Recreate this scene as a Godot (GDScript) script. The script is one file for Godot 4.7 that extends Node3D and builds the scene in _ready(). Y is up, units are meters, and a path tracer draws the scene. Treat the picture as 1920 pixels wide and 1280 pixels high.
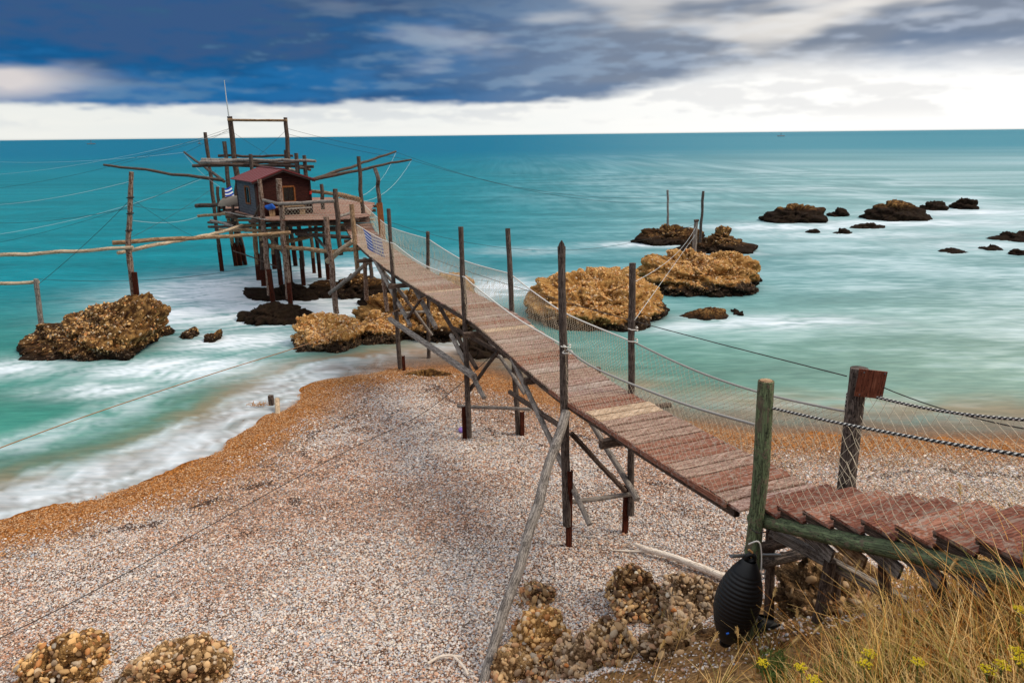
extends Node3D

# ---------------------------------------------------------------- state
var taken := {}
var M := {}
var rng := RandomNumberGenerator.new()
var nz := FastNoiseLite.new()      # medium fractal noise
var nf := FastNoiseLite.new()      # fine fractal noise
var nc := FastNoiseLite.new()      # cells whose borders are cracks
var nr := FastNoiseLite.new()      # ridged noise for broken rock
var SHORE := [Vector2(-90, -4), Vector2(-40, -8), Vector2(-16, -12.3), Vector2(-11.55, -14.24), Vector2(-8.6, -16.5), Vector2(-7.6, -20), Vector2(-6.76, -23.6), Vector2(-4.3, -24.9), Vector2(-1.8, -24.9), Vector2(1.55, -21.8), Vector2(4.4, -19.7), Vector2(6.9, -18.6), Vector2(14, -17.9), Vector2(30, -17.5), Vector2(90, -20)]

# ---------------------------------------------------------------- mesh builder
class MB:
	var v := PackedVector3Array()
	var n := PackedVector3Array()
	var t := PackedVector2Array()
	var c := PackedColorArray()
	var x := PackedInt32Array()
	var o := Vector3.ZERO
	func vert(p: Vector3, nn: Vector3, uv := Vector2.ZERO) -> int:
		v.append(p - o); n.append(nn); t.append(uv)
		return v.size() - 1
	func tri(a: int, b: int, d: int):
		x.append(a); x.append(b); x.append(d)
	func quad(a: Vector3, b: Vector3, d: Vector3, e: Vector3, nn: Vector3, u0 := Vector2.ZERO, u1 := Vector2.ONE):
		var i := vert(a, nn, u0)
		vert(b, nn, Vector2(u1.x, u0.y)); vert(d, nn, u1); vert(e, nn, Vector2(u0.x, u1.y))
		tri(i, i + 2, i + 1); tri(i, i + 3, i + 2)
	func tube(pts: PackedVector3Array, rads: PackedFloat32Array, sides := 8, vs := 0.6, voff := 0.0, caps := true, urep := 1.0):
		var m := pts.size()
		var d0 := (pts[1] - pts[0]).normalized()
		var side := d0.cross(Vector3.UP)
		if side.length() < 0.1: side = d0.cross(Vector3.RIGHT)
		side = side.normalized()
		var run := voff
		var first := v.size()
		for i in m:
			var d: Vector3
			if i == 0: d = d0
			elif i == m - 1: d = (pts[i] - pts[i - 1]).normalized()
			else: d = (pts[i + 1] - pts[i - 1]).normalized()
			if i > 0: run += pts[i].distance_to(pts[i - 1]) * vs
			side = (side - d * side.dot(d)).normalized()
			var up := d.cross(side)
			for k in sides + 1:
				var a := TAU * k / sides
				var nn := side * cos(a) + up * sin(a)
				vert(pts[i] + nn * rads[i], nn, Vector2(urep * k / sides, run))
		for i in m - 1:
			for k in sides:
				var a := first + i * (sides + 1) + k
				var b := a + sides + 1
				tri(a, a + 1, b); tri(a + 1, b + 1, b)
		if caps:
			for e in 2:
				var i := 0 if e == 0 else m - 1
				var dd := -d0 if e == 0 else (pts[m - 1] - pts[m - 2]).normalized()
				var cc := vert(pts[i], dd, Vector2(0.5, run))
				var row := first + i * (sides + 1)
				var st := v.size()
				for k in sides + 1:
					v.append(v[row + k]); n.append(dd); t.append(Vector2(0.5 + 0.1 * cos(TAU * k / sides), run + 0.05 * sin(TAU * k / sides)))
				for k in sides:
					if e == 0: tri(cc, st + k + 1, st + k)
					else: tri(cc, st + k, st + k + 1)
	# chamfered beam from a to b, w wide (across "up"), h high
	func beam(a: Vector3, b: Vector3, w: float, h: float, up := Vector3.UP, ch := 0.008, voff := 0.0):
		var d := (b - a).normalized()
		var s := d.cross(up)
		if s.length() < 0.05: s = d.cross(Vector3.RIGHT)
		s = s.normalized()
		var u := s.cross(d).normalized()
		var hw := w * 0.5
		var hh := h * 0.5
		var pr := [Vector2(-hw + ch, -hh), Vector2(hw - ch, -hh), Vector2(hw, -hh + ch), Vector2(hw, hh - ch), Vector2(hw - ch, hh), Vector2(-hw + ch, hh), Vector2(-hw, hh - ch), Vector2(-hw, -hh + ch)]
		var L := a.distance_to(b)
		var per := 0.0
		for k in 8:
			var p: Vector2 = pr[k]
			var q: Vector2 = pr[(k + 1) % 8]
			var e := q - p
			var nn := (s * e.y - u * e.x).normalized()
			var pp := s * p.x + u * p.y
			var qq := s * q.x + u * q.y
			quad(a + pp, a + qq, b + qq, b + pp, nn, Vector2(per * 2.2, voff), Vector2((per + e.length()) * 2.2, voff + L * 0.6))
			per += e.length()
		for e in 2:
			var c0 := a if e == 0 else b
			var nn := -d if e == 0 else d
			var cc := vert(c0, nn, Vector2(0.3, voff))
			var st := v.size()
			for k in 8:
				var p: Vector2 = pr[k]
				vert(c0 + s * p.x + u * p.y, nn, Vector2(0.3 + p.x, voff + p.y))
			for k in 8:
				if e == 0: tri(cc, st + (k + 1) % 8, st + k)
				else: tri(cc, st + k, st + (k + 1) % 8)
	func lathe(at: Vector3, axis: Basis, prof: Array, sides := 16):
		var first := v.size()
		for i in prof.size():
			var p: Vector2 = prof[i]
			var pa: Vector2 = prof[maxi(i - 1, 0)]
			var pb: Vector2 = prof[mini(i + 1, prof.size() - 1)]
			var tg := (pb - pa).normalized()
			for k in sides + 1:
				var a := TAU * k / sides
				var rd := Vector3(cos(a), 0, sin(a))
				var nn := (rd * tg.y - Vector3.UP * tg.x).normalized()
				vert(at + axis * (rd * p.x + Vector3.UP * p.y), axis * nn, Vector2(float(k) / sides, p.y))
		for i in prof.size() - 1:
			for k in sides:
				var a := first + i * (sides + 1) + k
				var b := a + sides + 1
				tri(a, a + 1, b); tri(a + 1, b + 1, b)
	func mesh() -> ArrayMesh:
		# front faces run clockwise: turn any triangle that disagrees with its normals
		for i in range(0, x.size(), 3):
			var a := x[i]
			var g := (v[x[i + 1]] - v[a]).cross(v[x[i + 2]] - v[a])
			if g.dot(n[a] + n[x[i + 1]] + n[x[i + 2]]) > 0.0:
				var k := x[i + 1]
				x[i + 1] = x[i + 2]
				x[i + 2] = k
		var arr := []
		arr.resize(Mesh.ARRAY_MAX)
		arr[Mesh.ARRAY_VERTEX] = v
		arr[Mesh.ARRAY_NORMAL] = n
		arr[Mesh.ARRAY_TEX_UV] = t
		if c.size() == v.size() and c.size() > 0: arr[Mesh.ARRAY_COLOR] = c
		arr[Mesh.ARRAY_INDEX] = x
		var m := ArrayMesh.new()
		m.add_surface_from_arrays(Mesh.PRIMITIVE_TRIANGLES, arr)
		return m

# ---------------------------------------------------------------- naming helpers
func numbered(called: String) -> String:
	if not taken.has(called):
		taken[called] = 0
		return called
	taken[called] += 1
	return "%s_%03d" % [called, taken[called]]

func tag(o: Node, label: String, category: String, group := ""):
	o.set_meta("label", label)
	o.set_meta("category", category)
	if group != "": o.set_meta("group", group)

func thing(called: String, label: String, category: String, at := Vector3.ZERO, group := "") -> Node3D:
	var o := Node3D.new()
	o.name = numbered(called)
	add_child(o, true)
	o.position = at
	tag(o, label, category, group)
	return o

func part(called: String, m: Mesh, mt: Material, parent: Node, xf := Transform3D.IDENTITY) -> MeshInstance3D:
	var o := MeshInstance3D.new()
	o.name = called
	o.mesh = m
	o.material_override = mt
	o.transform = xf
	parent.add_child(o, true)
	return o

func solo(called: String, mb: MB, mt: Material, label: String, category: String, group := "") -> MeshInstance3D:
	var o := MeshInstance3D.new()
	o.name = numbered(called)
	o.mesh = mb.mesh()
	o.material_override = mt
	o.position = mb.o
	add_child(o, true)
	tag(o, label, category, group)
	return o

func setting(o: Node):
	o.set_meta("kind", "structure")

func mbo(at: Vector3) -> MB:
	var b := MB.new()
	b.o = at
	return b

# a slightly crooked natural pole
func pole(b: MB, a: Vector3, e: Vector3, r0: float, r1: float, crook := 0.02, sides := 9):
	var L := a.distance_to(e)
	var k := clampi(int(L / 0.35), 3, 14)
	var d := (e - a).normalized()
	var s := d.cross(Vector3(0.3, 0.2, 0.9)).normalized()
	var u := d.cross(s)
	var pts := PackedVector3Array()
	var rads := PackedFloat32Array()
	var sd := rng.randf() * 500.0
	for i in k + 1:
		var f := float(i) / k
		var w := sin(PI * f) * 0.8 + 0.2
		pts.append(a.lerp(e, f) + (s * nz.get_noise_2d(sd, f * L * 26.0) + u * nz.get_noise_2d(sd + 90.0, f * L * 26.0)) * crook * 2.5 * w)
		rads.append(lerpf(r0, r1, f) * (1.0 + 0.16 * nf.get_noise_2d(sd, f * L * 60.0)))
	b.tube(pts, rads, sides, 0.55, rng.randf() * 3.0)

func bend(pts: Array, per := 6) -> PackedVector3Array:
	var out := PackedVector3Array()
	for i in pts.size() - 1:
		var p0: Vector3 = pts[maxi(i - 1, 0)]
		var p1: Vector3 = pts[i]
		var p2: Vector3 = pts[i + 1]
		var p3: Vector3 = pts[mini(i + 2, pts.size() - 1)]
		for k in per:
			out.append(p1.cubic_interpolate(p2, p0, p3, float(k) / per))
	out.append(pts[-1])
	return out

func hang(a: Vector3, b: Vector3, sag: float, k := 10) -> PackedVector3Array:
	var out := PackedVector3Array()
	for i in k + 1:
		var f := float(i) / k
		out.append(a.lerp(b, f) - Vector3.UP * sag * 4.0 * f * (1.0 - f))
	return out

func same(k: int, r: float) -> PackedFloat32Array:
	var a := PackedFloat32Array()
	a.resize(k)
	a.fill(r)
	return a

# ---------------------------------------------------------------- colours and materials
func lin(r: float, g: float, b: float) -> Color:
	return Color(r / 255.0, g / 255.0, b / 255.0).srgb_to_linear()

# wood: streaks along v, seamless round u
func wood_image(sd: int, dark: Color, mid: Color, pale: Color, crack := 0.5, patch := 0.0, patch_col := Color.WHITE) -> Array:
	var w := 96
	var h := 320
	var im := Image.create_empty(w, h, true, Image.FORMAT_RGB8)
	var hm := Image.create_empty(w, h, true, Image.FORMAT_L8)
	var a := FastNoiseLite.new()
	a.seed = sd
	a.frequency = 1.0
	a.fractal_octaves = 3
	var b := FastNoiseLite.new()
	b.seed = sd + 7
	b.frequency = 1.0
	b.fractal_octaves = 4
	for y in h:
		var vy := TAU * y / h
		for x in w:
			var an := TAU * x / w
			var st := a.get_noise_3d(cos(an) * 3.4, sin(an) * 3.4, sin(vy) * 1.1 + cos(vy) * 0.7)
			var fine := a.get_noise_3d(cos(an) * 9.0 + 30.0, sin(an) * 9.0, sin(vy) * 2.3 + cos(vy) * 2.9)
			var blot := b.get_noise_3d(cos(an) * 1.1, sin(an) * 1.1 + 9.0, sin(vy) * 3.0 + cos(vy) * 2.0)
			var f := clampf(0.5 + st * 0.55 + fine * 0.6 + blot * 0.35, 0.0, 1.0)
			var c := dark.lerp(mid, f * 2.0) if f < 0.5 else mid.lerp(pale, f * 2.0 - 1.0)
			var cr := absf(fine)
			var hh := 0.4 + 0.5 * f
			if cr < 0.035 * crack * 2.0 and st < 0.15:
				c = c.lerp(dark * 0.45, 0.75)
				hh = 0.08
			if patch > 0.0:
				var pf := smoothstep(0.28 - patch, 0.42 - patch, blot + fine * 0.45)
				c = c.lerp(patch_col.lerp(patch_col * 0.7, 0.5 + fine), pf)
			im.set_pixel(x, y, c)
			hm.set_pixel(x, y, Color(hh, hh, hh))
	im.generate_mipmaps()
	return [ImageTexture.create_from_image(im), ImageTexture.create_from_image(hm)]

func wood(called: String, sd: int, dark: Color, mid: Color, pale: Color, crack := 0.5, rough := 0.85, patch := 0.0, patch_col := Color.WHITE):
	var im := wood_image(sd, dark, mid, pale, crack, patch, patch_col)
	var m := StandardMaterial3D.new()
	m.albedo_texture = im[0]
	m.roughness = rough
	m.metallic_specular = 0.25
	m.heightmap_enabled = true
	m.heightmap_texture = im[1]
	m.heightmap_scale = 0.5
	M[called] = m

func plain(called: String, c: Color, rough := 0.7, metal := 0.0, spec := 0.4) -> StandardMaterial3D:
	var m := StandardMaterial3D.new()
	m.albedo_color = c
	m.roughness = rough
	m.metallic = metal
	m.metallic_specular = spec
	M[called] = m
	return m

func tinted(called: String, rough := 0.8, spec := 0.3) -> StandardMaterial3D:
	var m := plain(called, Color.WHITE, rough, 0.0, spec)
	m.vertex_color_use_as_albedo = true
	return m

func grain_texture(sd: int, freq: float, lo: Color, hi: Color, cell := false) -> NoiseTexture2D:
	var n := FastNoiseLite.new()
	n.seed = sd
	n.frequency = freq
	if cell:
		n.noise_type = FastNoiseLite.TYPE_CELLULAR
		n.cellular_return_type = FastNoiseLite.RETURN_CELL_VALUE
		n.fractal_type = FastNoiseLite.FRACTAL_NONE
	var g := Gradient.new()
	g.colors = PackedColorArray([lo, hi])
	g.offsets = PackedFloat32Array([0.15, 0.85])
	var t := NoiseTexture2D.new()
	t.width = 512
	t.height = 512
	t.seamless = true
	t.noise = n
	t.color_ramp = g
	return t

func make_materials():
	wood("post_wood", 11, Color8(46, 40, 37), Color8(86, 76, 70), Color8(126, 114, 106), 0.7)
	wood("dark_wood", 12, Color8(50, 41, 36), Color8(84, 70, 62), Color8(118, 102, 91), 0.6)
	wood("grey_wood", 13, Color8(84, 78, 74), Color8(132, 124, 118), Color8(172, 164, 156), 0.8)
	wood("pale_wood", 14, Color8(132, 112, 92), Color8(184, 162, 136), Color8(214, 198, 176), 0.5)
	wood("tan_wood", 15, Color8(92, 70, 52), Color8(144, 116, 88), Color8(186, 160, 130), 0.6)
	wood("bark_wood", 16, Color8(80, 62, 52), Color8(140, 118, 104), Color8(190, 176, 166), 0.7, 0.9, 0.12, Color8(84, 52, 38))
	wood("green_wood", 17, Color8(62, 66, 52), Color8(96, 108, 80), Color8(128, 144, 106), 0.6, 0.8, 0.12, Color8(124, 114, 96))
	wood("deck_wood", 18, Color8(104, 80, 70), Color8(158, 130, 116), Color8(196, 172, 158), 0.5, 0.85, 0.06, Color8(142, 98, 78))
	wood("deck_red_wood", 19, Color8(96, 60, 46), Color8(142, 94, 76), Color8(174, 130, 112), 0.4, 0.85, 0.14, Color8(174, 150, 138))
	wood("deck_grey_wood", 20, Color8(108, 84, 76), Color8(162, 134, 124), Color8(198, 178, 168), 0.3, 0.85, 0.05, Color8(134, 82, 66))
	wood("deck_pale_wood", 21, Color8(132, 106, 84), Color8(188, 160, 134), Color8(214, 192, 170), 0.3, 0.85)
	wood("deck_bleached_wood", 29, Color8(120, 102, 94), Color8(176, 156, 146), Color8(206, 192, 184), 0.7, 0.9, 0.06, Color8(150, 104, 88))
	wood("stair_red_wood", 22, Color8(82, 48, 38), Color8(118, 72, 58), Color8(150, 106, 90), 0.4, 0.85, 0.16, Color8(146, 122, 110))
	wood("rust", 23, Color8(36, 16, 10), Color8(66, 30, 20), Color8(98, 48, 30), 0.1, 0.9)
	wood("hut_red", 24, Color8(40, 20, 18), Color8(58, 30, 26), Color8(78, 44, 38), 0.2, 0.7)
	wood("hut_slate", 25, Color8(58, 58, 64), Color8(84, 86, 94), Color8(112, 116, 124), 0.2, 0.75)
	wood("orange_wood", 26, Color8(92, 50, 26), Color8(130, 78, 42), Color8(156, 102, 62), 0.2, 0.6)
	wood("driftwood", 27, Color8(190, 172, 154), Color8(228, 214, 200), Color8(242, 234, 224), 0.4, 0.8)
	wood("sign_wood", 28, Color8(74, 40, 28), Color8(108, 60, 44), Color8(134, 84, 64), 0.4, 0.6)
	plain("roof_red", Color8(98, 34, 36), 0.6)
	plain("trim_dark", Color8(40, 24, 22), 0.7)
	plain("cable_dark", Color8(44, 40, 40), 0.6)
	plain("cable_pale", Color8(186, 190, 192), 0.6)
	plain("cable_tan", Color8(150, 112, 78), 0.8)
	plain("rope_white", Color8(206, 202, 196), 0.9)
	plain("rope_grey", Color8(150, 146, 142), 0.9)
	plain("rope_tan", Color8(176, 130, 84), 0.9)
	plain("net_thread", Color8(196, 182, 160), 0.9)
	plain("net_thread_dark", Color8(128, 118, 106), 0.9)
	plain("rubber", Color8(14, 15, 18), 0.5, 0.0, 0.4)
	plain("blue_plastic", Color8(24, 96, 196), 0.5)
	plain("violet_plastic", Color8(150, 120, 200), 0.5)
	plain("white_paint", Color8(224, 224, 222), 0.5)
	plain("red_paint", Color8(190, 50, 40), 0.5)
	plain("steel", Color8(120, 122, 126), 0.45, 0.7)
	var gl := plain("glass", Color8(24, 30, 34), 0.06, 0.0, 0.6)
	gl.transparency = BaseMaterial3D.TRANSPARENCY_ALPHA
	gl.albedo_color.a = 0.55
	plain("hut_dark", Color8(30, 22, 20), 0.9)
	# striped cloth
	var im := Image.create_empty(32, 144, false, Image.FORMAT_RGB8)
	for y in 144:
		for x in 32:
			im.set_pixel(x, y, Color8(16, 62, 168) if (y / 13) % 2 == 0 else Color8(216, 222, 230))
	var cl := plain("striped_cloth", Color.WHITE, 0.9)
	cl.albedo_texture = ImageTexture.create_from_image(im)
	cl.backlight_enabled = true
	cl.backlight = Color(0.2, 0.2, 0.2)
	cl.cull_mode = BaseMaterial3D.CULL_DISABLED
	# black and white braided rope
	var rp := Image.create_empty(64, 64, false, Image.FORMAT_RGB8)
	for y in 64:
		for x in 64:
			var a := (x + y) % 32 < 15
			var b := (x - y + 64) % 32 < 20
			rp.set_pixel(x, y, Color8(214, 210, 202) if a and b else (Color8(34, 34, 38) if not a else Color8(120, 118, 116)))
	var br := plain("rope_braid", Color.WHITE, 0.9)
	br.albedo_texture = ImageTexture.create_from_image(rp)
	# stones, rock and ground take their colours from vertices and copies
	tinted("pebble", 0.75, 0.35)
	var rk := tinted("rock", 0.92, 0.2)
	rk.albedo_texture = grain_texture(5, 0.05, Color(0.62, 0.6, 0.58), Color(1.0, 1.0, 1.0))
	rk.uv1_triplanar = true
	rk.uv1_world_triplanar = true
	rk.uv1_scale = Vector3(0.9, 0.9, 0.9)
	rk.heightmap_enabled = true
	rk.heightmap_texture = grain_texture(6, 0.04, Color.BLACK, Color.WHITE)
	rk.heightmap_scale = 4.0
	var gd := tinted("ground", 0.95, 0.15)
	gd.albedo_texture = grain_texture(8, 0.09, Color(0.55, 0.52, 0.5), Color(1.0, 1.0, 1.0), true)
	gd.uv1_triplanar = true
	gd.uv1_world_triplanar = true
	gd.uv1_scale = Vector3(0.55, 0.55, 0.55)
	gd.heightmap_enabled = true
	gd.heightmap_texture = grain_texture(9, 0.09, Color.BLACK, Color.WHITE, true)
	gd.heightmap_scale = 1.2
	var gr := tinted("grass", 0.85, 0.2)
	gr.cull_mode = BaseMaterial3D.CULL_DISABLED
	gr.backlight_enabled = true
	gr.backlight = Color(0.25, 0.25, 0.2)
	# sea
	var se := tinted("sea", 0.42, 0.06)
	se.transparency = BaseMaterial3D.TRANSPARENCY_ALPHA
	var wn := FastNoiseLite.new()
	wn.seed = 3
	wn.frequency = 0.02
	wn.fractal_octaves = 4
	var wt := NoiseTexture2D.new()
	wt.width = 512
	wt.height = 512
	wt.seamless = true
	wt.as_normal_map = true
	wt.bump_strength = 3.0
	wt.noise = wn
	var rt := grain_texture(31, 0.03, Color(0.88, 0.91, 0.92), Color(1, 1, 1))
	(rt.noise as FastNoiseLite).fractal_octaves = 5
	se.albedo_texture = rt
	se.normal_enabled = true
	se.normal_texture = wt
	se.normal_scale = 0.7
	se.uv1_scale = Vector3(0.22, 1.1, 1)

# ---------------------------------------------------------------- land and sea
func shore_dist(x: float, z: float) -> float:
	var best := 1e9
	var sg := 1.0
	for i in SHORE.size() - 1:
		var a: Vector2 = SHORE[i]
		var e: Vector2 = SHORE[i + 1] - a
		var p := Vector2(x, z) - a
		var f := clampf(p.dot(e) / e.length_squared(), 0.0, 1.0)
		var d := (p - e * f).length()
		if d < best:
			best = d
			sg = 1.0 if e.x * p.y - e.y * p.x > 0.0 else -1.0
	return best * sg

func ground_at(x: float, z: float, s := 1e9) -> float:
	if s > 1e8: s = shore_dist(x, z)
	s += 0.28 * nz.get_noise_2d(x * 9.0, z * 9.0)
	var b := 0.66 * (1.0 - exp(-s / 6.0)) if s > 0.0 else maxf(-2.5, s * 0.11)
	var hr := 8.2 + 0.6 * clampf(x, 0.0, 4.0) + 0.3 * maxf(x - 4.0, 0.0) + 0.05 * minf(x, 0.0) + z
	var hill := minf(0.31 * (sqrt(hr * hr + 0.3) + hr), 5.5)
	var k := clampf(hill * 1.2, 0.0, 1.0)
	var rough := nz.get_noise_2d(x * 40.0, z * 40.0) * 0.16 + nf.get_noise_2d(x * 50.0, z * 50.0) * 0.09
	return b + hill + k * rough + (1.0 - k) * (0.06 * nz.get_noise_2d(x * 25.0 + 70.0, z * 25.0) + 0.05 * nf.get_noise_2d(x * 16.0, z * 16.0) * smoothstep(0.5, 3.0, s))

func steps_of(spans: Array) -> PackedFloat32Array:
	var out := PackedFloat32Array()
	var x: float = spans[0]
	var i := 1
	while i < spans.size():
		var e: float = spans[i]
		var k := maxi(1, int(round(absf(e - x) / float(spans[i + 1]))))
		for j in k: out.append(lerpf(x, e, float(j) / k))
		x = e
		i += 2
	out.append(x)
	return out

func grid_mesh(xs: PackedFloat32Array, zs: PackedFloat32Array, fy: Callable, uvs: float) -> ArrayMesh:
	var b := MB.new()
	var w := xs.size()
	for j in zs.size():
		for i in w:
			var r: Array = fy.call(xs[i], zs[j])
			b.v.append(Vector3(xs[i], r[0], zs[j]))
			b.t.append(Vector2(xs[i], zs[j]) * uvs)
			b.c.append(r[1])
	b.n.resize(b.v.size())
	for j in zs.size():
		for i in w:
			var l := b.v[j * w + maxi(i - 1, 0)]
			var r := b.v[j * w + mini(i + 1, w - 1)]
			var f := b.v[maxi(j - 1, 0) * w + i]
			var g := b.v[mini(j + 1, zs.size() - 1) * w + i]
			var nn := (g - f).cross(r - l).normalized()
			b.n[j * w + i] = nn if nn.y > 0.0 else -nn
	for j in zs.size() - 1:
		for i in w - 1:
			var a := j * w + i
			# zs run from near (large z) to far
			b.tri(a, a + w, a + 1); b.tri(a + 1, a + w, a + w + 1)
	return b.mesh()

func srgb(c: float) -> float:
	return c / 12.92 if c <= 0.04045 else pow((c + 0.055) / 1.055, 2.4)

func hill_at(x: float, z: float) -> float:
	var hr := 8.2 + 0.6 * clampf(x, 0.0, 4.0) + 0.3 * maxf(x - 4.0, 0.0) + 0.05 * minf(x, 0.0) + z
	return minf(0.31 * (sqrt(hr * hr + 0.3) + hr), 5.5)

func land_point(x: float, z: float) -> Array:
	var s := shore_dist(x, z)
	var y := ground_at(x, z, s)
	var n1 := nz.get_noise_2d(x * 22.0, z * 22.0)
	var n2 := nf.get_noise_2d(x * 60.0, z * 60.0)
	var beach := lin(134, 108, 92).lerp(lin(168, 158, 150), clampf(0.5 + n1 * 1.2, 0.0, 1.0))
	# wet coarse gravel thrown up along the waterline: orange-brown
	var wet := lin(158, 98, 46).lerp(lin(186, 124, 66), clampf(0.5 + n2, 0.0, 1.0))
	var edge := 1.35 + n1 * 0.7 + n2 * 0.5 + (0.5 if x < -4.0 else 0.0)
	var c := wet.lerp(beach, smoothstep(edge - 0.25, edge + 0.35, s))
	if s < 0.0: c = c.lerp(lin(150, 104, 70), smoothstep(0.0, -1.0, s))
	var hill := hill_at(x, z)
	var earth := lin(136, 100, 66).lerp(lin(184, 146, 100), clampf(0.5 + n2 * 0.9 + n1 * 0.6, 0.0, 1.0))
	c = c.lerp(earth, smoothstep(0.25, 0.6, hill + n2 * 0.2))
	return [y, c]

var foam_blobs := []

func sea_point(x: float, z: float) -> Array:
	# the bed shelves: pale green silt in the bay, turquoise off it, blue over deep water
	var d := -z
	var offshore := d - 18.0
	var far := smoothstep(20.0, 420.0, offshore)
	# milky wash and painted reflection of the bright sky, in a tongue widening seaward
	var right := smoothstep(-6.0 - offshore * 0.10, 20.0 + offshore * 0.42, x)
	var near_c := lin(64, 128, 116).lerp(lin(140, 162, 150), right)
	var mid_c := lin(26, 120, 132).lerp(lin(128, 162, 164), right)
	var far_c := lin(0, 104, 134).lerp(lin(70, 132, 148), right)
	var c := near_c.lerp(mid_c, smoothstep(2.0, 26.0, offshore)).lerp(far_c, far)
	if d > 600.0: return [0.0, Color(c.r, c.g, c.b, 1.0)]
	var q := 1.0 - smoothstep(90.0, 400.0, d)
	# long soft streaks drawn out by the swell
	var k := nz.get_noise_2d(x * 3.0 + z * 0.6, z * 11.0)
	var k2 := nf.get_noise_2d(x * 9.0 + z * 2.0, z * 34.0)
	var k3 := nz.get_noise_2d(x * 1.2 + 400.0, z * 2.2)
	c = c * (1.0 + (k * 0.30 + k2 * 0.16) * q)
	var pale := clampf((k * 0.9 + k2 * 0.5 + k3 * 0.9) * 0.8 + 0.12, 0.0, 1.0) * right * q * 0.6  # pale streaks added to the painted sky reflection on that side
	var s := shore_dist(x, z) if d < 60.0 and absf(x) < 60.0 else -30.0
	s += 0.28 * nz.get_noise_2d(x * 9.0, z * 9.0)
	var foam := 0.0
	if d < 90.0:
		for bl in foam_blobs:
			var p: Vector3 = bl[0]
			var dx: float = (x - p.x) / float(bl[1])
			var dz: float = (z - p.z) / float(bl[2])
			var r := dx * dx + dz * dz
			if r < 4.0: foam = maxf(foam, float(bl[3]) * exp(-r * 1.3))
	# near the shore the wash is drawn out along the beach, farther out across the view
	var tw := smoothstep(-2.0, -7.0, x) * smoothstep(-34.0, -26.0, z)
	var ax := Vector2(1, -0.12).lerp(Vector2(0.62, -0.78), tw).normalized()
	var la := x * ax.x + z * ax.y
	var lc := -x * ax.y + z * ax.x
	la += 1.2 * nz.get_noise_2d(x * 12.0, z * 12.0)
	lc += 0.9 * nz.get_noise_2d(x * 12.0 + 80.0, z * 12.0)
	var w1 := nf.get_noise_2d(la * 7.0, lc * 46.0)
	var w2 := nz.get_noise_2d(la * 14.0 + 50.0, lc * 40.0)
	foam = pow(foam, 1.25) * clampf(0.98 + w1 * 0.85 + w2 * 0.7, 0.1, 1.4)
	var alpha := 1.0
	if s > -9.0:
		# silt stirred up in the shallows
		var silt := smoothstep(-4.6, -2.2, s) * clampf(0.8 + w2, 0.0, 1.0)
		var tip := exp(-pow((x + 3.0) / 5.0, 2.0))
		silt = maxf(silt, smoothstep(-6.5, -1.5, s) * tip)
		c = c.lerp(lin(146, 124, 100).lerp(lin(150, 112, 80), tip), silt * (0.75 + 0.15 * tip))
		var left := smoothstep(-1.5, -6.0, x)
		var sw := smoothstep(-2.9 + w2 * 1.2, -1.4 + w2 * 1.2, s) * (0.85 + w1 * 0.5)
		foam = maxf(foam, sw * (0.22 + 0.62 * left) * (1.0 - 0.45 * smoothstep(-8.0, -5.0, x)))
		var sw2 := exp(-pow((s + 5.0 + w2 * 0.8) / 0.8, 2.0)) * left * 0.5
		foam = maxf(foam, sw2 * clampf(0.8 + w1, 0.0, 1.0))
		alpha = clampf(smoothstep(0.15, -2.6, s) * 0.8 + 0.15, 0.0, 1.0)
		alpha = maxf(alpha, smoothstep(-1.5, -5.0, s))
		alpha = maxf(alpha, clampf(foam, 0.0, 0.86))
		alpha *= smoothstep(0.32, 0.05, s)
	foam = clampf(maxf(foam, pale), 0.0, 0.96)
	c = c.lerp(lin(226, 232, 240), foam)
	return [0.0, Color(maxf(c.r, 0.0), maxf(c.g, 0.0), maxf(c.b, 0.0), alpha)]

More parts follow.
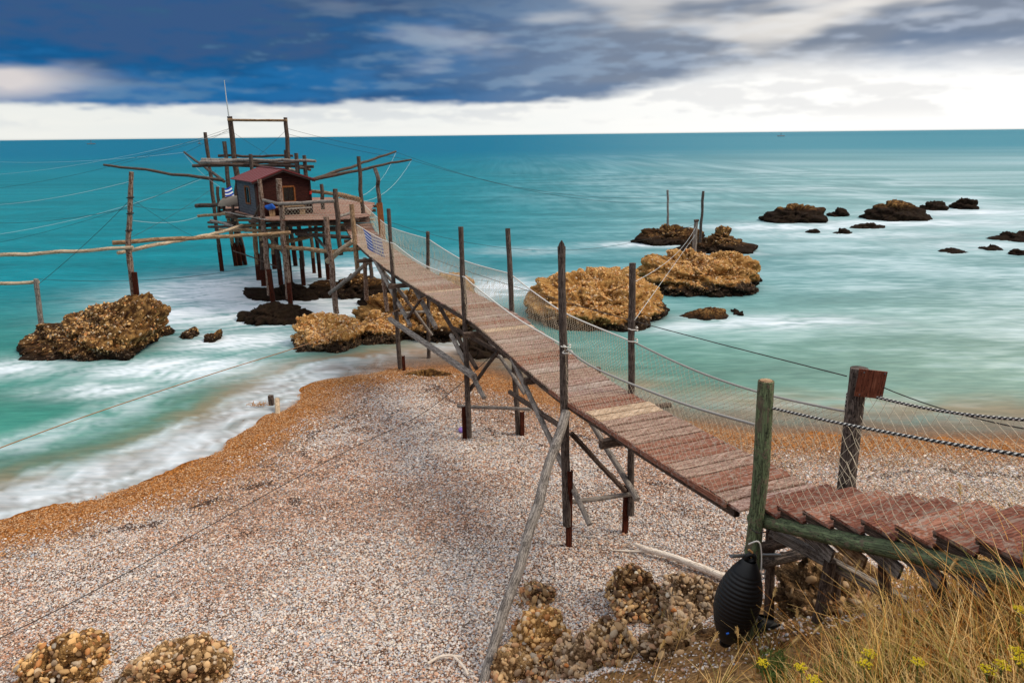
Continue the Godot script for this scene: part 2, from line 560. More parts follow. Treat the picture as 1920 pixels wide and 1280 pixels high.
# ---------------------------------------------------------------- sky
func cloud_sky(az: float, el: float) -> Vector3:
	# az in radians from the sea view, right positive; el in degrees
	az = wrapf(az, -PI, PI)
	var a := rad_to_deg(az)
	var e := maxf(el, 0.0)
	var pr := 1.0 / tan(deg_to_rad(e + 3.5))
	var px := sin(az) * pr
	var pz := cos(az) * pr
	var m1 := nz.get_noise_2d(px * 9.0, pz * 9.0)
	var m2 := nf.get_noise_2d(px * 16.0 + 40.0, pz * 16.0)
	var m3 := nz.get_noise_2d(sin(az) * 90.0 + 200.0, e * 4.2 + cos(az) * 60.0)
	var m4 := nf.get_noise_2d(a * 1.5, e * 9.0 + 90.0)
	var m5 := nf.get_noise_2d(a * 5.5 + 300.0, e * 28.0)
	# bright clear air under the deck
	var warm := 0.5 + 0.5 * cos(az - 0.55)
	var warmth := pow(warm, 11.0)
	var clear := Vector3(0.49, 0.50, 0.48).lerp(Vector3(0.62, 0.615, 0.60), warmth)
	clear += Vector3(0.03, 0.02, 0.01) * m4
	# thin grey veils drifting in the bright band
	var veil := smoothstep(0.0, 0.42, m3 * 0.7 + m4 * 0.8 + 0.6 * m5 + 0.04) * smoothstep(0.3, 1.6, e)
	clear = clear.lerp(Vector3(0.34, 0.37, 0.40).lerp(Vector3(0.46, 0.46, 0.46), warmth), veil * 0.62)
	# the deck of cloud: its ragged lower edge
	var lift := smoothstep(2.0, 22.0, a) * (1.0 - smoothstep(70.0, 120.0, absf(a)))
	var edge := 2.25 + 1.7 * lift + 0.5 * m3 + 0.5 * m4 + 0.25 * sin(a * 0.11) + 0.3 * m5
	var cover := smoothstep(edge - 0.15 - 0.7 * lift, edge + 0.45 + 1.6 * lift, e)
	# dense slate-blue cloud, thinner and greyer towards the light
	var deep := Vector3(0.0, 0.026, 0.088)
	var blue := Vector3(0.009, 0.084, 0.215)
	var grey := Vector3(0.125, 0.150, 0.195)
	var light := Vector3(0.25, 0.285, 0.33)
	var thick := clampf(0.40 + 0.7 * m1 + 0.3 * m2 + 0.35 * m3 + 0.45 * m5 + 0.3 * m4 + (e - 4.6) * 0.13 * (1.0 - smoothstep(10.0, 22.0, e)), 0.0, 1.0)
	var cl := blue.lerp(deep, thick)
	var thin := clampf(warmth * 1.15 + 0.15 * m1, 0.0, 1.0)
	cl = cl.lerp(grey.lerp(blue, clampf(0.25 + m1 * 0.9 + m3 * 0.5, 0.0, 0.75)), smoothstep(0.08, 0.8, thin))
	# paler streaks where the layer thins
	var wisp := smoothstep(-0.02, 0.5, -m1 * 0.4 - m2 * 0.4 + 0.55 * m4 + 0.6 * m5 + 0.02)
	cl = cl.lerp(light * (0.62 + 0.45 * warmth) * Vector3(0.42 + 0.58 * warmth, 0.82 + 0.18 * warmth, 1.18 - 0.13 * warmth), wisp * (0.46 + 0.24 * warmth) * (1.0 - smoothstep(6.0, 10.0, e) * 0.6))
	# gaps that the sun shines through
	var gap := smoothstep(0.20, 0.55, -m3 * 0.8 - m1 * 0.5 + 0.3 * m4 + 0.10 * warmth) * pow(warm, 14.0)
	cl = cl.lerp(Vector3(0.64, 0.60, 0.54), gap * 0.7)
	# a lit heap of cumulus low on the far side
	var hx := (a + 35.0) / 5.0
	var hy := (e - 3.7) / 1.15
	var heap := exp(-hx * hx - hy * hy) * clampf(0.8 + 2.2 * m4 + 0.8 * m2, 0.0, 1.3)
	cl = cl.lerp(Vector3(0.47, 0.43, 0.41), clampf(heap, 0.0, 1.0) * 0.85)
	# higher up and inland the cover is broken, pale grey cloud
	var high := smoothstep(11.0, 34.0, e)
	var over := Vector3(0.46, 0.49, 0.54).lerp(Vector3(0.86, 0.86, 0.86), clampf(0.5 + m1 * 0.8 + m2 * 0.4, 0.0, 1.0))
	var col := clear.lerp(cl, cover).lerp(over, high)
	return Vector3(maxf(col.x, 0.0), maxf(col.y, 0.0), maxf(col.z, 0.0))

func sky_image() -> Image:
	var w := 3072
	var h := 1536
	var lw := 512
	var lh := 256
	var low := Image.create_empty(lw, lh, false, Image.FORMAT_RGBF)
	for y in lh:
		var el := 90.0 - 180.0 * (y + 0.5) / lh
		for x in lw:
			if el < -3.0:
				low.set_pixel(x, y, Color(0.10, 0.16, 0.17))
				continue
			var c := cloud_sky(TAU * (x + 0.5) / lw, el)
			low.set_pixel(x, y, Color(c.x, c.y, c.z))
	low.resize(w, h, Image.INTERPOLATE_BILINEAR)
	for y in range(int(h * (90.0 - 15.0) / 180.0), int(h * (90.0 + 1.5) / 180.0)):
		var el := 90.0 - 180.0 * (y + 0.5) / h
		for x in w:
			var az := TAU * (x + 0.5) / w
			var c := cloud_sky(az, el)
			low.set_pixel(x, y, Color(c.x, c.y, c.z))
	return low

# ---------------------------------------------------------------- stones and rocks
var pebble_meshes := []

func make_pebbles():
	for i in 4:
		var s := SphereMesh.new()
		s.radius = 1.0
		s.height = 2.0
		s.radial_segments = 7
		s.rings = 4
		var arr := s.get_mesh_arrays()
		var vs: PackedVector3Array = arr[Mesh.ARRAY_VERTEX]
		for k in vs.size():
			var p := vs[k]
			vs[k] = p * (1.0 + 0.35 * nz.get_noise_3d(p.x * 30.0 + i * 40.0, p.y * 30.0, p.z * 30.0))
		var st := SurfaceTool.new()
		st.begin(Mesh.PRIMITIVE_TRIANGLES)
		var ix: PackedInt32Array = arr[Mesh.ARRAY_INDEX]
		for k in ix: st.add_vertex(vs[k])
		st.generate_normals()
		st.index()
		pebble_meshes.append(st.commit())

func many(called: String, m: Mesh, mt: Material, xf: Array, cols: Array, parent: Node) -> MultiMeshInstance3D:
	var mm := MultiMesh.new()
	mm.transform_format = MultiMesh.TRANSFORM_3D
	mm.use_colors = true
	mm.mesh = m
	mm.instance_count = xf.size()
	for i in xf.size():
		mm.set_instance_transform(i, xf[i])
		mm.set_instance_color(i, cols[i])
	var o := MultiMeshInstance3D.new()
	o.name = numbered(called) if parent == self else called
	o.multimesh = mm
	o.material_override = mt
	parent.add_child(o, true)
	if parent != self and parent.get_meta("kind", "") == "stuff": return o
	o.set_meta("kind", "stuff")
	return o

func stone_basis(nrm: Vector3, r: float, flat := 0.55) -> Basis:
	var s := nrm.cross(Vector3(rng.randf() - 0.5, rng.randf() - 0.5, rng.randf() - 0.5)).normalized()
	var u := s.cross(nrm)
	return Basis(s * r * rng.randf_range(0.85, 1.45), nrm * r * flat * rng.randf_range(0.7, 1.3), u * r * rng.randf_range(0.65, 1.05))

func hull_planes(pts: PackedVector3Array, c: Vector3) -> Array:
	var pl := []
	var k := pts.size()
	for i in k:
		for j in range(i + 1, k):
			for l in range(j + 1, k):
				var n := (pts[j] - pts[i]).cross(pts[l] - pts[i])
				if n.length() < 0.0005: continue
				n = n.normalized()
				var d := n.dot(pts[i] - c)
				if d < 0.0:
					n = -n
					d = -d
				var ok := true
				for q in k:
					if n.dot(pts[q] - c) > d + 0.015:
						ok = false
						break
				if not ok: continue
				for e in pl:
					if (e[0] as Vector3).dot(n) > 0.985 and absf(float(e[1]) - d) < 0.12:
						ok = false
						break
				if ok: pl.append([n, maxf(d, 0.05)])
	return pl

# a boulder from the points of its outline: faceted bulk, broken surface, pebbles standing out of it
func rock(label: String, pts: PackedVector3Array, N: int, look: Dictionary, group := "rocks") -> Node3D:
	var c := Vector3.ZERO
	var lo := 1e9
	var hi := -1e9
	for p in pts:
		c += p / pts.size()
		lo = minf(lo, p.y)
		hi = maxf(hi, p.y)
	var size := hi - lo
	var pl := hull_planes(pts, c)
	var base := Vector3(c.x, maxf(lo, 0.0), c.z)
	var amp: float = look.get("amp", 0.12)
	var fr: float = look.get("freq", 1.0)
	var gold: float = look.get("gold", 0.5)
	var wet: float = look.get("wet", 0.4)
	var tone: Color = look.get("tone", Color(1, 1, 1))
	var sd := rng.randf() * 300.0
	var tilt_x := rng.randf_range(0.12, 0.34)
	var tilt_z := rng.randf_range(-0.25, 0.25)
	var P := PackedVector3Array()
	var C := PackedColorArray()
	var axes := [[Vector3.RIGHT, Vector3.UP, Vector3.BACK], [Vector3.LEFT, Vector3.UP, Vector3.FORWARD], [Vector3.UP, Vector3.BACK, Vector3.RIGHT], [Vector3.DOWN, Vector3.FORWARD, Vector3.RIGHT], [Vector3.BACK, Vector3.UP, Vector3.LEFT], [Vector3.FORWARD, Vector3.UP, Vector3.RIGHT]]
	for f in 6:
		for j in N + 1:
			for i in N + 1:
				var a := tan((2.0 * i / N - 1.0) * PI * 0.25)
				var b := tan((2.0 * j / N - 1.0) * PI * 0.25)
				var u: Vector3 = ((axes[f][0] as Vector3) + (axes[f][1] as Vector3) * b + (axes[f][2] as Vector3) * a).normalized()
				var sum := 0.0
				for e in pl:
					var q: float = (e[0] as Vector3).dot(u) / float(e[1])
					if q > 0.0: sum += pow(q, 26.0)
				var r := pow(maxf(sum, 1e-12), -1.0 / 26.0) * (1.09 if look.get("sea", true) else 0.99)
				var p := c + u * r
				var w := Vector3(p.x + sd, p.y, p.z) * fr
				var big := nz.get_noise_3dv(w * 22.0)
				var rid := 1.0 - absf(nz.get_noise_3dv(w * 38.0 + Vector3(50, 0, 0))) * 2.4
				var fin := nf.get_noise_3dv(w * 95.0)
				var bd := (p.y + p.x * tilt_x + p.z * tilt_z) * 1.7 * fr + big * 0.9
				var bed := absf(bd - floorf(bd) - 0.5) * 2.0
				bed = smoothstep(0.25, 0.75, bed)
				var crag := nr.get_noise_3dv(w * 30.0)
				var dis := amp * (1.0 * big + 0.55 * crag - 0.4 * maxf(rid - 0.55, 0.0) + 0.4 * fin + 1.0 * (bed - 0.5))
				var crack := nc.get_noise_3dv(w * 0.85 + Vector3(0, p.y * 0.9, 0) + Vector3(big, fin, crag) * 0.25) + 1.0
				dis -= amp * 0.75 * (1.0 - smoothstep(0.0, 0.16, crack))
				var grit := nf.get_noise_3dv(w * 260.0)
				dis += 0.045 * grit
				p += u * dis
				P.append(p)
				var g := clampf(gold * 1.5 - 0.35 + 0.55 * big + 0.6 * fin + 0.8 * grit, 0.0, 1.0)
				var ochre := lin(182, 124, 62).lerp(lin(222, 174, 108), clampf(0.5 + fin * 1.3, 0.0, 1.0))
				var earth: float = look.get("earth", 0.0)
				ochre = ochre.lerp(lin(150, 122, 92).lerp(lin(186, 160, 128), clampf(0.5 + fin * 1.3, 0.0, 1.0)), earth)
				var brown := lin(58, 40, 28).lerp(lin(92, 66, 44), clampf(0.5 + fin, 0.0, 1.0))
				var col := brown.lerp(ochre, g)
				# weed and wet below the splash line
				var wl := wet + 0.28 * big + 0.30 * fin
				col = col.lerp(lin(38, 28, 22).lerp(lin(60, 48, 38), clampf(0.5 + fin, 0.0, 1.0)), 1.0 - smoothstep(wl - 0.12, wl + 0.1, p.y))
				C.append(col * tone)
	var st := SurfaceTool.new()
	st.begin(Mesh.PRIMITIVE_TRIANGLES)
	st.set_smooth_group(0)
	for f in 6:
		for j in N:
			for i in N:
				var a := f * (N + 1) * (N + 1) + j * (N + 1) + i
				var order := [a, a + N + 1, a + 1, a + 1, a + N + 1, a + N + 2]
				if (axes[f][1] as Vector3).cross(axes[f][2]).dot(axes[f][0]) > 0.0: order = [a, a + 1, a + N + 1, a + 1, a + N + 2, a + N + 1]
				for k in order:
					st.set_color(C[k])
					st.add_vertex(P[k] - base)
	st.generate_normals()
	st.index()
	var t := thing("rock", label, "rock", base, group)
	part("body", st.commit(), M.rock, t)
	# pebbles bound in the conglomerate
	var ns: int = look.get("stones", 0)
	var sz: float = look.get("stone", 0.05)
	if ns > 0:
		var xf := []
		var cols := []
		var tries := 0
		while xf.size() < ns and tries < ns * 7:
			tries += 1
			var f := rng.randi() % 6
			var i := rng.randi() % N
			var j := rng.randi() % N
			var a := f * (N + 1) * (N + 1) + j * (N + 1) + i
			var p := P[a].lerp(P[a + 1], rng.randf()).lerp(P[a + N + 1], rng.randf() * 0.6)
			if p.y < lo + 0.05 or (look.get("sea", true) and p.y < -0.02): continue
			var nn := (P[a + N + 1] - P[a]).cross(P[a + 1] - P[a]).normalized()
			if nn.dot(p - c) < 0.0: nn = -nn
			if nn.z < -0.75: continue
			if nz.get_noise_3dv(p * 45.0) < rng.randf_range(-0.35, 0.25) - float(look.get("cover", 0.1)): continue
			var r := sz * (0.4 + pow(rng.randf(), 3.5) * (1.5 if look.get("sea", true) else 2.4))
			xf.append(Transform3D(stone_basis(nn, r, 0.6), p - base + nn * r * 0.04))
			var base_c := C[a]
			var v := rng.randf()
			var bright := lin(214, 170, 112) if v < 0.5 else (lin(196, 176, 150) if v < 0.7 else (lin(176, 112, 60) if v < 0.9 else lin(120, 92, 70)))
			bright = bright.lerp(lin(178, 164, 146), float(look.get("earth", 0.0)) * 0.6)
			cols.append(base_c.lerp(bright * tone * rng.randf_range(0.7, 1.25), clampf(smoothstep(0.02, 0.16, base_c.r), 0.12, 1.0) * 0.75))
		var big_n: int = look.get("big", 0)
		many("pebbles", pebble_meshes[1], M.pebble, xf, cols, t)
		for k in big_n:
			var a := -1
			for tr in 30:
				var f := rng.randi() % 6
				a = f * (N + 1) * (N + 1) + (rng.randi() % N) * (N + 1) + rng.randi() % N
				if P[a].z > c.z - 0.1 and P[a].y > lo + 0.15: break
			var nn := (P[a] - c).normalized()
			var r := sz * rng.randf_range(1.3, 2.4)
			var mtl: Material = M["stone_%d" % (rng.randi() % 5)]
			part("stone", pebble_meshes[rng.randi() % 4], mtl, t, Transform3D(stone_basis(nn, r, 0.6), P[a] - base - nn * r * 0.05))
	return t

# ---------------------------------------------------------------- ropes, nets, cloth
func rope(pts: PackedVector3Array, r: float, mt: Material, label: String, group: String, called := "hand_rope", sides := 6, vs := 0.6, urep := 1.0) -> Node3D:
	var b := mbo(pts[0])
	b.tube(pts, same(pts.size(), r), sides, vs, 0.0, true, urep)
	return solo(called, b, mt, label, "rope" if called != "rigging_cable" else "cable", group)

func along(pts: PackedVector3Array, f: float) -> Vector3:
	var L := 0.0
	for i in pts.size() - 1: L += pts[i].distance_to(pts[i + 1])
	var want := f * L
	for i in pts.size() - 1:
		var d := pts[i].distance_to(pts[i + 1])
		if want <= d or i == pts.size() - 2: return pts[i].lerp(pts[i + 1], clampf(want / maxf(d, 0.0001), 0.0, 1.0))
		want -= d
	return pts[-1]

func net(bottom: PackedVector3Array, top: PackedVector3Array, cu: float, cv: float, r: float, mt: Material, label: String, group := "rope netting along the footbridge"):
	var L := 0.0
	for i in top.size() - 1: L += top[i].distance_to(top[i + 1])
	var H := top[0].distance_to(bottom[0])
	var nu := maxi(3, int(L / cu)) * 2
	var nv := maxi(2, int(H / cv)) * 2
	var g := []
	for i in nu + 1:
		var a := along(bottom, float(i) / nu)
		var e := along(top, float(i) / nu)
		var col := PackedVector3Array()
		for j in nv + 1:
			var f := float(j) / nv
			var bulge := sin(f * PI) * 0.05 * nz.get_noise_2d(i * 6.0, j * 9.0 + a.x * 30.0)
			col.append(a.lerp(e, f) + Vector3(bulge, bulge * 0.5, bulge) + Vector3(nf.get_noise_2d(i * 40.0, j * 40.0), nf.get_noise_2d(i * 40.0 + 9.0, j * 40.0), 0) * 0.012)
		g.append(col)
	var b := mbo(bottom[0])
	for i in nu:
		for j in nv:
			if (i + j) % 2 == 0: _strand(b, g[i][j], g[i + 1][j + 1], r)
			else: _strand(b, g[i][j + 1], g[i + 1][j], r)
	solo("safety_net", b, mt, label, "net", group)

func _strand(b: MB, p: Vector3, q: Vector3, r: float):
	var d := (q - p).normalized()
	var s := d.cross(Vector3(0.31, 0.2, 0.93)).normalized()
	var u := d.cross(s)
	var k := b.v.size()
	for e in [p, q]:
		for a in 3:
			var nn := s * cos(TAU * a / 3.0) + u * sin(TAU * a / 3.0)
			b.vert((e as Vector3) + nn * r, nn)
	for a in 3:
		var c := (a + 1) % 3
		b.tri(k + a, k + c, k + 3 + a); b.tri(k + c, k + 3 + c, k + 3 + a)

func cloth(called: String, a: Vector3, e: Vector3, drop: Vector3, label: String, group := ""):
	var b := mbo(a)
	var nu := 12
	var nv := 20
	var fn := (e - a).cross(drop).normalized()
	if fn.z < 0.0: fn = -fn
	for side in 2:
		var first := b.v.size()
		for j in nv + 1:
			for i in nu + 1:
				var u := float(i) / nu
				var v := float(j) / nv
				var p := a.lerp(e, u) + drop * v + Vector3(0.04, 0.01, 0.09) * sin(u * 9.0 + v * 3.0) * (0.3 + v) + Vector3.DOWN * 0.09 * sin(u * PI) * (1.0 - v * 0.5)
				b.vert(p + fn * (0.003 if side == 0 else -0.003), fn * (1.0 if side == 0 else -1.0), Vector2(u, v))
		for j in nv:
			for i in nu:
				var k := first + j * (nu + 1) + i
				if side == 0:
					b.tri(k, k + 1, k + nu + 1); b.tri(k + 1, k + nu + 2, k + nu + 1)
				else:
					b.tri(k, k + nu + 1, k + 1); b.tri(k + 1, k + nu + 1, k + nu + 2)
	solo(called, b, M.striped_cloth, label, "cloth", group)

# ---------------------------------------------------------------- the footbridge
var deck_z := [-8.05, -9.6, -11.5, -12.6, -13.75, -15.25, -16.9, -17.9, -19.0, -21.5, -25.0, -28.5, -31.6, -33.9, -35.4]
var deck_y := [3.69, 3.59, 3.51, 3.46, 3.49, 3.59, 3.71, 3.75, 3.72, 3.60, 3.53, 3.53, 3.66, 3.95, 4.56]

func deck_at(z: float) -> float:
	for i in deck_z.size() - 1:
		var a: float = deck_z[i]
		var b: float = deck_z[i + 1]
		if z >= b:
			var f := (a - z) / (a - b)
			var m0: float = (deck_y[i + 1] - deck_y[maxi(i - 1, 0)]) * 0.5
			var m1: float = (deck_y[mini(i + 2, deck_y.size() - 1)] - deck_y[i]) * 0.5
			var f2 := f * f
			var f3 := f2 * f
			return (2 * f3 - 3 * f2 + 1) * deck_y[i] + (f3 - 2 * f2 + f) * m0 + (-2 * f3 + 3 * f2) * deck_y[i + 1] + (f3 - f2) * m1
	return deck_y[-1]

var along_dir := Vector3(-0.3794, 0, -0.9253)     # from the shore out to the platform
var across_dir := Vector3(0.9253, 0, -0.3794)

func deck_edge(z: float, off: float, dy := 0.0) -> Vector3:
	# off 0 is the seaward left edge, 1.27 the right edge
	var p := Vector3(2.825 - 0.41 * (-z - 8.05), 0, z) + across_dir * off
	p.y = deck_at(z) + dy
	return p

func footbridge():
	var o := deck_edge(-8.05, 0.6)
	o.y = 1.2
	var t := thing("footbridge", "long plank footbridge on timber trestles running from the shore stair to the fishing hut", "footbridge", o)
	var kinds := ["deck_wood", "deck_wood", "deck_grey_wood", "deck_grey_wood", "deck_red_wood", "deck_bleached_wood"]
	# stringers under the planks
	for off in [0.06, 1.2]:
		var b := mbo(o)
		var z := -8.1
		while z > -34.4:
			b.beam(deck_edge(z, off, -0.11), deck_edge(maxf(z - 1.02, -34.6), off, -0.11), 0.09, 0.13, Vector3.UP, 0.006, rng.randf())
			z -= 1.0
		part("stringer", b.mesh(), M.dark_wood, t)
	# planks
	var meshes := []
	for i in 5:
		var b := MB.new()
		b.beam(Vector3(-0.665, 0, 0), Vector3(0.665, 0, 0), 0.246, 0.036, Vector3.UP, 0.005, i * 0.37)
		meshes.append(b.mesh())
	var s := 0.0
	var k := 0
	while true:
		var z := -8.05 - 0.9253 * s
		if z < -34.9: break
		var p := deck_edge(z, 0.63)
		var q := deck_edge(z - 0.2, 0.63)
		var d := (q - p).normalized()
		var tilt := Basis(across_dir, Vector3.UP, -along_dir)
		tilt = Basis(across_dir, across_dir.cross(d).normalized(), -d)
		tilt = tilt.rotated(Vector3.UP, rng.randf_range(-0.018, 0.018))
		var sl := rng.randf_range(0.96, 1.02)
		tilt = tilt * Basis(Vector3.RIGHT, rng.randf_range(-0.02, 0.02)) * Basis(Vector3.BACK, rng.randf_range(-0.008, 0.008)) * Basis.from_scale(Vector3(sl, 1, rng.randf_range(0.93, 1.03)))
		var m: String = kinds[rng.randi() % kinds.size()]
		if z > -12.4 and rng.randf() < 0.6: m = "deck_red_wood" if rng.randf() < 0.55 else "deck_wood"
		if k in [13, 14, 33, 52]: m = "deck_pale_wood"
		if z < -24.0 and rng.randf() < 0.5: m = "deck_wood"
		part("plank", meshes[rng.randi() % 5], M[m], t, Transform3D(tilt, p - o + Vector3(0, rng.randf_range(-0.006, 0.006), 0) + across_dir * rng.randf_range(-0.02, 0.02)))
		s += 0.279
		k += 1
	# red kick boards nailed along the edges near the shore
	for off in [-0.035, 1.295]:
		var b := mbo(o)
		var z := -8.2
		while z > -13.0:
			b.beam(deck_edge(z, off, -0.035), deck_edge(z - 0.82, off, -0.035), 0.022, 0.085, Vector3.UP, 0.004, rng.randf())
			z -= 0.82
		part("edge_board", b.mesh(), M.deck_red_wood if off < 0.0 else M.grey_wood, t)
	# posts: foot, top, radius, material
	var posts := [
		[Vector3(1.027, 0.960, -12.251), Vector3(0.898, 6.341, -12.567), 0.086, 0.07, "post_wood"],
		[Vector3(2.337, 0.938, -12.664), Vector3(2.229, 5.967, -12.929), 0.07, 0.066, "post_wood"],
		[Vector3(-1.174, 0.459, -17.620), Vector3(-1.242, 6.068, -17.786), 0.075, 0.066, "post_wood"],
		[Vector3(0.147, 0.352, -18.005), Vector3(-0.079, 5.919, -18.556), 0.075, 0.07, "post_wood"],
		[Vector3(-4.124, 0.068, -24.815), Vector3(-4.276, 5.819, -25.185), 0.085, 0.07, "post_wood"],
		[Vector3(-3.252, -0.477, -26.296), Vector3(-2.985, 4.945, -25.644), 0.075, 0.066, "post_wood"],
		[Vector3(-6.872, 2.373, -31.465), Vector3(-7.009, 5.384, -31.798), 0.11, 0.1, "tan_wood"],
		[Vector3(-4.879, 1.651, -27.104), Vector3(-5.029, 3.298, -27.469), 0.085, 0.08, "bark_wood"],
		[Vector3(-6.318, 1.421, -30.245), Vector3(-6.207, 3.289, -29.974), 0.1, 0.09, "bark_wood"],
		[Vector3(-7.012, 1.395, -35.204), Vector3(-7.095, 2.334, -35.407), 0.1, 0.09, "dark_wood"]]
	for p in posts:
		var b := mbo(o)
		pole(b, p[0], p[1], p[2], p[3], 0.012)
		part("post", b.mesh(), M[p[4]], t)
	# sharpened tip of the nearest tall post and its knot
	var tip := mbo(o)
	var tp: Vector3 = Vector3(0.898, 6.322, -12.566)
	tip.tube(PackedVector3Array([tp, tp + Vector3(0, 0.06, 0), tp + Vector3(0, 0.13, 0)]), PackedFloat32Array([0.066, 0.05, 0.008]), 9)
	part("post_tip", tip.mesh(), M.post_wood, t)
	# rusty steel piles bolted to the feet
	for p in [[Vector3(1.080, -0.182, -12.227), Vector3(1.049, 2.128, -12.304)], [Vector3(2.249, -0.223, -12.668), Vector3(2.205, 1.588, -12.776)], [Vector3(-1.294, 0.406, -17.674), Vector3(-1.296, 1.326, -17.679)], [Vector3(0.262, 0.357, -17.883), Vector3(0.225, 1.069, -17.974)], [Vector3(-3.930, -0.002, -24.526), Vector3(-3.909, 0.624, -24.474)]]:
		var b := mbo(o)
		var a: Vector3 = p[0]
		var e: Vector3 = p[1]
		a.y -= 0.25
		e.x = a.x
		e.z = a.z
		b.beam(a, e, 0.10, 0.012, along_dir, 0.002)
		b.beam(a + across_dir * 0.047 + along_dir * 0.03, e + across_dir * 0.047 + along_dir * 0.03, 0.012, 0.07, along_dir, 0.002)
		b.beam(a - across_dir * 0.047 + along_dir * 0.03, e - across_dir * 0.047 + along_dir * 0.03, 0.012, 0.07, along_dir, 0.002)
		part("steel_pile", b.mesh(), M.rust, t)
	# beams across, under the deck and between the legs
	for p in [[-10.95, -0.2, 1.45, -0.24], [-17.1, -0.35, 1.5, -0.24], [-24.1, -0.5, 1.45, -0.24], [-29.4, -0.5, 1.5, -0.26], [-14.1, -0.1, 1.7, -0.22], [-33.2, -0.3, 1.5, -0.26]]:
		var b := mbo(o)
		b.beam(deck_edge(p[0], p[1], p[3]), deck_edge(p[0], p[2], p[3]), 0.11, 0.15, Vector3.UP, 0.012, rng.randf())
		part("cross_beam", b.mesh(), M.dark_wood, t)
	for p in [[Vector3(0.974, 1.429, -12.301), Vector3(2.411, 1.423, -12.642), 0.05], [Vector3(-1.525, 1.064, -18.396), Vector3(0.482, 1.361, -17.346), 0.05], [Vector3(-4.336, 2.019, -25.253), Vector3(-3.253, 1.791, -26.457), 0.06]]:
		var b := mbo(o)
		pole(b, p[0], p[1], p[2], p[2] * 0.9, 0.01)
		part("cross_rail", b.mesh(), M.grey_wood, t)
	# struts and braces: start, end, radius, material
	var struts := [
		[Vector3(-0.004, 3.473, -15.082), Vector3(1.400, 1.330, -11.657), 0.055, "grey_wood"],
		[Vector3(-0.629, 2.553, -19.635), Vector3(0.304, 1.803, -17.360), 0.055, "grey_wood"],
		[Vector3(1.670, 2.361, -14.027), Vector3(2.381, 1.484, -12.295), 0.06, "grey_wood"],
		[Vector3(1.107, 2.787, -12.503), Vector3(2.178, 1.546, -12.525), 0.05, "dark_wood"],
		[Vector3(-0.064, 2.332, -16.019), Vector3(0.923, 2.864, -12.636), 0.055, "dark_wood"],
		[Vector3(-0.299, 3.073, -17.250), Vector3(-1.211, 1.643, -17.841), 0.05, "post_wood"],
		[Vector3(-1.697, 2.897, -19.132), Vector3(-0.711, 1.922, -16.727), 0.06, "grey_wood"],
		[Vector3(-2.582, 2.990, -23.346), Vector3(-0.948, 2.364, -17.780), 0.06, "dark_wood"],
		[Vector3(-5.537, 3.508, -28.499), Vector3(-3.469, 2.044, -23.454), 0.075, "grey_wood"],
		[Vector3(-3.470, 3.152, -24.722), Vector3(-2.469, 2.274, -22.279), 0.08, "grey_wood"],
		[Vector3(-4.061, 3.056, -24.844), Vector3(-2.975, 1.127, -25.490), 0.05, "grey_wood"],
		[Vector3(-2.899, 3.202, -23.063), Vector3(-3.581, 2.233, -23.673), 0.05, "post_wood"],
		[Vector3(-1.749, 2.722, -20.523), Vector3(-0.005, 2.763, -17.323), 0.06, "dark_wood"],
		[Vector3(-6.150, 2.981, -31.521), Vector3(-4.339, 1.800, -28.685), 0.07, "grey_wood"]]
	for p in struts:
		var b := mbo(o)
		pole(b, p[0], p[1], p[2] * 1.06, p[2], 0.012)
		part("brace", b.mesh(), M[p[3]], t)
	# white lashings where the hand ropes are tied
	for p in [Vector3(0.977, 4.544, -12.372), Vector3(1.003, 4.441, -12.310), Vector3(2.274, 4.500, -12.818), Vector3(2.268, 4.725, -12.832)]:
		var b := mbo(o)
		var pts := PackedVector3Array()
		for i in 15:
			var a := TAU * i / 12.0
			pts.append((p as Vector3) + Vector3(cos(a) * 0.088, 0.03 * nz.get_noise_2d(i * 30.0, (p as Vector3).y * 50.0) + i * 0.003, sin(a) * 0.088))
		b.tube(pts, same(15, 0.011), 5)
		part("lashing", b.mesh(), M.rope_white, t)

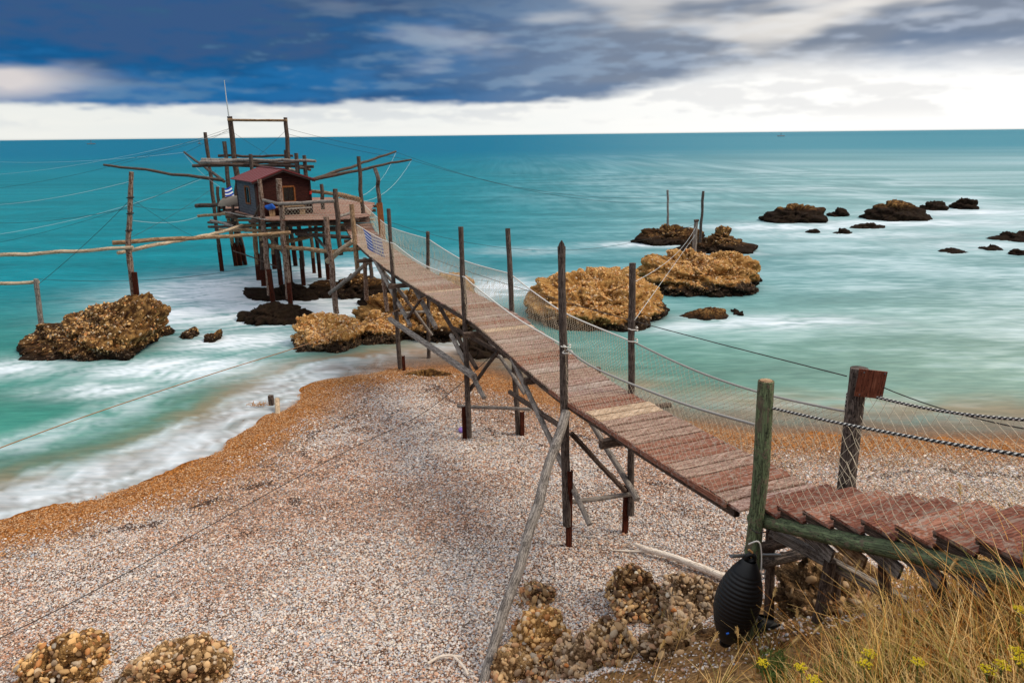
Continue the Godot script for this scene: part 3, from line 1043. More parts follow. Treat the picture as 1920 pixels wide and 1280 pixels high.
func bridge_ropes():
	# hand ropes bay by bay: [points], radius, material, side text
	var bays := [
		[[Vector3(2.856, 4.940, -7.765), Vector3(2.256, 4.701, -9.176), Vector3(1.415, 4.492, -11.226), Vector3(0.997, 4.531, -12.246)], 0.017, "rope_grey", "white hand rope between the pointed and the green post", 0.0, 0.13],
		[[Vector3(0.972, 4.563, -12.306), Vector3(0.084, 4.569, -14.472), Vector3(-0.814, 4.745, -16.662), Vector3(-1.169, 4.852, -17.529)], 0.015, "rope_white", "pale hand rope between the pointed post and the next post", 0.0, 0.1],
		[[Vector3(-1.169, 4.852, -17.529), Vector3(-2.036, 4.616, -19.643), Vector3(-2.947, 4.548, -21.864), Vector3(-4.029, 4.684, -24.503)], 0.015, "rope_white", "pale hand rope over the bridge above the golden boulders", 0.0, 0.1],
		[[Vector3(-4.029, 4.684, -24.503), Vector3(-4.980, 4.574, -26.823), Vector3(-6.685, 4.591, -30.981)], 0.015, "rope_white", "pale hand rope passing behind the striped cloth", 0.0, 0.1],
		[[Vector3(4.190, 4.884, -8.304), Vector3(4.118, 4.837, -8.479), Vector3(3.703, 4.644, -9.490), Vector3(3.265, 4.516, -10.560), Vector3(2.834, 4.463, -11.610), Vector3(2.301, 4.462, -12.910)], 0.016, "rope_grey", "white hand rope from the sign post along the landward rail", 1.27, 0.13],
		[[Vector3(2.294, 4.457, -12.928), Vector3(1.270, 4.375, -15.424), Vector3(0.673, 4.484, -16.882), Vector3(-0.037, 4.714, -18.613)], 0.015, "rope_white", "pale hand rope in front of the broad golden rock", 1.27, 0.1],
		[[Vector3(-0.037, 4.714, -18.613), Vector3(-1.341, 4.492, -21.794), Vector3(-2.106, 4.519, -23.659), Vector3(-3.000, 4.650, -25.839)], 0.015, "rope_white", "pale hand rope with open water behind it", 1.27, 0.1],
		[[Vector3(-3.000, 4.650, -25.839), Vector3(-5.173, 4.416, -31.141), Vector3(-6.310, 4.584, -33.914), Vector3(-7.580, 4.961, -37.010)], 0.015, "rope_white", "pale hand rope climbing to the hut platform", 1.27, 0.12]]
	for bay in bays:
		var pts := bend(bay[0], 6)
		rope(pts, bay[1], M[bay[2]], bay[3], "hand ropes of the footbridge")
		var low := PackedVector3Array()
		var a: Vector3 = pts[0]
		var e: Vector3 = pts[-1]
		for i in 13:
			var z := lerpf(a.z, e.z, i / 12.0)
			low.append(deck_edge(clampf(z, -34.8, -8.05), -0.03 if float(bay[4]) < 0.5 else 1.3, -0.02))
		var near := a.z > -12.0
		net(low, pts, bay[5], float(bay[5]) * 1.25, 0.0027 if near else 0.0036, M.net_thread, "diamond netting under the " + (bay[3] as String).replace("pale ", "").replace("white ", ""))
	# black and white braided ropes along the stair
	var r1 := bend([Vector3(2.952, 5.241, -7.530), Vector3(3.269, 5.396, -6.756), Vector3(3.589, 5.577, -5.975), Vector3(3.812, 5.712, -5.432), Vector3(4.013, 5.846, -4.942)], 6)
	rope(r1, 0.017, M.rope_braid, "thick black and white braided rope running from the green post", "braided ropes along the stair", "hand_rope", 8, 9.0, 1.0)
	var r2 := bend([Vector3(4.183, 4.892, -8.321), Vector3(4.184, 5.036, -8.318), Vector3(4.194, 5.130, -8.293), Vector3(4.329, 5.196, -7.965), Vector3(4.566, 5.285, -7.385), Vector3(4.792, 5.411, -6.835), Vector3(5.038, 5.593, -6.234)], 6)
	rope(r2, 0.017, M.rope_braid, "thick black and white braided rope tied under the blank sign board", "braided ropes along the stair", "hand_rope", 8, 9.0, 1.0)
	# nets beside the stair
	var n1 := PackedVector3Array()
	var n2 := PackedVector3Array()
	for i in 9:
		n1.append(stair_point(-0.3 + i * 0.85, -0.02) + Vector3(0, 0.03, 0))
		n2.append(stair_point(-1.2 + i * 0.95, 1.18) + Vector3(0, 0.03, 0))
	net(n1, r1, 0.13, 0.17, 0.0028, M.net_thread, "coarse diamond netting beside the stair under the rope from the green post")
	net(n2, r2, 0.13, 0.17, 0.0028, M.net_thread, "coarse diamond netting beyond the stair under the rope from the sign post")

# ---------------------------------------------------------------- the stair
func stair_point(i: float, off: float) -> Vector3:
	return Vector3(3.10, 4.07, -7.38) - along_dir * 0.375 * i + Vector3.UP * 0.142 * i + across_dir * off

func stair():
	var o := stair_point(0, 0.6)
	o.y = ground_at(o.x, o.z)
	var t := thing("wooden_stair", "red brown wooden stair with a green log stringer climbing from the bridge", "stair", o)
	for i in range(-1, 9):
		var c := stair_point(i, 0.55)
		var b := mbo(o)
		b.beam(c + across_dir * -0.58 - along_dir * 0.17, c + across_dir * 0.58 - along_dir * 0.17, 0.40, 0.032, Vector3.UP, 0.005, i * 0.23)
		var tr := part("tread", b.mesh(), M.stair_red_wood if (i % 3) != 1 else M.deck_red_wood, t)
		var rb := mbo(o)
		for s in [-0.5, 0.5]:
			rb.beam(c + across_dir * s + Vector3(0, -0.085, 0) + along_dir * 0.02, c + across_dir * s + Vector3(0, -0.085, 0) - along_dir * 0.33, 0.05, 0.125, Vector3.UP, 0.004)
		part("bearer", rb.mesh(), M.dark_wood, tr)
		var nb := mbo(o)
		nb.beam(c + across_dir * -0.57 + Vector3(0, -0.035, 0) + along_dir * 0.015, c + across_dir * 0.57 + Vector3(0, -0.035, 0) + along_dir * 0.015, 0.03, 0.035, Vector3.UP, 0.004)
		part("nosing", nb.mesh(), M.dark_wood, tr)
	# round log stringers
	for k in 2:
		var b := mbo(o)
		var off := 0.02 if k == 0 else 1.05
		pole(b, stair_point(-1.2, off) + Vector3(0, -0.22, 0), stair_point(8.4, off) + Vector3(0, -0.30, 0), 0.085, 0.09, 0.015, 11)
		part("stringer", b.mesh(), M.green_wood if k == 0 else M.grey_wood, t)
	# sloping under-beam and the row of cut boards below
	var ub := mbo(o)
	ub.beam(Vector3(3.222, 3.442, -7.900), Vector3(4.442, 3.109, -6.900), 0.10, 0.13, Vector3.UP, 0.01)
	part("under_beam", ub.mesh(), M.grey_wood, t)
	for i in 5:
		var b := mbo(o)
		var p := stair_point(0.7 + i * 1.1, 0.25) + Vector3(0, -0.36, 0)
		b.beam(p + along_dir * 0.35, p - along_dir * 0.32 + Vector3(0, -0.12, 0), 0.045, 0.17, Vector3.UP, 0.006)
		part("carriage_board", b.mesh(), M.grey_wood if i != 1 else M.tan_wood, t)
	# legs and the two round ties behind the green post
	for p in [[Vector3(3.627, 2.371, -7.300), Vector3(3.716, 3.408, -7.300), 0.075], [Vector3(4.149, 2.376, -7.900), Vector3(4.133, 2.931, -7.900), 0.07], [Vector3(3.494, 1.795, -8.350), Vector3(3.412, 3.248, -8.350), 0.07], [Vector3(4.230, 3.112, -6.900), Vector3(4.108, 3.700, -6.900), 0.07], [Vector3(4.365, 3.498, -6.200), Vector3(4.269, 3.940, -6.200), 0.08]]:
		var b := mbo(o)
		pole(b, p[0], p[1], p[2], (p[2] as float) * 0.92, 0.02)
		part("leg", b.mesh(), M.dark_wood, t)
	for p in [[Vector3(2.970, 3.163, -7.900), Vector3(3.995, 2.886, -8.600), 0.07, "dark_wood"], [Vector3(3.076, 2.993, -7.850), Vector3(4.208, 2.653, -8.700), 0.075, "post_wood"]]:
		var b := mbo(o)
		pole(b, p[0], p[1], p[2], p[2], 0.008)
		part("tie_beam", b.mesh(), M[p[3]], t)
	# bits of pipe
	var pb := mbo(o)
	pb.tube(PackedVector3Array([Vector3(2.526, 3.513, -7.250), Vector3(3.411, 3.031, -8.000)]), PackedFloat32Array([0.022, 0.022]), 10)
	part("pipe", pb.mesh(), M.steel, t)

func stair_posts():
	var f: Vector3 = Vector3(2.918, 2.175, -7.507)
	var g := f
	g.y = ground_at(f.x, f.z) - 0.15
	var t := thing("green_post", "thick round post with flaking green paint at the foot of the stair", "post", g)
	var b := mbo(g)
	pole(b, g, Vector3(2.878, 5.542, -7.604), 0.098, 0.092, 0.012, 14)
	part("post", b.mesh(), M.green_wood, t)
	var c := mbo(g)
	var tp: Vector3 = Vector3(2.878, 5.542, -7.604)
	c.tube(PackedVector3Array([tp + Vector3(0, -0.002, 0), tp + Vector3(0, 0.008, 0)]), PackedFloat32Array([0.088, 0.07]), 14)
	part("sawn_end", c.mesh(), M.tan_wood, t)
	for y in [0.35, 0.42, 1.0]:
		var w := mbo(g)
		var pts := PackedVector3Array()
		for i in 14:
			var a := TAU * i / 13.0
			pts.append(g + Vector3(0.02, 0.75 + y, 0) + Vector3(cos(a) * 0.108, 0.015 * sin(a * 2.0), sin(a) * 0.108))
		w.tube(pts, same(14, 0.007), 5)
		part("wire_loop", w.mesh(), M.rope_grey if y < 0.5 else M.cable_dark, t)
	var f2: Vector3 = Vector3(4.229, 3.902, -8.130)
	f2.y -= 0.5
	var t2 := thing("sign_post", "dark timber post carrying a blank brown wooden board", "post", f2)
	var b2 := mbo(f2)
	pole(b2, f2, Vector3(4.211, 5.491, -8.172), 0.115, 0.1, 0.008, 12)
	part("post", b2.mesh(), M.post_wood, t2)
	var b3 := mbo(f2)
	var mid: Vector3 = Vector3(4.248, 5.365, -8.082)
	mid += Vector3(-0.02, 0, 0.125)
	b3.beam(mid + Vector3(0.02, -0.17, 0), mid + Vector3(0.04, 0.17, 0), 0.31, 0.022, Vector3(-0.25, 0, 1), 0.003)
	var bd := part("board", b3.mesh(), M.sign_wood, t2)
	for s in [Vector3(-0.11, -0.14, 0), Vector3(0.13, 0.14, 0), Vector3(0.12, -0.14, 0), Vector3(-0.09, 0.14, 0)]:
		var sc := mbo(f2)
		var p: Vector3 = mid + Vector3(0.03, 0, 0.012) + s + Vector3(0, 0, (s as Vector3).x * 0.25)
		sc.tube(PackedVector3Array([p, p + Vector3(-0.002, 0, 0.006)]), PackedFloat32Array([0.011, 0.008]), 8)
		part("screw", sc.mesh(), M.steel, bd)
	# loose end of a dark bar wrapped in pale tape, at the top of the stair
	var h0: Vector3 = Vector3(4.283, 4.407, -5.600)
	var hb := thing("stair_handle", "black bar with white tape leaning on the stair side", "bar", h0)
	var h1 := mbo(h0)
	h1.tube(PackedVector3Array([Vector3(4.384, 4.517, -5.600), Vector3(4.658, 4.721, -5.600)]), PackedFloat32Array([0.02, 0.02]), 10)
	part("bar", h1.mesh(), M.rubber, hb)
	var h2 := mbo(h0)
	h2.tube(PackedVector3Array([Vector3(4.166, 4.241, -5.600), Vector3(4.288, 4.379, -5.600), Vector3(4.393, 4.522, -5.600)]), PackedFloat32Array([0.022, 0.026, 0.024]), 10)
	part("taped_end", h2.mesh(), M.rope_white, hb)

func fender():
	var top: Vector3 = Vector3(2.738, 3.473, -7.220)
	var bot: Vector3 = Vector3(2.546, 2.373, -7.220)
	var up := (top - bot).normalized()
	var sd := up.cross(Vector3(0, 0, 1)).normalized()
	var ax := Basis(sd, up, sd.cross(up))
	var L := top.distance_to(bot)
	var t := thing("boat_fender", "black ribbed rubber boat fender hanging on the green post", "fender", bot)
	var prof := []
	for i in 97:
		var f := i / 96.0
		var r := 0.265 * pow(sin(PI * clampf(0.06 + f * 0.885, 0.0, 1.0)), 0.72)
		if f > 0.26 and f < 0.86: r -= 0.011 * pow(absf(cos((f - 0.26) / 0.6 * PI * 13.0)), 6.0)
		prof.append(Vector2(maxf(r, 0.03), f * L))
	var b := MB.new()
	b.lathe(Vector3.ZERO, ax, prof, 36)
	part("body", b.mesh(), M.rubber, t)
	for e in 2:
		var c := Vector3.ZERO if e == 0 else up * L
		var out := -up if e == 0 else up
		var rb := MB.new()
		var pts := PackedVector3Array()
		for i in 17:
			var a := TAU * i / 16.0
			pts.append(c + out * (0.03 + 0.045 * cos(a)) + sd * 0.05 * sin(a))
		rb.tube(pts, same(17, 0.028), 8)
		part("lug", rb.mesh(), M.rubber, t)
	var rp := MB.new()
	rp.tube(bend([up * (L + 0.04), up * (L + 0.10) + Vector3(0.005, 0, 0), Vector3(2.713, 3.615, -7.220) - bot], 4), same(9, 0.013), 7)
	part("hanging_rope", rp.mesh(), M.rope_tan, t)
	var rc := MB.new()
	var p0: Vector3 = Vector3(2.462, 2.640, -7.000)
	rc.tube(PackedVector3Array([p0 - bot, p0 - bot + Vector3(0.03, 0.01, 0)]), PackedFloat32Array([0.012, 0.012]), 7)
	part("blue_plug", rc.mesh(), M.blue_plastic, t)
	# loose cord looped round the ties
	var cd := bend([Vector3(2.719, 3.666, -7.250), Vector3(2.808, 3.731, -7.200), Vector3(2.857, 3.591, -7.200), Vector3(2.875, 3.307, -7.200), Vector3(2.874, 2.967, -7.220), Vector3(2.902, 2.609, -7.250)], 6)
	rope(cd, 0.009, M.rope_white, "thin pale cord hanging down beside the black fender", "", "loose_cord")
	var sk: Vector3 = Vector3(2.969, 2.063, -7.595)
	sk.z = -7.6
	sk.y = ground_at(sk.x, sk.z) + 0.05
	var bg := mbo(sk)
	var pr := []
	for i in 13:
		var f := i / 12.0
		pr.append(Vector2(0.24 * sqrt(maxf(1.0 - f * f, 0.0)) + 0.01, f * 0.42))
	bg.lathe(sk, Basis(Vector3(1, 0, 0), Vector3(0.35, 1, 0.1).normalized(), Vector3(0, 0, 1)), pr, 14)
	for i in bg.v.size(): bg.v[i] = bg.v[i] * Vector3(1.0, 0.75, 0.8) + Vector3(1, 0.9, 1) * 0.16 * nf.get_noise_3dv(bg.v[i] * 70.0)
	solo("plastic_sack", bg, M.rubber, "crumpled black sack lying at the foot of the green post", "sack")

# ---------------------------------------------------------------- the fishing platform
func clip_span(poly: Array, z: float) -> Vector2:
	var lo := 1e9
	var hi := -1e9
	for i in poly.size():
		var a: Vector2 = poly[i]
		var b: Vector2 = poly[(i + 1) % poly.size()]
		if (a.y - z) * (b.y - z) <= 0.0 and absf(a.y - b.y) > 1e-5:
			var x := a.x + (b.x - a.x) * (z - a.y) / (b.y - a.y)
			lo = minf(lo, x)
			hi = maxf(hi, x)
	return Vector2(lo, hi)

func platform():
	var o := Vector3(-11.5, 0, -38)
	var t := thing("fishing_platform", "timber fishing platform on rusty piles standing in the surf under the hut", "platform", o)
	var poly := [Vector2(-11.3, -33.3), Vector2(-7.95, -33.4), Vector2(-6.9, -34.7), Vector2(-8.0, -42), Vector2(-12, -46.5), Vector2(-18, -45.5), Vector2(-14.47, -36.9)]
	var z := -33.5
	while z > -46.0:
		var sp := clip_span(poly, z)
		if sp.y - sp.x > 0.3:
			var b := mbo(o)
			b.beam(Vector3(sp.x - rng.randf() * 0.15, 4.54, z), Vector3(sp.y + rng.randf() * 0.12, 4.54, z), 0.20, 0.035, Vector3.UP, 0.005, rng.randf() * 3.0)
			part("plank", b.mesh(), M.deck_wood if rng.randf() < 0.5 else M.deck_red_wood, t)
		z -= 0.215
	# grey boards laid along the outer corner
	for i in 4:
		var b := mbo(o)
		var off := Vector3(-0.13, 0, -0.11) * i
		b.beam(Vector3(-11.25, 4.585, -33.25) + off, Vector3(-14.5, 4.585, -36.95) + off + Vector3(rng.randf() * 0.3, 0, 0), 0.15, 0.03, Vector3.UP, 0.004, rng.randf() * 2.0)
		part("plank", b.mesh(), M.grey_wood, t)
	# joists and beams below
	for p in [[Vector3(-11.763, 4.208, -34.200), Vector3(-8.041, 4.378, -33.700), 0.1, "dark_wood"], [Vector3(-10.718, 3.865, -34.600), Vector3(-7.831, 4.101, -33.900), 0.11, "dark_wood"], [Vector3(-10.297, 3.810, -34.200), Vector3(-7.355, 3.738, -33.200), 0.1, "dark_wood"],
			[Vector3(-17.378, 4.093, -40.000), Vector3(-14.412, 4.523, -37.000), 0.08, "tan_wood"], [Vector3(-19.196, 4.290, -44.000), Vector3(-16.233, 4.510, -43.000), 0.13, "dark_wood"], [Vector3(-17.312, 3.621, -41.000), Vector3(-14.362, 4.031, -37.000), 0.07, "dark_wood"],
			[Vector3(-15.555, 4.158, -37.200), Vector3(-14.044, 3.962, -36.200), 0.07, "grey_wood"], [Vector3(-17.735, 3.259, -42.000), Vector3(-14.539, 3.471, -40.000), 0.08, "dark_wood"], [Vector3(-14.659, 3.806, -36.000), Vector3(-11.273, 3.935, -34.500), 0.09, "tan_wood"],
			[Vector3(-12.009, 3.261, -34.400), Vector3(-8.126, 3.230, -32.200), 0.11, "tan_wood"], [Vector3(-8.718, 2.590, -33.400), Vector3(-7.190, 3.676, -32.400), 0.13, "pale_wood"], [Vector3(-11.878, 2.984, -37.000), Vector3(-10.263, 3.354, -37.000), 0.11, "tan_wood"],
			[Vector3(-13.373, 3.054, -38.000), Vector3(-10.690, 3.736, -36.000), 0.1, "tan_wood"], [Vector3(-10.374, 3.288, -37.500), Vector3(-8.719, 3.182, -33.500), 0.08, "grey_wood"], [Vector3(-8.432, 1.280, -32.300), Vector3(-5.883, 3.247, -29.800), 0.09, "grey_wood"],
			[Vector3(-8.505, 3.012, -33.600), Vector3(-6.246, 3.611, -31.000), 0.1, "tan_wood"], [Vector3(-15.291, 2.289, -39.000), Vector3(-11.953, 1.903, -36.000), 0.035, "dark_wood"], [Vector3(-11.562, 3.903, -33.800), Vector3(-11.463, 2.446, -36.000), 0.08, "bark_wood"]]:
		var b := mbo(o)
		pole(b, p[0], p[1], p[2], (p[2] as float) * 0.92, 0.025)
		part("beam", b.mesh(), M[p[3]], t)
	for zz in [-34.0, -36.2, -38.6, -41.0, -43.6]:
		var sp := clip_span(poly, zz)
		var b := mbo(o)
		b.beam(Vector3(sp.x - 0.5, 4.44, zz), Vector3(sp.y + 0.25, 4.44, zz), 0.16, 0.16, Vector3.UP, 0.02, rng.randf())
		part("beam", b.mesh(), M.dark_wood, t)
		if zz < -34.5 and zz > -43.0:
			var b2 := mbo(o)
			b2.beam(Vector3(sp.x + 0.4, 3.75, zz + 0.1), Vector3(sp.y + 0.1, 3.7, zz + 0.1), 0.13, 0.13, Vector3.UP, 0.02, rng.randf())
			part("beam", b2.mesh(), M.tan_wood, t)
	# legs: foot pixel at sea level, each with a rusty pile at its foot
	var legs := [
		[Vector3(-18.696, 0.000, -45.439), 8.6, 0.13], [Vector3(-18.521, 0.000, -47.583), 4.4, 0.15], [Vector3(-18.303, 0.000, -47.774), 4.4, 0.15], [Vector3(-18.008, 0.000, -47.963), 4.4, 0.14], [Vector3(-15.239, 0.000, -42.258), 4.4, 0.16], [Vector3(-14.357, 0.000, -40.477), 4.4, 0.17],
		[Vector3(-13.416, 0.000, -40.731), 4.4, 0.14], [Vector3(-13.114, 0.000, -41.494), 4.4, 0.14], [Vector3(-12.048, 0.000, -40.504), 4.4, 0.13], [Vector3(-14.451, 0.000, -47.328), 4.4, 0.15], [Vector3(-12.441, 0.000, -44.333), 4.4, 0.12], [Vector3(-11.658, 0.000, -42.721), 4.4, 0.12], [Vector3(-11.007, 0.000, -42.185), 4.4, 0.13], [Vector3(-15.534, 0.000, -46.009), 4.4, 0.15], [Vector3(-13.919, 0.000, -47.092), 4.4, 0.14]]
	for i in legs.size():
		var a: Vector3 = legs[i][0]
		var top: float = legs[i][1]
		var r: float = legs[i][2]
		# legs lean a little, so their heads come in under the deck
		var e := Vector3(a.x + rng.randf_range(-0.15, 0.15), top, a.z + rng.randf_range(-0.1, 0.1))
		if top < 5.0:
			e.x = lerpf(e.x, o.x, 0.06)
			e.z = clampf(e.z, -46.0, -33.6)
		var b := mbo(o)
		var sp := a.lerp(e, 0.22 if top < 5.0 else 0.14)
		pole(b, sp, e, r * 0.92, r * 0.8, 0.03)
		var lg := part("leg", b.mesh(), M.dark_wood if i % 3 != 1 else M.tan_wood, t)
		var b2 := mbo(o)
		var q := a.lerp(e, 0.36 if top < 5.0 else 0.2)
		b2.beam(a - Vector3(0, 1.5, 0), q, r * 1.7, r * 1.3, Vector3(0, 0, 1), 0.01)
		part("steel_pile", b2.mesh(), M.rust, lg)
	# tall bark-covered front posts that also carry the rail
	for p in [[Vector3(-11.770, 0.866, -34.000), Vector3(-11.677, 6.390, -33.900), 0.15, 0.1, "bark_wood"], [Vector3(-10.776, 0.759, -33.600), Vector3(-10.655, 6.426, -33.500), 0.14, 0.13, "bark_wood"], [Vector3(-8.162, 0.334, -32.200), Vector3(-8.284, 4.818, -32.200), 0.13, 0.12, "bark_wood"], [Vector3(-7.942, 2.951, -33.000), Vector3(-7.974, 5.976, -33.000), 0.11, 0.11, "dark_wood"], [Vector3(-9.364, 4.784, -36.000), Vector3(-9.366, 6.010, -36.000), 0.09, 0.09, "dark_wood"], [Vector3(-7.114, 4.685, -34.700), Vector3(-7.157, 7.352, -34.700), 0.1, 0.09, "dark_wood"], [Vector3(-15.642, 4.237, -38.500), Vector3(-15.505, 5.775, -38.500), 0.09, 0.08, "dark_wood"], [Vector3(-15.346, 4.319, -38.500), Vector3(-15.230, 5.717, -38.500), 0.08, 0.08, "dark_wood"], [Vector3(-14.213, 4.357, -37.000), Vector3(-14.251, 4.954, -37.000), 0.08, 0.08, "dark_wood"]]:
		var b := mbo(o)
		pole(b, p[0], p[1], p[2], p[3], 0.035, 10)
		part("rail_post", b.mesh(), M[p[4]], t)
	for p in [[Vector3(-11.632, 0.380, -33.900), Vector3(-11.645, 2.166, -33.800)], [Vector3(-10.677, 0.411, -33.500), Vector3(-10.667, 1.564, -33.500)]]:
		var b := mbo(o)
		b.beam((p[0] as Vector3) - Vector3(0, 0.6, 0), p[1], 0.2, 0.16, Vector3(0, 0, 1), 0.01)
		part("steel_pile", b.mesh(), M.rust, t)
	# hand rails
	for p in [[Vector3(-11.572, 5.445, -33.800), Vector3(-10.615, 5.299, -33.400), 0.07, "grey_wood"], [Vector3(-10.763, 5.300, -33.400), Vector3(-8.018, 5.436, -32.900), 0.08, "grey_wood"], [Vector3(-10.089, 5.636, -36.600), Vector3(-8.570, 5.540, -35.600), 0.09, "tan_wood"], [Vector3(-8.621, 5.566, -35.600), Vector3(-7.152, 5.327, -34.600), 0.11, "tan_wood"], [Vector3(-7.978, 4.703, -33.000), Vector3(-7.496, 4.812, -34.000), 0.07, "grey_wood"], [Vector3(-10.617, 4.976, -34.200), Vector3(-9.805, 4.916, -35.500), 0.05, "grey_wood"]]:
		var b := mbo(o)
		pole(b, p[0], p[1], p[2], (p[2] as float) * 0.95, 0.02)
		var hr := part("hand_rail", b.mesh(), M[p[3]], t)
		if (p[2] as float) > 0.1:
			var w := mbo(o)
			var pts := PackedVector3Array()
			for i in 97:
				var f := i / 96.0
				var a := TAU * f * 14.0
				pts.append((p[0] as Vector3).lerp(p[1], f) + Vector3(0.3 * cos(a), sin(a), 0.8 * cos(a)).normalized() * 0.125)
			w.tube(pts, same(97, 0.022), 5)
			part("wound_rope", w.mesh(), M.rope_tan, hr)
	# slanting stay before the corner
	var sb := mbo(o)
	pole(sb, Vector3(-12.533, 4.270, -34.600), Vector3(-11.815, 5.207, -34.000), 0.06, 0.05, 0.02)
	part("stay", sb.mesh(), M.dark_wood, t)
	# posts and long spars stacked on the rack over the roof
	for p in [[Vector3(-16.668, 5.633, -43.000), Vector3(-16.620, 8.061, -43.000), 0.13], [Vector3(-14.158, 5.801, -40.000), Vector3(-14.124, 7.390, -40.000), 0.12], [Vector3(-13.174, 5.609, -42.800), Vector3(-13.044, 7.547, -42.800), 0.12], [Vector3(-11.633, 5.190, -40.100), Vector3(-11.657, 7.417, -40.100), 0.13], [Vector3(-11.276, 4.895, -40.100), Vector3(-11.232, 7.300, -40.100), 0.12]]:
		var b := mbo(o)
		var a: Vector3 = p[0]
		a.y = 4.5
		pole(b, a, p[1], p[2], (p[2] as float) * 0.85, 0.03)
		part("rack_post", b.mesh(), M.post_wood, t)
	for p in [[Vector3(-17.142, 7.250, -43.200), Vector3(-12.701, 7.208, -43.000), 0.11, "dark_wood"], [Vector3(-17.042, 6.984, -40.400), Vector3(-14.172, 7.074, -40.200), 0.15, "grey_wood"], [Vector3(-17.090, 7.118, -40.700), Vector3(-10.566, 6.990, -39.900), 0.13, "grey_wood"], [Vector3(-17.596, 6.782, -40.600), Vector3(-13.422, 6.775, -40.400), 0.13, "dark_wood"], [Vector3(-16.418, 6.871, -40.200), Vector3(-10.788, 6.698, -40.200), 0.13, "dark_wood"], [Vector3(-15.359, 6.891, -40.900), Vector3(-11.675, 6.895, -40.500), 0.12, "dark_wood"], [Vector3(-11.439, 6.673, -39.600), Vector3(-11.117, 6.512, -40.600), 0.13, "dark_wood"], [Vector3(-16.059, 6.516, -43.000), Vector3(-16.420, 4.543, -43.000), 0.14, "dark_wood"], [Vector3(-12.392, 6.507, -41.000), Vector3(-11.985, 6.386, -41.000), 0.15, "grey_wood"]]:
		var b := mbo(o)
		pole(b, p[0], p[1], (p[2] as float) * 0.72, (p[2] as float) * 0.62, 0.045)
		part("spar", b.mesh(), M[p[3]], t)

	# goal-shaped mast
	var ma: Vector3 = Vector3(-16.125, 5.466, -43.100)
	ma.y = 4.5
	var mt := thing("rigging_mast", "tall goal-shaped mast frame behind the hut roof", "mast", ma)
	for p in [[ma, Vector3(-16.179, 9.449, -43.100), 0.17, 0.14], [Vector3(-12.940, 5.466, -42.600), Vector3(-12.804, 9.343, -42.600), 0.14, 0.11]]:
		var b := mbo(ma)
		var a: Vector3 = p[0]
		a.y = 4.5
		pole(b, a, p[1], p[2], p[3], 0.03)
		part("mast_post", b.mesh(), M.dark_wood, mt)
	var cb := mbo(ma)
	pole(cb, Vector3(-16.259, 9.242, -43.000), Vector3(-12.700, 9.166, -42.500), 0.075, 0.07, 0.01)
	part("mast_bar", cb.mesh(), M.tan_wood, mt)
	var an := mbo(Vector3(-16.149, 9.387, -43.000))
	an.tube(PackedVector3Array([Vector3(-16.180, 9.388, -43.000), Vector3(-16.208, 10.407, -43.000), Vector3(-16.206, 11.413, -43.000)]), PackedFloat32Array([0.04, 0.028, 0.018]), 6)
	solo("antenna", an, M.cable_pale, "thin whip antenna standing on the left mast post", "antenna")

	# booms reaching out over the water
	var booms := [
		[Vector3(-10.613, 6.052, -39.000), Vector3(-6.980, 7.345, -45.000), 0.12, 0.08, "dark_wood", "upper net boom slanting out past the rail post on the bridge side"],
		[Vector3(-10.532, 6.075, -38.600), Vector3(-5.520, 6.985, -41.000), 0.12, 0.075, "dark_wood", "lower net boom reaching over the bent pole on the bridge side"],
		[Vector3(-16.508, 5.847, -42.000), Vector3(-20.354, 7.433, -46.000), 0.12, 0.08, "post_wood", "short net boom rising steeply behind the stacked spars"],
		[Vector3(-16.167, 5.963, -41.000), Vector3(-23.289, 6.846, -42.000), 0.12, 0.085, "dark_wood", "long level net boom pointing over the lone post on the dark rock"]]
	for p in booms:
		var b := mbo(p[0])
		pole(b, p[0], p[1], (p[2] as float) * 0.8, (p[3] as float) * 0.75, 0.04)
		solo("net_boom", b, M[p[4]], p[5], "boom", "net booms of the platform")
	# bent pole and broad board beside the bridge
	var bp: Vector3 = Vector3(-5.941, 3.460, -33.118)
	var bt := thing("rail_pole", "crooked pole lashed to a broad upright brown board", "pole", bp)
	var zb := -bp.z
	var b1 := mbo(bp)
	b1.beam(bp - Vector3(0, 0.4, 0), Vector3(-6.088, 5.291, -33.478), 0.28, 0.06, Vector3(0, 0, 1), 0.01)
	part("board", b1.mesh(), M.orange_wood, bt)
	var b4 := mbo(bp)
	var bpts := bend([Vector3(-6.136, 4.826, -33.726), Vector3(-6.109, 5.471, -33.660), Vector3(-6.183, 5.994, -33.839), Vector3(-6.097, 6.370, -33.630), Vector3(-6.315, 6.779, -34.163)], 4)
	b4.tube(bpts, same(bpts.size(), 0.095), 9)
	part("pole", b4.mesh(), M.post_wood, bt)

	# clutter at the seaward end of the hut
	cloth("striped_cloth", Vector3(-15.542, 5.685, -39.000), Vector3(-15.100, 5.772, -39.300), Vector3(0.25, -1.0, 0.1), "blue and white striped cloth hung on the posts beside the hut", "striped cloths")
	var np: Vector3 = Vector3(-14.840, 5.036, -38.600)
	var nb := mbo(np)
	var pr := []
	for i in 9:
		var f := i / 8.0
		pr.append(Vector2(0.75 * sqrt(maxf(1.0 - f * f, 0.0)) + 0.01, f * 0.5))
	nb.lathe(np - Vector3(0, 0.25, 0), Basis.IDENTITY, pr, 18)
	for i in nb.v.size(): nb.v[i] += Vector3(1, 0.6, 1) * 0.14 * nf.get_noise_3dv(nb.v[i] * 60.0)
	solo("net_heap", nb, M.net_thread_dark, "heap of folded fishing net on the platform behind the hut", "net")
	var bl := mbo(Vector3(-11.543, 5.090, -33.900))
	var tp := PackedVector3Array([Vector3(-11.538, 5.139, -33.900), Vector3(-11.376, 5.093, -33.850), Vector3(-11.180, 5.145, -33.800), Vector3(-11.037, 5.069, -33.800)])
	bl.tube(tp, PackedFloat32Array([0.05, 0.13, 0.14, 0.04]), 8)
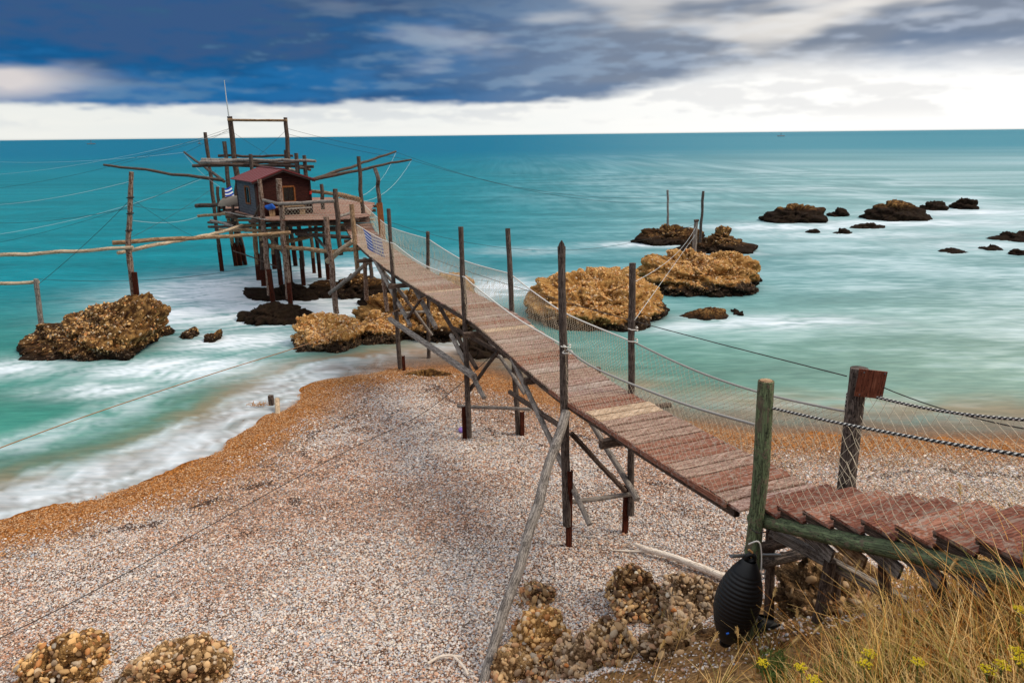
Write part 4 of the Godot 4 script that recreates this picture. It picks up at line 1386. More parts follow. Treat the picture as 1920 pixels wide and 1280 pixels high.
	solo("blue_bundle", bl, M.blue_plastic, "bright blue bundle tied to the rail before the hut", "bundle")
	var bk := mbo(Vector3(-10.048, 5.493, -36.400))
	bk.tube(PackedVector3Array([Vector3(-10.048, 5.493, -36.400), Vector3(-10.034, 5.650, -36.400)]), PackedFloat32Array([0.07, 0.06]), 9)
	solo("red_float", bk, M.red_paint, "small red float hung on the rail at the hut corner", "float")
	# net on the rail in front of the hut
	net(PackedVector3Array([Vector3(-10.640, 4.565, -33.400), Vector3(-8.096, 4.612, -32.950)]), PackedVector3Array([Vector3(-10.618, 5.275, -33.400), Vector3(-8.056, 5.408, -32.950)]), 0.16, 0.16, 0.008, M.net_thread, "knotted rail netting in front of the dark red hut wall", "nets on the platform rail")
	net(PackedVector3Array([Vector3(-8.022, 4.730, -33.200), Vector3(-7.174, 4.645, -34.600)]), PackedVector3Array([Vector3(-7.996, 5.675, -33.200), Vector3(-7.154, 5.302, -34.600)]), 0.2, 0.2, 0.006, M.net_thread, "knotted rail netting at the head of the bridge", "nets on the platform rail")

# ---------------------------------------------------------------- the hut
func hut():
	var o := Vector3(-12.27, 4.56, -34.9)
	var g := Vector3(0.821, 0, -0.571)      # along the gable
	var w := Vector3(-0.571, 0, -0.821)     # along the long wall
	var t := thing("fishing_hut", "small dark red wooden hut with a maroon gable roof on the fishing platform", "hut", o)
	var GW := 2.68
	var LW := 3.25
	var eave := 1.68
	var rise := 0.47
	var xf := Transform3D(Basis(g, Vector3.UP, -w), Vector3.ZERO)   # local x along gable, -z along wall
	# inner shell
	var sh := MB.new()
	sh.beam(Vector3(GW * 0.5, 0.02, -LW * 0.5), Vector3(GW * 0.5, eave - 0.04, -LW * 0.5), GW - 0.06, LW - 0.06, Vector3(0, 0, 1), 0.002)
	var shell := part("shell", sh.mesh(), M.hut_dark, t, xf)
	# lapped boards, gable wall (window cut out)
	var bh := 0.135
	var wx0 := 1.28
	var wx1 := 1.88
	var wy0 := 0.62
	var wy1 := 1.36
	var k := 0
	while k * bh < eave + rise - 0.1:
		var y := k * bh + bh * 0.5
		var inset := 0.0
		if y > eave: inset = (y - eave + 0.05) / rise * GW * 0.5
		var spans := [[inset, GW - inset]]
		if y > wy0 and y < wy1: spans = [[0.0, wx0], [wx1, GW]]
		for s in spans:
			if s[1] - s[0] < 0.1: continue
			var b := MB.new()
			b.beam(Vector3(s[0], y, 0.012), Vector3(s[1], y, 0.012), 0.022, bh * 1.02, Vector3(0, 1, 0.16), 0.004, k * 0.31)
			part("board", b.mesh(), M.hut_red, t, xf)
		if y < eave:
			var b := MB.new()
			var ls := [[0.0, LW]]
			if y > 0.55 and y < 1.38: ls = [[0.0, 0.95], [1.75, LW]]
			for s in ls:
				b.beam(Vector3(-0.012, y, -(s[0] as float)), Vector3(-0.012, y, -(s[1] as float)), 0.022, bh * 1.02, Vector3(-0.16, 1, 0), 0.004, k * 0.27)
			part("board", b.mesh(), M.hut_slate, t, xf)
			var b2 := MB.new()
			b2.beam(Vector3(GW + 0.012, y, 0), Vector3(GW + 0.012, y, -LW), 0.022, bh * 1.02, Vector3(0.16, 1, 0), 0.004, k * 0.2)
			part("board", b2.mesh(), M.hut_red, t, xf)
			var b3 := MB.new()
			b3.beam(Vector3(0, y, -LW - 0.012), Vector3(GW, y, -LW - 0.012), 0.022, bh * 1.02, Vector3(0, 1, -0.16), 0.004, k * 0.2)
			part("board", b3.mesh(), M.hut_red, t, xf)
		k += 1
	# corner trims
	for c in [Vector3(-0.01, 0, 0.02), Vector3(GW + 0.01, 0, 0.02), Vector3(-0.01, 0, -LW - 0.02)]:
		var b := MB.new()
		b.beam(c, (c as Vector3) + Vector3(0, eave, 0), 0.08, 0.08, Vector3(0, 0, 1), 0.006)
		part("corner_trim", b.mesh(), M.trim_dark, t, xf)
	# gable window with an orange frame
	window(t, xf, Vector3((wx0 + wx1) * 0.5, (wy0 + wy1) * 0.5, 0.03), Vector3(1, 0, 0), Vector3(0, 0, 1), wx1 - wx0, wy1 - wy0)
	window(t, xf, Vector3(-0.03, 0.96, -1.35), Vector3(0, 0, -1), Vector3(-1, 0, 0), 0.8, 0.83)
	# roof slopes with overhang, ridge cap and barge boards
	var ov := 0.22
	for s in [-1.0, 1.0]:
		var rx := GW * 0.5
		var sl := rise / (GW * 0.5)
		var b := MB.new()
		var p0 := Vector3(rx, eave + rise + 0.05, 0)
		var p1 := Vector3(rx + s * (rx + ov), eave + rise + 0.05 - sl * (rx + ov), 0)
		var mid := (p0 + p1) * 0.5
		b.beam(mid + Vector3(0, 0, 0.3), mid + Vector3(0, 0, -LW - 0.3), p0.distance_to(p1), 0.05, Vector3(s * sl, 1, 0).normalized(), 0.006)
		var rf := part("roof_slope", b.mesh(), M.roof_red, t, xf)
		for i in 9:
			var sb := MB.new()
			var zz := 0.28 - i * (LW + 0.56) / 8.0
			sb.beam(p0 + Vector3(0, 0.032, zz), p1 + Vector3(0, 0.032, zz), 0.03, 0.018, Vector3(0, 1, 0), 0.003)
			part("seam", sb.mesh(), M.roof_red, rf, Transform3D.IDENTITY)
		var bb := MB.new()
		bb.beam(p0 + Vector3(0, -0.05, 0.27), p1 + Vector3(0, -0.05, 0.27), 0.025, 0.13, Vector3.UP, 0.004)
		part("barge_board", bb.mesh(), M.trim_dark, t, xf)
	var rc := MB.new()
	rc.beam(Vector3(GW * 0.5, eave + rise + 0.085, 0.31), Vector3(GW * 0.5, eave + rise + 0.085, -LW - 0.31), 0.16, 0.03, Vector3.UP, 0.008)
	part("ridge_cap", rc.mesh(), M.roof_red, t, xf)
	# gable infill behind the boards
	var gi := MB.new()
	for s in [0.0, -LW + 0.02]:
		var a := Vector3(0.03, eave - 0.05, s - 0.01)
		var b := Vector3(GW - 0.03, eave - 0.05, s - 0.01)
		var c := Vector3(GW * 0.5, eave + rise, s - 0.01)
		var i := gi.vert(a, Vector3(0, 0, 1))
		gi.vert(b, Vector3(0, 0, 1))
		gi.vert(c, Vector3(0, 0, 1))
		gi.tri(i, i + 2, i + 1)
	part("gable_infill", gi.mesh(), M.hut_red, t, xf)
	# bench along the wall
	var bn := MB.new()
	bn.beam(Vector3(0.5, 0.42, 0.3), Vector3(2.2, 0.42, 0.3), 0.32, 0.04, Vector3.UP, 0.006)
	bn.beam(Vector3(0.6, 0.0, 0.3), Vector3(0.6, 0.4, 0.3), 0.28, 0.06, Vector3(0, 0, 1), 0.006)
	bn.beam(Vector3(2.1, 0.0, 0.3), Vector3(2.1, 0.4, 0.3), 0.28, 0.06, Vector3(0, 0, 1), 0.006)
	var bo := MeshInstance3D.new()
	bo.name = numbered("bench")
	bo.mesh = bn.mesh()
	bo.material_override = M.tan_wood
	bo.transform = Transform3D(xf.basis, o)
	add_child(bo, true)
	tag(bo, "low plank bench against the gable wall under the hut window", "bench")

func window(t: Node, xf: Transform3D, c: Vector3, r: Vector3, n: Vector3, w: float, h: float):
	var f := MB.new()
	var u := Vector3.UP
	f.beam(c - r * w * 0.5 + u * h * 0.5, c + r * w * 0.5 + u * h * 0.5, 0.06, 0.075, u, 0.006)
	f.beam(c - r * w * 0.5 - u * h * 0.5, c + r * w * 0.5 - u * h * 0.5, 0.06, 0.075, u, 0.006)
	f.beam(c - r * w * 0.5 - u * (h * 0.5 - 0.038), c - r * w * 0.5 + u * (h * 0.5 - 0.038), 0.058, 0.075, r, 0.006)
	f.beam(c + r * w * 0.5 - u * (h * 0.5 - 0.038), c + r * w * 0.5 + u * (h * 0.5 - 0.038), 0.058, 0.075, r, 0.006)
	var wd := part("window", f.mesh(), M.orange_wood, t, xf)
	var p := MB.new()
	p.beam(c - r * (w * 0.5 - 0.03) - n * 0.02, c + r * (w * 0.5 - 0.03) - n * 0.02, 0.008, h - 0.06, u, 0.001)
	part("pane", p.mesh(), M.glass, wd)
	var m := MB.new()
	m.beam(c - u * (h * 0.5 - 0.04), c + u * (h * 0.5 - 0.04), 0.03, 0.03, r, 0.004)
	part("glazing_bar", m.mesh(), M.trim_dark, wd)

# ---------------------------------------------------------------- poles on the rocks, rigging
func outlying():
	# lone post on the dark slab
	var a: Vector3 = Vector3(-15.689, 2.038, -29.000)
	var z := -a.z
	var t := thing("mooring_post", "tall crooked pale post wedged on the big dark slab rock", "post", a, "posts on the rocks")
	var b := mbo(a)
	var pp := bend([a - Vector3(0.05, 0.15, 0), Vector3(-15.676, 3.093, -29.000), Vector3(-15.608, 4.192, -29.000), Vector3(-15.388, 5.160, -29.000), Vector3(-15.230, 6.006, -29.000), Vector3(-15.028, 7.002, -29.000)], 4)
	var rr := PackedFloat32Array()
	for i in pp.size(): rr.append(lerpf(0.12, 0.085, float(i) / pp.size()) * (1.0 + 0.2 * nf.get_noise_1d(i * 40.0)))
	b.tube(pp, rr, 9, 0.5)
	part("post", b.mesh(), M.bark_wood, t)
	var b2 := mbo(a)
	b2.beam(Vector3(-15.524, 2.047, -28.850), Vector3(-15.481, 3.008, -28.850), 0.2, 0.1, Vector3(0, 0, 1), 0.01)
	part("steel_pile", b2.mesh(), M.rust, t)
	for y in [0.35, 0.5, 0.66, 0.8]:
		var w := mbo(a)
		var c := pp[int(y * (pp.size() - 1))]
		var ring := PackedVector3Array()
		for i in 11: ring.append(c + Vector3(cos(TAU * i / 10.0), 0.1 * sin(i), sin(TAU * i / 10.0)) * 0.125)
		w.tube(ring, same(11, 0.025), 5)
		part("lashing", w.mesh(), M.cable_dark, t)
	# short post
	var s: Vector3 = Vector3(-19.480, 0.850, -28.451)
	var st := thing("mooring_post", "short grey post carrying a pole at the low end of the dark slab", "post", s, "posts on the rocks")
	var sb := mbo(s)
	pole(sb, s - Vector3(0, 0.2, 0), Vector3(-19.183, 2.869, -28.300), 0.11, 0.09, 0.02)
	part("post", sb.mesh(), M.grey_wood, st)
	# level poles
	var poles := [
		[Vector3(-21.787, 3.769, -28.400), Vector3(-15.338, 4.023, -28.800), 0.1, "pale_wood", "long pale pole ending at the lone post from out of the bay"],
		[Vector3(-16.371, 4.171, -29.200), Vector3(-10.233, 4.005, -33.100), 0.115, "tan_wood", "long tan pole from the lone post to the platform, upper of the pair"],
		[Vector3(-16.250, 3.744, -29.250), Vector3(-14.057, 3.962, -33.000), 0.1, "pale_wood", "thin pale pole from the lone post to the platform, lower of the pair"],
		[Vector3(-14.193, 3.865, -33.000), Vector3(-13.279, 4.104, -35.400), 0.1, "pale_wood", "short pole slanting up under the grey platform boards"],
		[Vector3(-21.880, 2.701, -28.200), Vector3(-19.164, 2.739, -28.400), 0.1, "pale_wood", "pale knotty pole resting on the short grey post"]]
	for p in poles:
		var pb := mbo(p[0])
		pole(pb, p[0], p[1], (p[2] as float) * 0.8, (p[2] as float) * 0.72, 0.03)
		solo("level_pole", pb, M[p[3]], p[4], "pole", "level poles between the rocks and the platform")
	# two posts on the far rock, one stub on the golden rock
	for p in [[Vector3(12.438, 0.729, -56.100), Vector3(12.187, 4.026, -56.100), 0.1, "slim grey post on the flat top of the far dark rock", "grey_wood"], [Vector3(13.787, 0.674, -51.700), Vector3(13.788, 4.255, -51.700), 0.11, "slim dark post leaning beside the knob of the far dark rock", "post_wood"], [Vector3(10.422, 1.484, -40.000), Vector3(10.384, 3.554, -40.000), 0.13, "stout stub post with tied lines on the long golden rock", "grey_wood"]]:
		var a0: Vector3 = p[0]
		var e0: Vector3 = p[1]
		e0.z = a0.z
		var pb := mbo(a0)
		pole(pb, a0 - Vector3(0, 0.4, 0), e0, p[2], (p[2] as float) * 0.85, 0.04)
		solo("mooring_post", pb, M[p[4]], p[3], "post", "posts on the rocks")
	var cap := mbo(Vector3(10.422, 1.484, -40.000))
	cap.beam(Vector3(10.254, 3.532, -39.950), Vector3(10.490, 3.559, -39.950), 0.2, 0.12, Vector3.UP, 0.02)
	solo("post_cap", cap, M.dark_wood, "small wooden block nailed on the stub post of the golden rock", "block")
	# cables: from, to, sag, radius, material, label
	var cab := [
		[Vector3(-16.207, 8.651, -43.000), Vector3(-45.698, 4.193, -60.000), 0.6, "cable_dark", "dark stay cable from the mast far out over the bay"],
		[Vector3(-16.187, 8.562, -43.000), Vector3(-51.952, 5.007, -70.000), 0.5, "cable_pale", "pale stay line from the mast far out over the bay"],
		[Vector3(-20.358, 7.401, -46.000), Vector3(-55.306, 6.364, -75.000), 0.4, "cable_pale", "pale line from the tip of the short boom out to sea"],
		[Vector3(-15.130, 6.631, -29.000), Vector3(-34.459, 4.394, -45.000), 0.3, "cable_pale", "pale line from the top of the lone post out to sea"],
		[Vector3(-15.319, 5.585, -29.000), Vector3(-30.830, 3.945, -40.000), 0.3, "cable_dark", "dark line from the middle of the lone post out to sea"],
		[Vector3(-15.194, 5.963, -29.000), Vector3(-19.166, 2.628, -28.300), 0.1, "cable_dark", "dark stay from the lone post down to the short post"],
		[Vector3(-15.194, 5.963, -29.000), Vector3(-15.598, 3.631, -35.000), 0.1, "cable_dark", "dark stay from the lone post to the twin poles"],
		[Vector3(-15.443, 4.407, -29.000), Vector3(-16.509, 5.539, -40.000), 0.1, "cable_dark", "dark stay from the lone post up to the hut platform"],
		[Vector3(-15.238, 5.689, -29.000), Vector3(-18.665, 4.379, -43.000), 0.2, "cable_dark", "level dark line between the lone post and the platform spars"],
		[Vector3(-15.333, 5.095, -29.000), Vector3(-17.382, 4.064, -40.000), 0.2, "cable_pale", "level pale line between the lone post and the platform spars"],
		[Vector3(-18.600, 6.007, -45.000), Vector3(-30.450, 2.991, -40.000), 0.5, "cable_pale", "pale line sweeping low from the platform across the bay"],
		[Vector3(-16.491, 6.493, -41.000), Vector3(-32.099, 2.162, -42.000), 0.5, "cable_dark", "dark line sweeping low from the platform across the bay"],
		[Vector3(-19.075, 2.868, -28.300), Vector3(-12.052, 2.342, -34.000), 0.35, "cable_dark", "low dark line from the short post to the platform legs"],
		[Vector3(-16.159, 8.799, -43.000), Vector3(-20.363, 7.369, -46.000), 0.05, "cable_dark", "dark stay from the mast to the tip of the short boom"],
		[Vector3(-16.159, 8.799, -43.000), Vector3(-23.294, 6.816, -42.000), 0.1, "cable_dark", "dark stay from the mast to the tip of the long level boom"],
		[Vector3(-16.177, 8.651, -43.000), Vector3(-12.192, 6.713, -40.200), 0.05, "cable_dark", "dark stay crossing between the mast posts"],
		[Vector3(-12.877, 8.614, -42.600), Vector3(-14.532, 6.738, -40.200), 0.05, "cable_dark", "dark stay crossing back between the mast posts"],
		[Vector3(-12.862, 8.760, -42.600), Vector3(-6.982, 7.314, -45.000), 0.1, "cable_dark", "dark stay from the mast to the upper bridge-side boom"],
		[Vector3(-12.891, 8.467, -42.600), Vector3(-5.522, 6.956, -41.000), 0.1, "cable_dark", "dark stay from the mast to the lower bridge-side boom"],
		[Vector3(-5.522, 6.956, -41.000), Vector3(12.873, 3.400, -58.758), 0.9, "cable_dark", "dark line from the lower boom to the slim grey far post"],
		[Vector3(-6.982, 7.314, -45.000), Vector3(14.326, 3.400, -53.696), 1.2, "cable_dark", "dark line from the upper boom to the leaning far post"],
		[Vector3(-6.205, 4.498, -34.000), Vector3(10.367, 3.347, -40.000), 1.5, "cable_dark", "dark line from the broad board to the stub post"],
		[Vector3(2.245, 5.607, -12.889), Vector3(10.376, 3.199, -40.000), 0.35, "cable_pale", "upper pale line from the bridge post to the stub post on the golden rock"],
		[Vector3(2.284, 4.920, -12.793), Vector3(10.374, 2.752, -40.000), 0.0, "cable_pale", "lower taut pale line from the bridge post to the stub post on the golden rock"],
		[Vector3(-6.984, 7.282, -45.000), Vector3(-7.407, 5.422, -35.000), 0.5, "cable_pale", "pale slack line hanging from the upper boom to the rail"],
		[Vector3(-5.523, 6.927, -41.000), Vector3(-8.184, 5.380, -35.000), 0.9, "cable_pale", "pale slack line hanging from the lower boom to the rail"],
		[Vector3(-20.367, 7.337, -46.000), Vector3(-15.592, 5.742, -39.000), 0.2, "cable_pale", "pale line from the short boom down to the striped cloth"],
		[Vector3(-6.397, 3.712, -34.230), Vector3(4.188, 5.306, -8.413), 0.3, "cable_dark", "long dark cable along the landward side of the bridge to the sign post"],
		[Vector3(4.222, 5.369, -8.330), Vector3(5.127, 5.503, -6.124), 0.1, "cable_dark", "dark cable falling from the sign post past the stair"]]
	for c in cab:
		var p0: Vector3 = c[0]
		var far := p0.z < -20.0
		rope(hang(c[0], c[1], c[2], 12), 0.008 if far else 0.007, M[c[3]], c[4], "rigging lines", "rigging_cable", 4)
	# rope from the beach edge and the dark cable on the shingle
	rope(bend([Vector3(-13.797, 0.500, -16.481), Vector3(-12.395, 0.550, -19.231), Vector3(-10.125, 0.600, -22.846), Vector3(-7.900, 0.800, -25.247), Vector3(-5.219, 1.600, -25.978), Vector3(-2.618, 3.515, -21.325)], 5), 0.016, M.cable_tan, "tan rope strung low over the surf from the bridge", "ropes over the beach", "long_rope", 5)
	rope(bend([Vector3(-8.568, 0.472, -9.560), Vector3(-7.462, 0.549, -10.957), Vector3(-6.150, 0.523, -13.458), Vector3(-4.376, 0.508, -16.599), Vector3(-2.492, 0.607, -19.211), Vector3(-0.326, 3.250, -16.525)], 5), 0.009, M.cable_dark, "thin dark cable stretched low across the shingle to the bridge", "ropes over the beach", "long_rope", 5)

func props():
	cloth("striped_cloth", Vector3(-5.865, 4.724, -28.400), Vector3(-5.077, 4.404, -27.900), Vector3(0.14, -0.74, 0.12), "blue and white striped cloth hung over the hand rope of the bridge", "striped cloths")
	# leaning pale prop from the trestle to the ground
	var pa: Vector3 = Vector3(0.966, 3.402, -12.058)
	var pb2: Vector3 = Vector3(-0.495, 0.600, -8.497)
	pb2.y = ground_at(pb2.x, pb2.z) - 0.1
	var p := mbo(pb2)
	pole(p, pb2, pa, 0.08, 0.088, 0.03, 11)
	solo("prop_pole", p, M.grey_wood, "long bleached round pole leaning against the pointed bridge post", "pole")
	var pl: Vector3 = Vector3(-4.358, 1.973, -24.647)
	var pe: Vector3 = Vector3(-0.951, 2.488, -16.733)
	var q := mbo(pe)
	q.beam(pl, pe, 0.16, 0.15, Vector3.UP, 0.03)
	solo("loose_beam", q, M.grey_wood, "squared grey beam lashed slantwise to the side of the bridge", "beam")
	# driftwood
	var d0: Vector3 = Vector3(3.794, 0.649, -10.954)
	var dt := thing("driftwood_branch", "bleached white driftwood branch lying on the shingle beside the fender", "driftwood", d0)
	var db := mbo(d0)
	var dp := bend([Vector3(3.792, 0.682, -10.860), Vector3(3.352, 0.670, -11.273), Vector3(2.940, 0.670, -11.606), Vector3(2.543, 0.652, -11.872), Vector3(2.340, 0.658, -12.050)], 5)
	var dr := PackedFloat32Array()
	for i in dp.size(): dr.append(lerpf(0.075, 0.035, float(i) / dp.size()) * (1.0 + 0.15 * nf.get_noise_1d(i * 50.0)))
	db.tube(dp, dr, 10)
	part("limb", db.mesh(), M.driftwood, dt)
	var dk := mbo(d0)
	var kp := bend([Vector3(2.899, 0.657, -11.644), Vector3(2.546, 0.602, -11.878), Vector3(2.207, 0.559, -11.970), Vector3(1.887, 0.554, -12.020)], 4)
	dk.tube(kp, PackedFloat32Array([0.045, 0.04, 0.036, 0.032, 0.03, 0.027, 0.024, 0.022, 0.02, 0.018, 0.016, 0.014, 0.012]), 8)
	part("twig", dk.mesh(), M.driftwood, dt)
	var e0: Vector3 = Vector3(-1.024, 0.625, -9.021)
	var et := thing("driftwood_branch", "small forked white stick lying among the lower boulders", "driftwood", e0)
	for s in [[Vector3(-1.320, 0.637, -8.920), Vector3(-1.108, 0.652, -9.060), Vector3(-0.814, 0.647, -9.038)], [Vector3(-0.946, 0.643, -9.068), Vector3(-0.785, 0.658, -8.833), Vector3(-0.695, 0.658, -8.645)]]:
		var eb := mbo(e0)
		var ep := bend(s, 4)
		eb.tube(ep, same(ep.size(), 0.022), 7)
		part("twig", eb.mesh(), M.driftwood, et)
	for s in [[[Vector3(-6.061, 0.217, -17.837), Vector3(-5.831, 0.231, -17.904)], "pale stick lying on the shingle above the gravel edge"], [[Vector3(-0.872, 0.402, -17.193), Vector3(-0.001, 0.360, -17.566)], "thin tan stick lying on the shingle by the bridge trestle"]]:
		var sb := mbo(s[0][0])
		sb.tube(PackedVector3Array(s[0]), PackedFloat32Array([0.02, 0.014]), 6)
		solo("stick", sb, M.pale_wood, s[1], "stick", "sticks on the shingle")
	# stumps at the water's edge
	var s0: Vector3 = Vector3(-7.258, 0.050, -20.437)
	var sb := mbo(s0)
	pole(sb, s0 - Vector3(0, 0.2, 0), Vector3(-7.456, 0.309, -21.100), 0.085, 0.08, 0.01)
	solo("stump", sb, M.pale_wood, "short bleached stump on the gravel edge", "stump", "stumps at the waterline")
	var s1: Vector3 = Vector3(-7.751, 0.000, -21.392)
	var sc := mbo(s1)
	sc.beam(s1 - Vector3(0, 0.2, 0), s1 + Vector3(0, 0.32, 0), 0.15, 0.14, Vector3(0, 0, 1), 0.01)
	solo("stump", sc, M.dark_wood, "short square dark stump standing in the swash", "stump", "stumps at the waterline")
	var s2: Vector3 = Vector3(-8.185, 0.020, -21.214)
	var fr := mbo(s2)
	for i in 26:
		var a := rng.randf() * TAU
		var q0 := s2 + Vector3(rng.randf_range(-0.12, 0.3), 0.02, rng.randf_range(-0.06, 0.06))
		fr.tube(PackedVector3Array([q0, q0 + Vector3(cos(a) * 0.1, rng.randf_range(0.03, 0.15), sin(a) * 0.08), q0 + Vector3(cos(a) * 0.22, rng.randf_range(0.0, 0.12), sin(a) * 0.1)]), same(3, 0.008), 4)
	solo("frayed_rope", fr, M.rope_tan, "frayed rope end washing about beside the dark stump", "rope")
	# litter
	var v0: Vector3 = Vector3(-1.411, 0.441, -18.173)
	var lt := mbo(v0)
	var pr := []
	for i in 9:
		var f := i / 8.0 * PI
		pr.append(Vector2(0.1 * sin(f) + 0.002, -0.08 * cos(f)))
	lt.lathe(v0, Basis.IDENTITY, pr, 12)
	for i in lt.v.size(): lt.v[i] += Vector3.ONE * 0.03 * nf.get_noise_3dv(lt.v[i] * 400.0)
	solo("plastic_bag", lt, M.violet_plastic, "crumpled violet plastic bag beside the bridge foot", "litter")
	var r0: Vector3 = Vector3(4.663, 0.000, -20.834)
	r0.y = ground_at(r0.x, r0.z) + 0.12
	var lg := mbo(r0)
	pole(lg, r0 + Vector3(-0.3, 0, 0.05), r0 + Vector3(0.3, 0.03, -0.05), 0.1, 0.09, 0.01)
	solo("beach_log", lg, M.dark_wood, "short dark log lying at the water's edge beyond the bridge", "log")
	# ships on the horizon
	for sp in [[Vector3(-1464.930, 0.000, -2585.273), "tiny grey ship on the horizon beyond the lone post", 1500.0], [Vector3(1862.905, 0.000, -5075.390), "tiny sailing boat on the bright horizon", 1500.0], [Vector3(-1034.377, 0.000, -2461.160), "tiny navigation buoy on the horizon near the mast", 1200.0]]:
		var dir := (sp[0] as Vector3)
		dir.y = 0.0
		var at := dir.normalized() * (sp[2] as float)
		var sh := thing("distant_ship", sp[1], "ship" if not (sp[1] as String).contains("buoy") else "buoy", at, "")
		var hb := MB.new()
		var wd := 7.0 if not (sp[1] as String).contains("buoy") else 2.0
		hb.beam(Vector3(-wd, 0.7, 0), Vector3(wd, 0.7, 0), 2.5, 2.0, Vector3.UP, 0.5)
		part("hull", hb.mesh(), M.steel, sh)
		var kb := MB.new()
		kb.beam(Vector3(0, 1.5, 0), Vector3(0, 6.5, 0), 0.8, 0.8, Vector3(0, 0, 1), 0.1)
		part("mast", kb.mesh(), M.steel, sh)

const STALKS := [[Vector3(3.718, 3.092, -6.395), Vector3(4.007, 4.248, -6.395)], [Vector3(4.003, 3.351, -6.147), Vector3(4.070, 4.341, -6.147)], [Vector3(4.259, 3.602, -5.825), Vector3(4.056, 5.176, -5.825)], [Vector3(4.286, 3.629, -5.791), Vector3(4.212, 4.758, -5.791)], [Vector3(3.376, 2.987, -6.364), Vector3(3.541, 4.025, -6.364)], [Vector3(2.773, 2.483, -6.811), Vector3(2.901, 3.401, -6.811)], [Vector3(2.463, 2.035, -7.348), Vector3(2.547, 3.210, -7.348)], [Vector3(2.961, 2.955, -6.168), Vector3(2.862, 3.606, -6.168)], [Vector3(3.502, 3.384, -5.803), Vector3(4.090, 4.557, -5.803)], [Vector3(2.756, 3.025, -5.938), Vector3(3.016, 3.591, -5.938)], [Vector3(1.811, 1.979, -7.061), Vector3(2.019, 2.804, -7.061)], [Vector3(3.560, 3.657, -5.403), Vector3(3.853, 4.679, -5.403)], [Vector3(4.024, 4.021, -5.092), Vector3(4.018, 4.804, -5.092)], [Vector3(2.627, 2.852, -6.138), Vector3(2.913, 3.308, -6.138)], [Vector3(3.142, 3.389, -5.586), Vector3(3.290, 4.177, -5.586)], [Vector3(2.311, 2.771, -6.083), Vector3(2.246, 3.456, -6.083)], [Vector3(4.354, 3.916, -5.353), Vector3(4.383, 4.520, -5.353)], [Vector3(1.180, 1.741, -7.075), Vector3(1.250, 2.581, -7.075)], [Vector3(1.482, 2.093, -6.688), Vector3(1.661, 2.815, -6.688)], [Vector3(1.928, 2.461, -6.357), Vector3(2.138, 3.177, -6.357)], [Vector3(3.807, 3.686, -5.505), Vector3(4.240, 4.307, -5.505)], [Vector3(3.391, 3.577, -5.432), Vector3(3.322, 4.260, -5.432)]]
const FLOWERS := [Vector3(2.676, 4.442, -4.501), Vector3(2.793, 4.695, -4.108), Vector3(2.228, 4.221, -4.618), Vector3(2.562, 4.482, -4.350), Vector3(2.192, 4.363, -4.324), Vector3(2.983, 4.961, -3.728), Vector3(3.071, 4.993, -3.727), Vector3(3.250, 4.993, -3.850), Vector3(3.166, 5.032, -3.719), Vector3(3.721, 4.838, -4.467), Vector3(2.057, 3.997, -4.929)]
const SHRUBS := [Vector3(2.487, 3.026, -5.782), Vector3(2.914, 3.499, -5.274), Vector3(2.477, 3.193, -5.508), Vector3(3.082, 3.499, -5.378), Vector3(3.697, 3.777, -5.292), Vector3(2.766, 3.550, -5.112)]
const TWIGS := [Vector3(2.282, 1.040, -8.871), Vector3(2.304, 1.439, -8.216), Vector3(4.355, 2.800, -7.122), Vector3(4.630, 2.755, -7.276), Vector3(4.049, 2.815, -7.012)]

# ---------------------------------------------------------------- plants
func blade(b: MB, base: Vector3, dir: Vector3, h: float, w: float, lean: float, col: Color):
	var side := dir.cross(Vector3.UP).normalized()
	var k := b.v.size()
	var segs := 4
	for i in segs + 1:
		var f := float(i) / segs
		var p := base + Vector3.UP * h * (f - 0.25 * lean * f * f) + dir * h * lean * f * f
		var ww := w * (1.0 - f * 0.85)
		var nn := (dir * 0.6 + Vector3.UP).normalized()
		b.vert(p - side * ww, nn)
		b.vert(p + side * ww, nn)
		b.c.append(col)
		b.c.append(col)
	for i in segs:
		var q := k + i * 2
		b.tri(q, q + 2, q + 1)
		b.tri(q + 1, q + 2, q + 3)

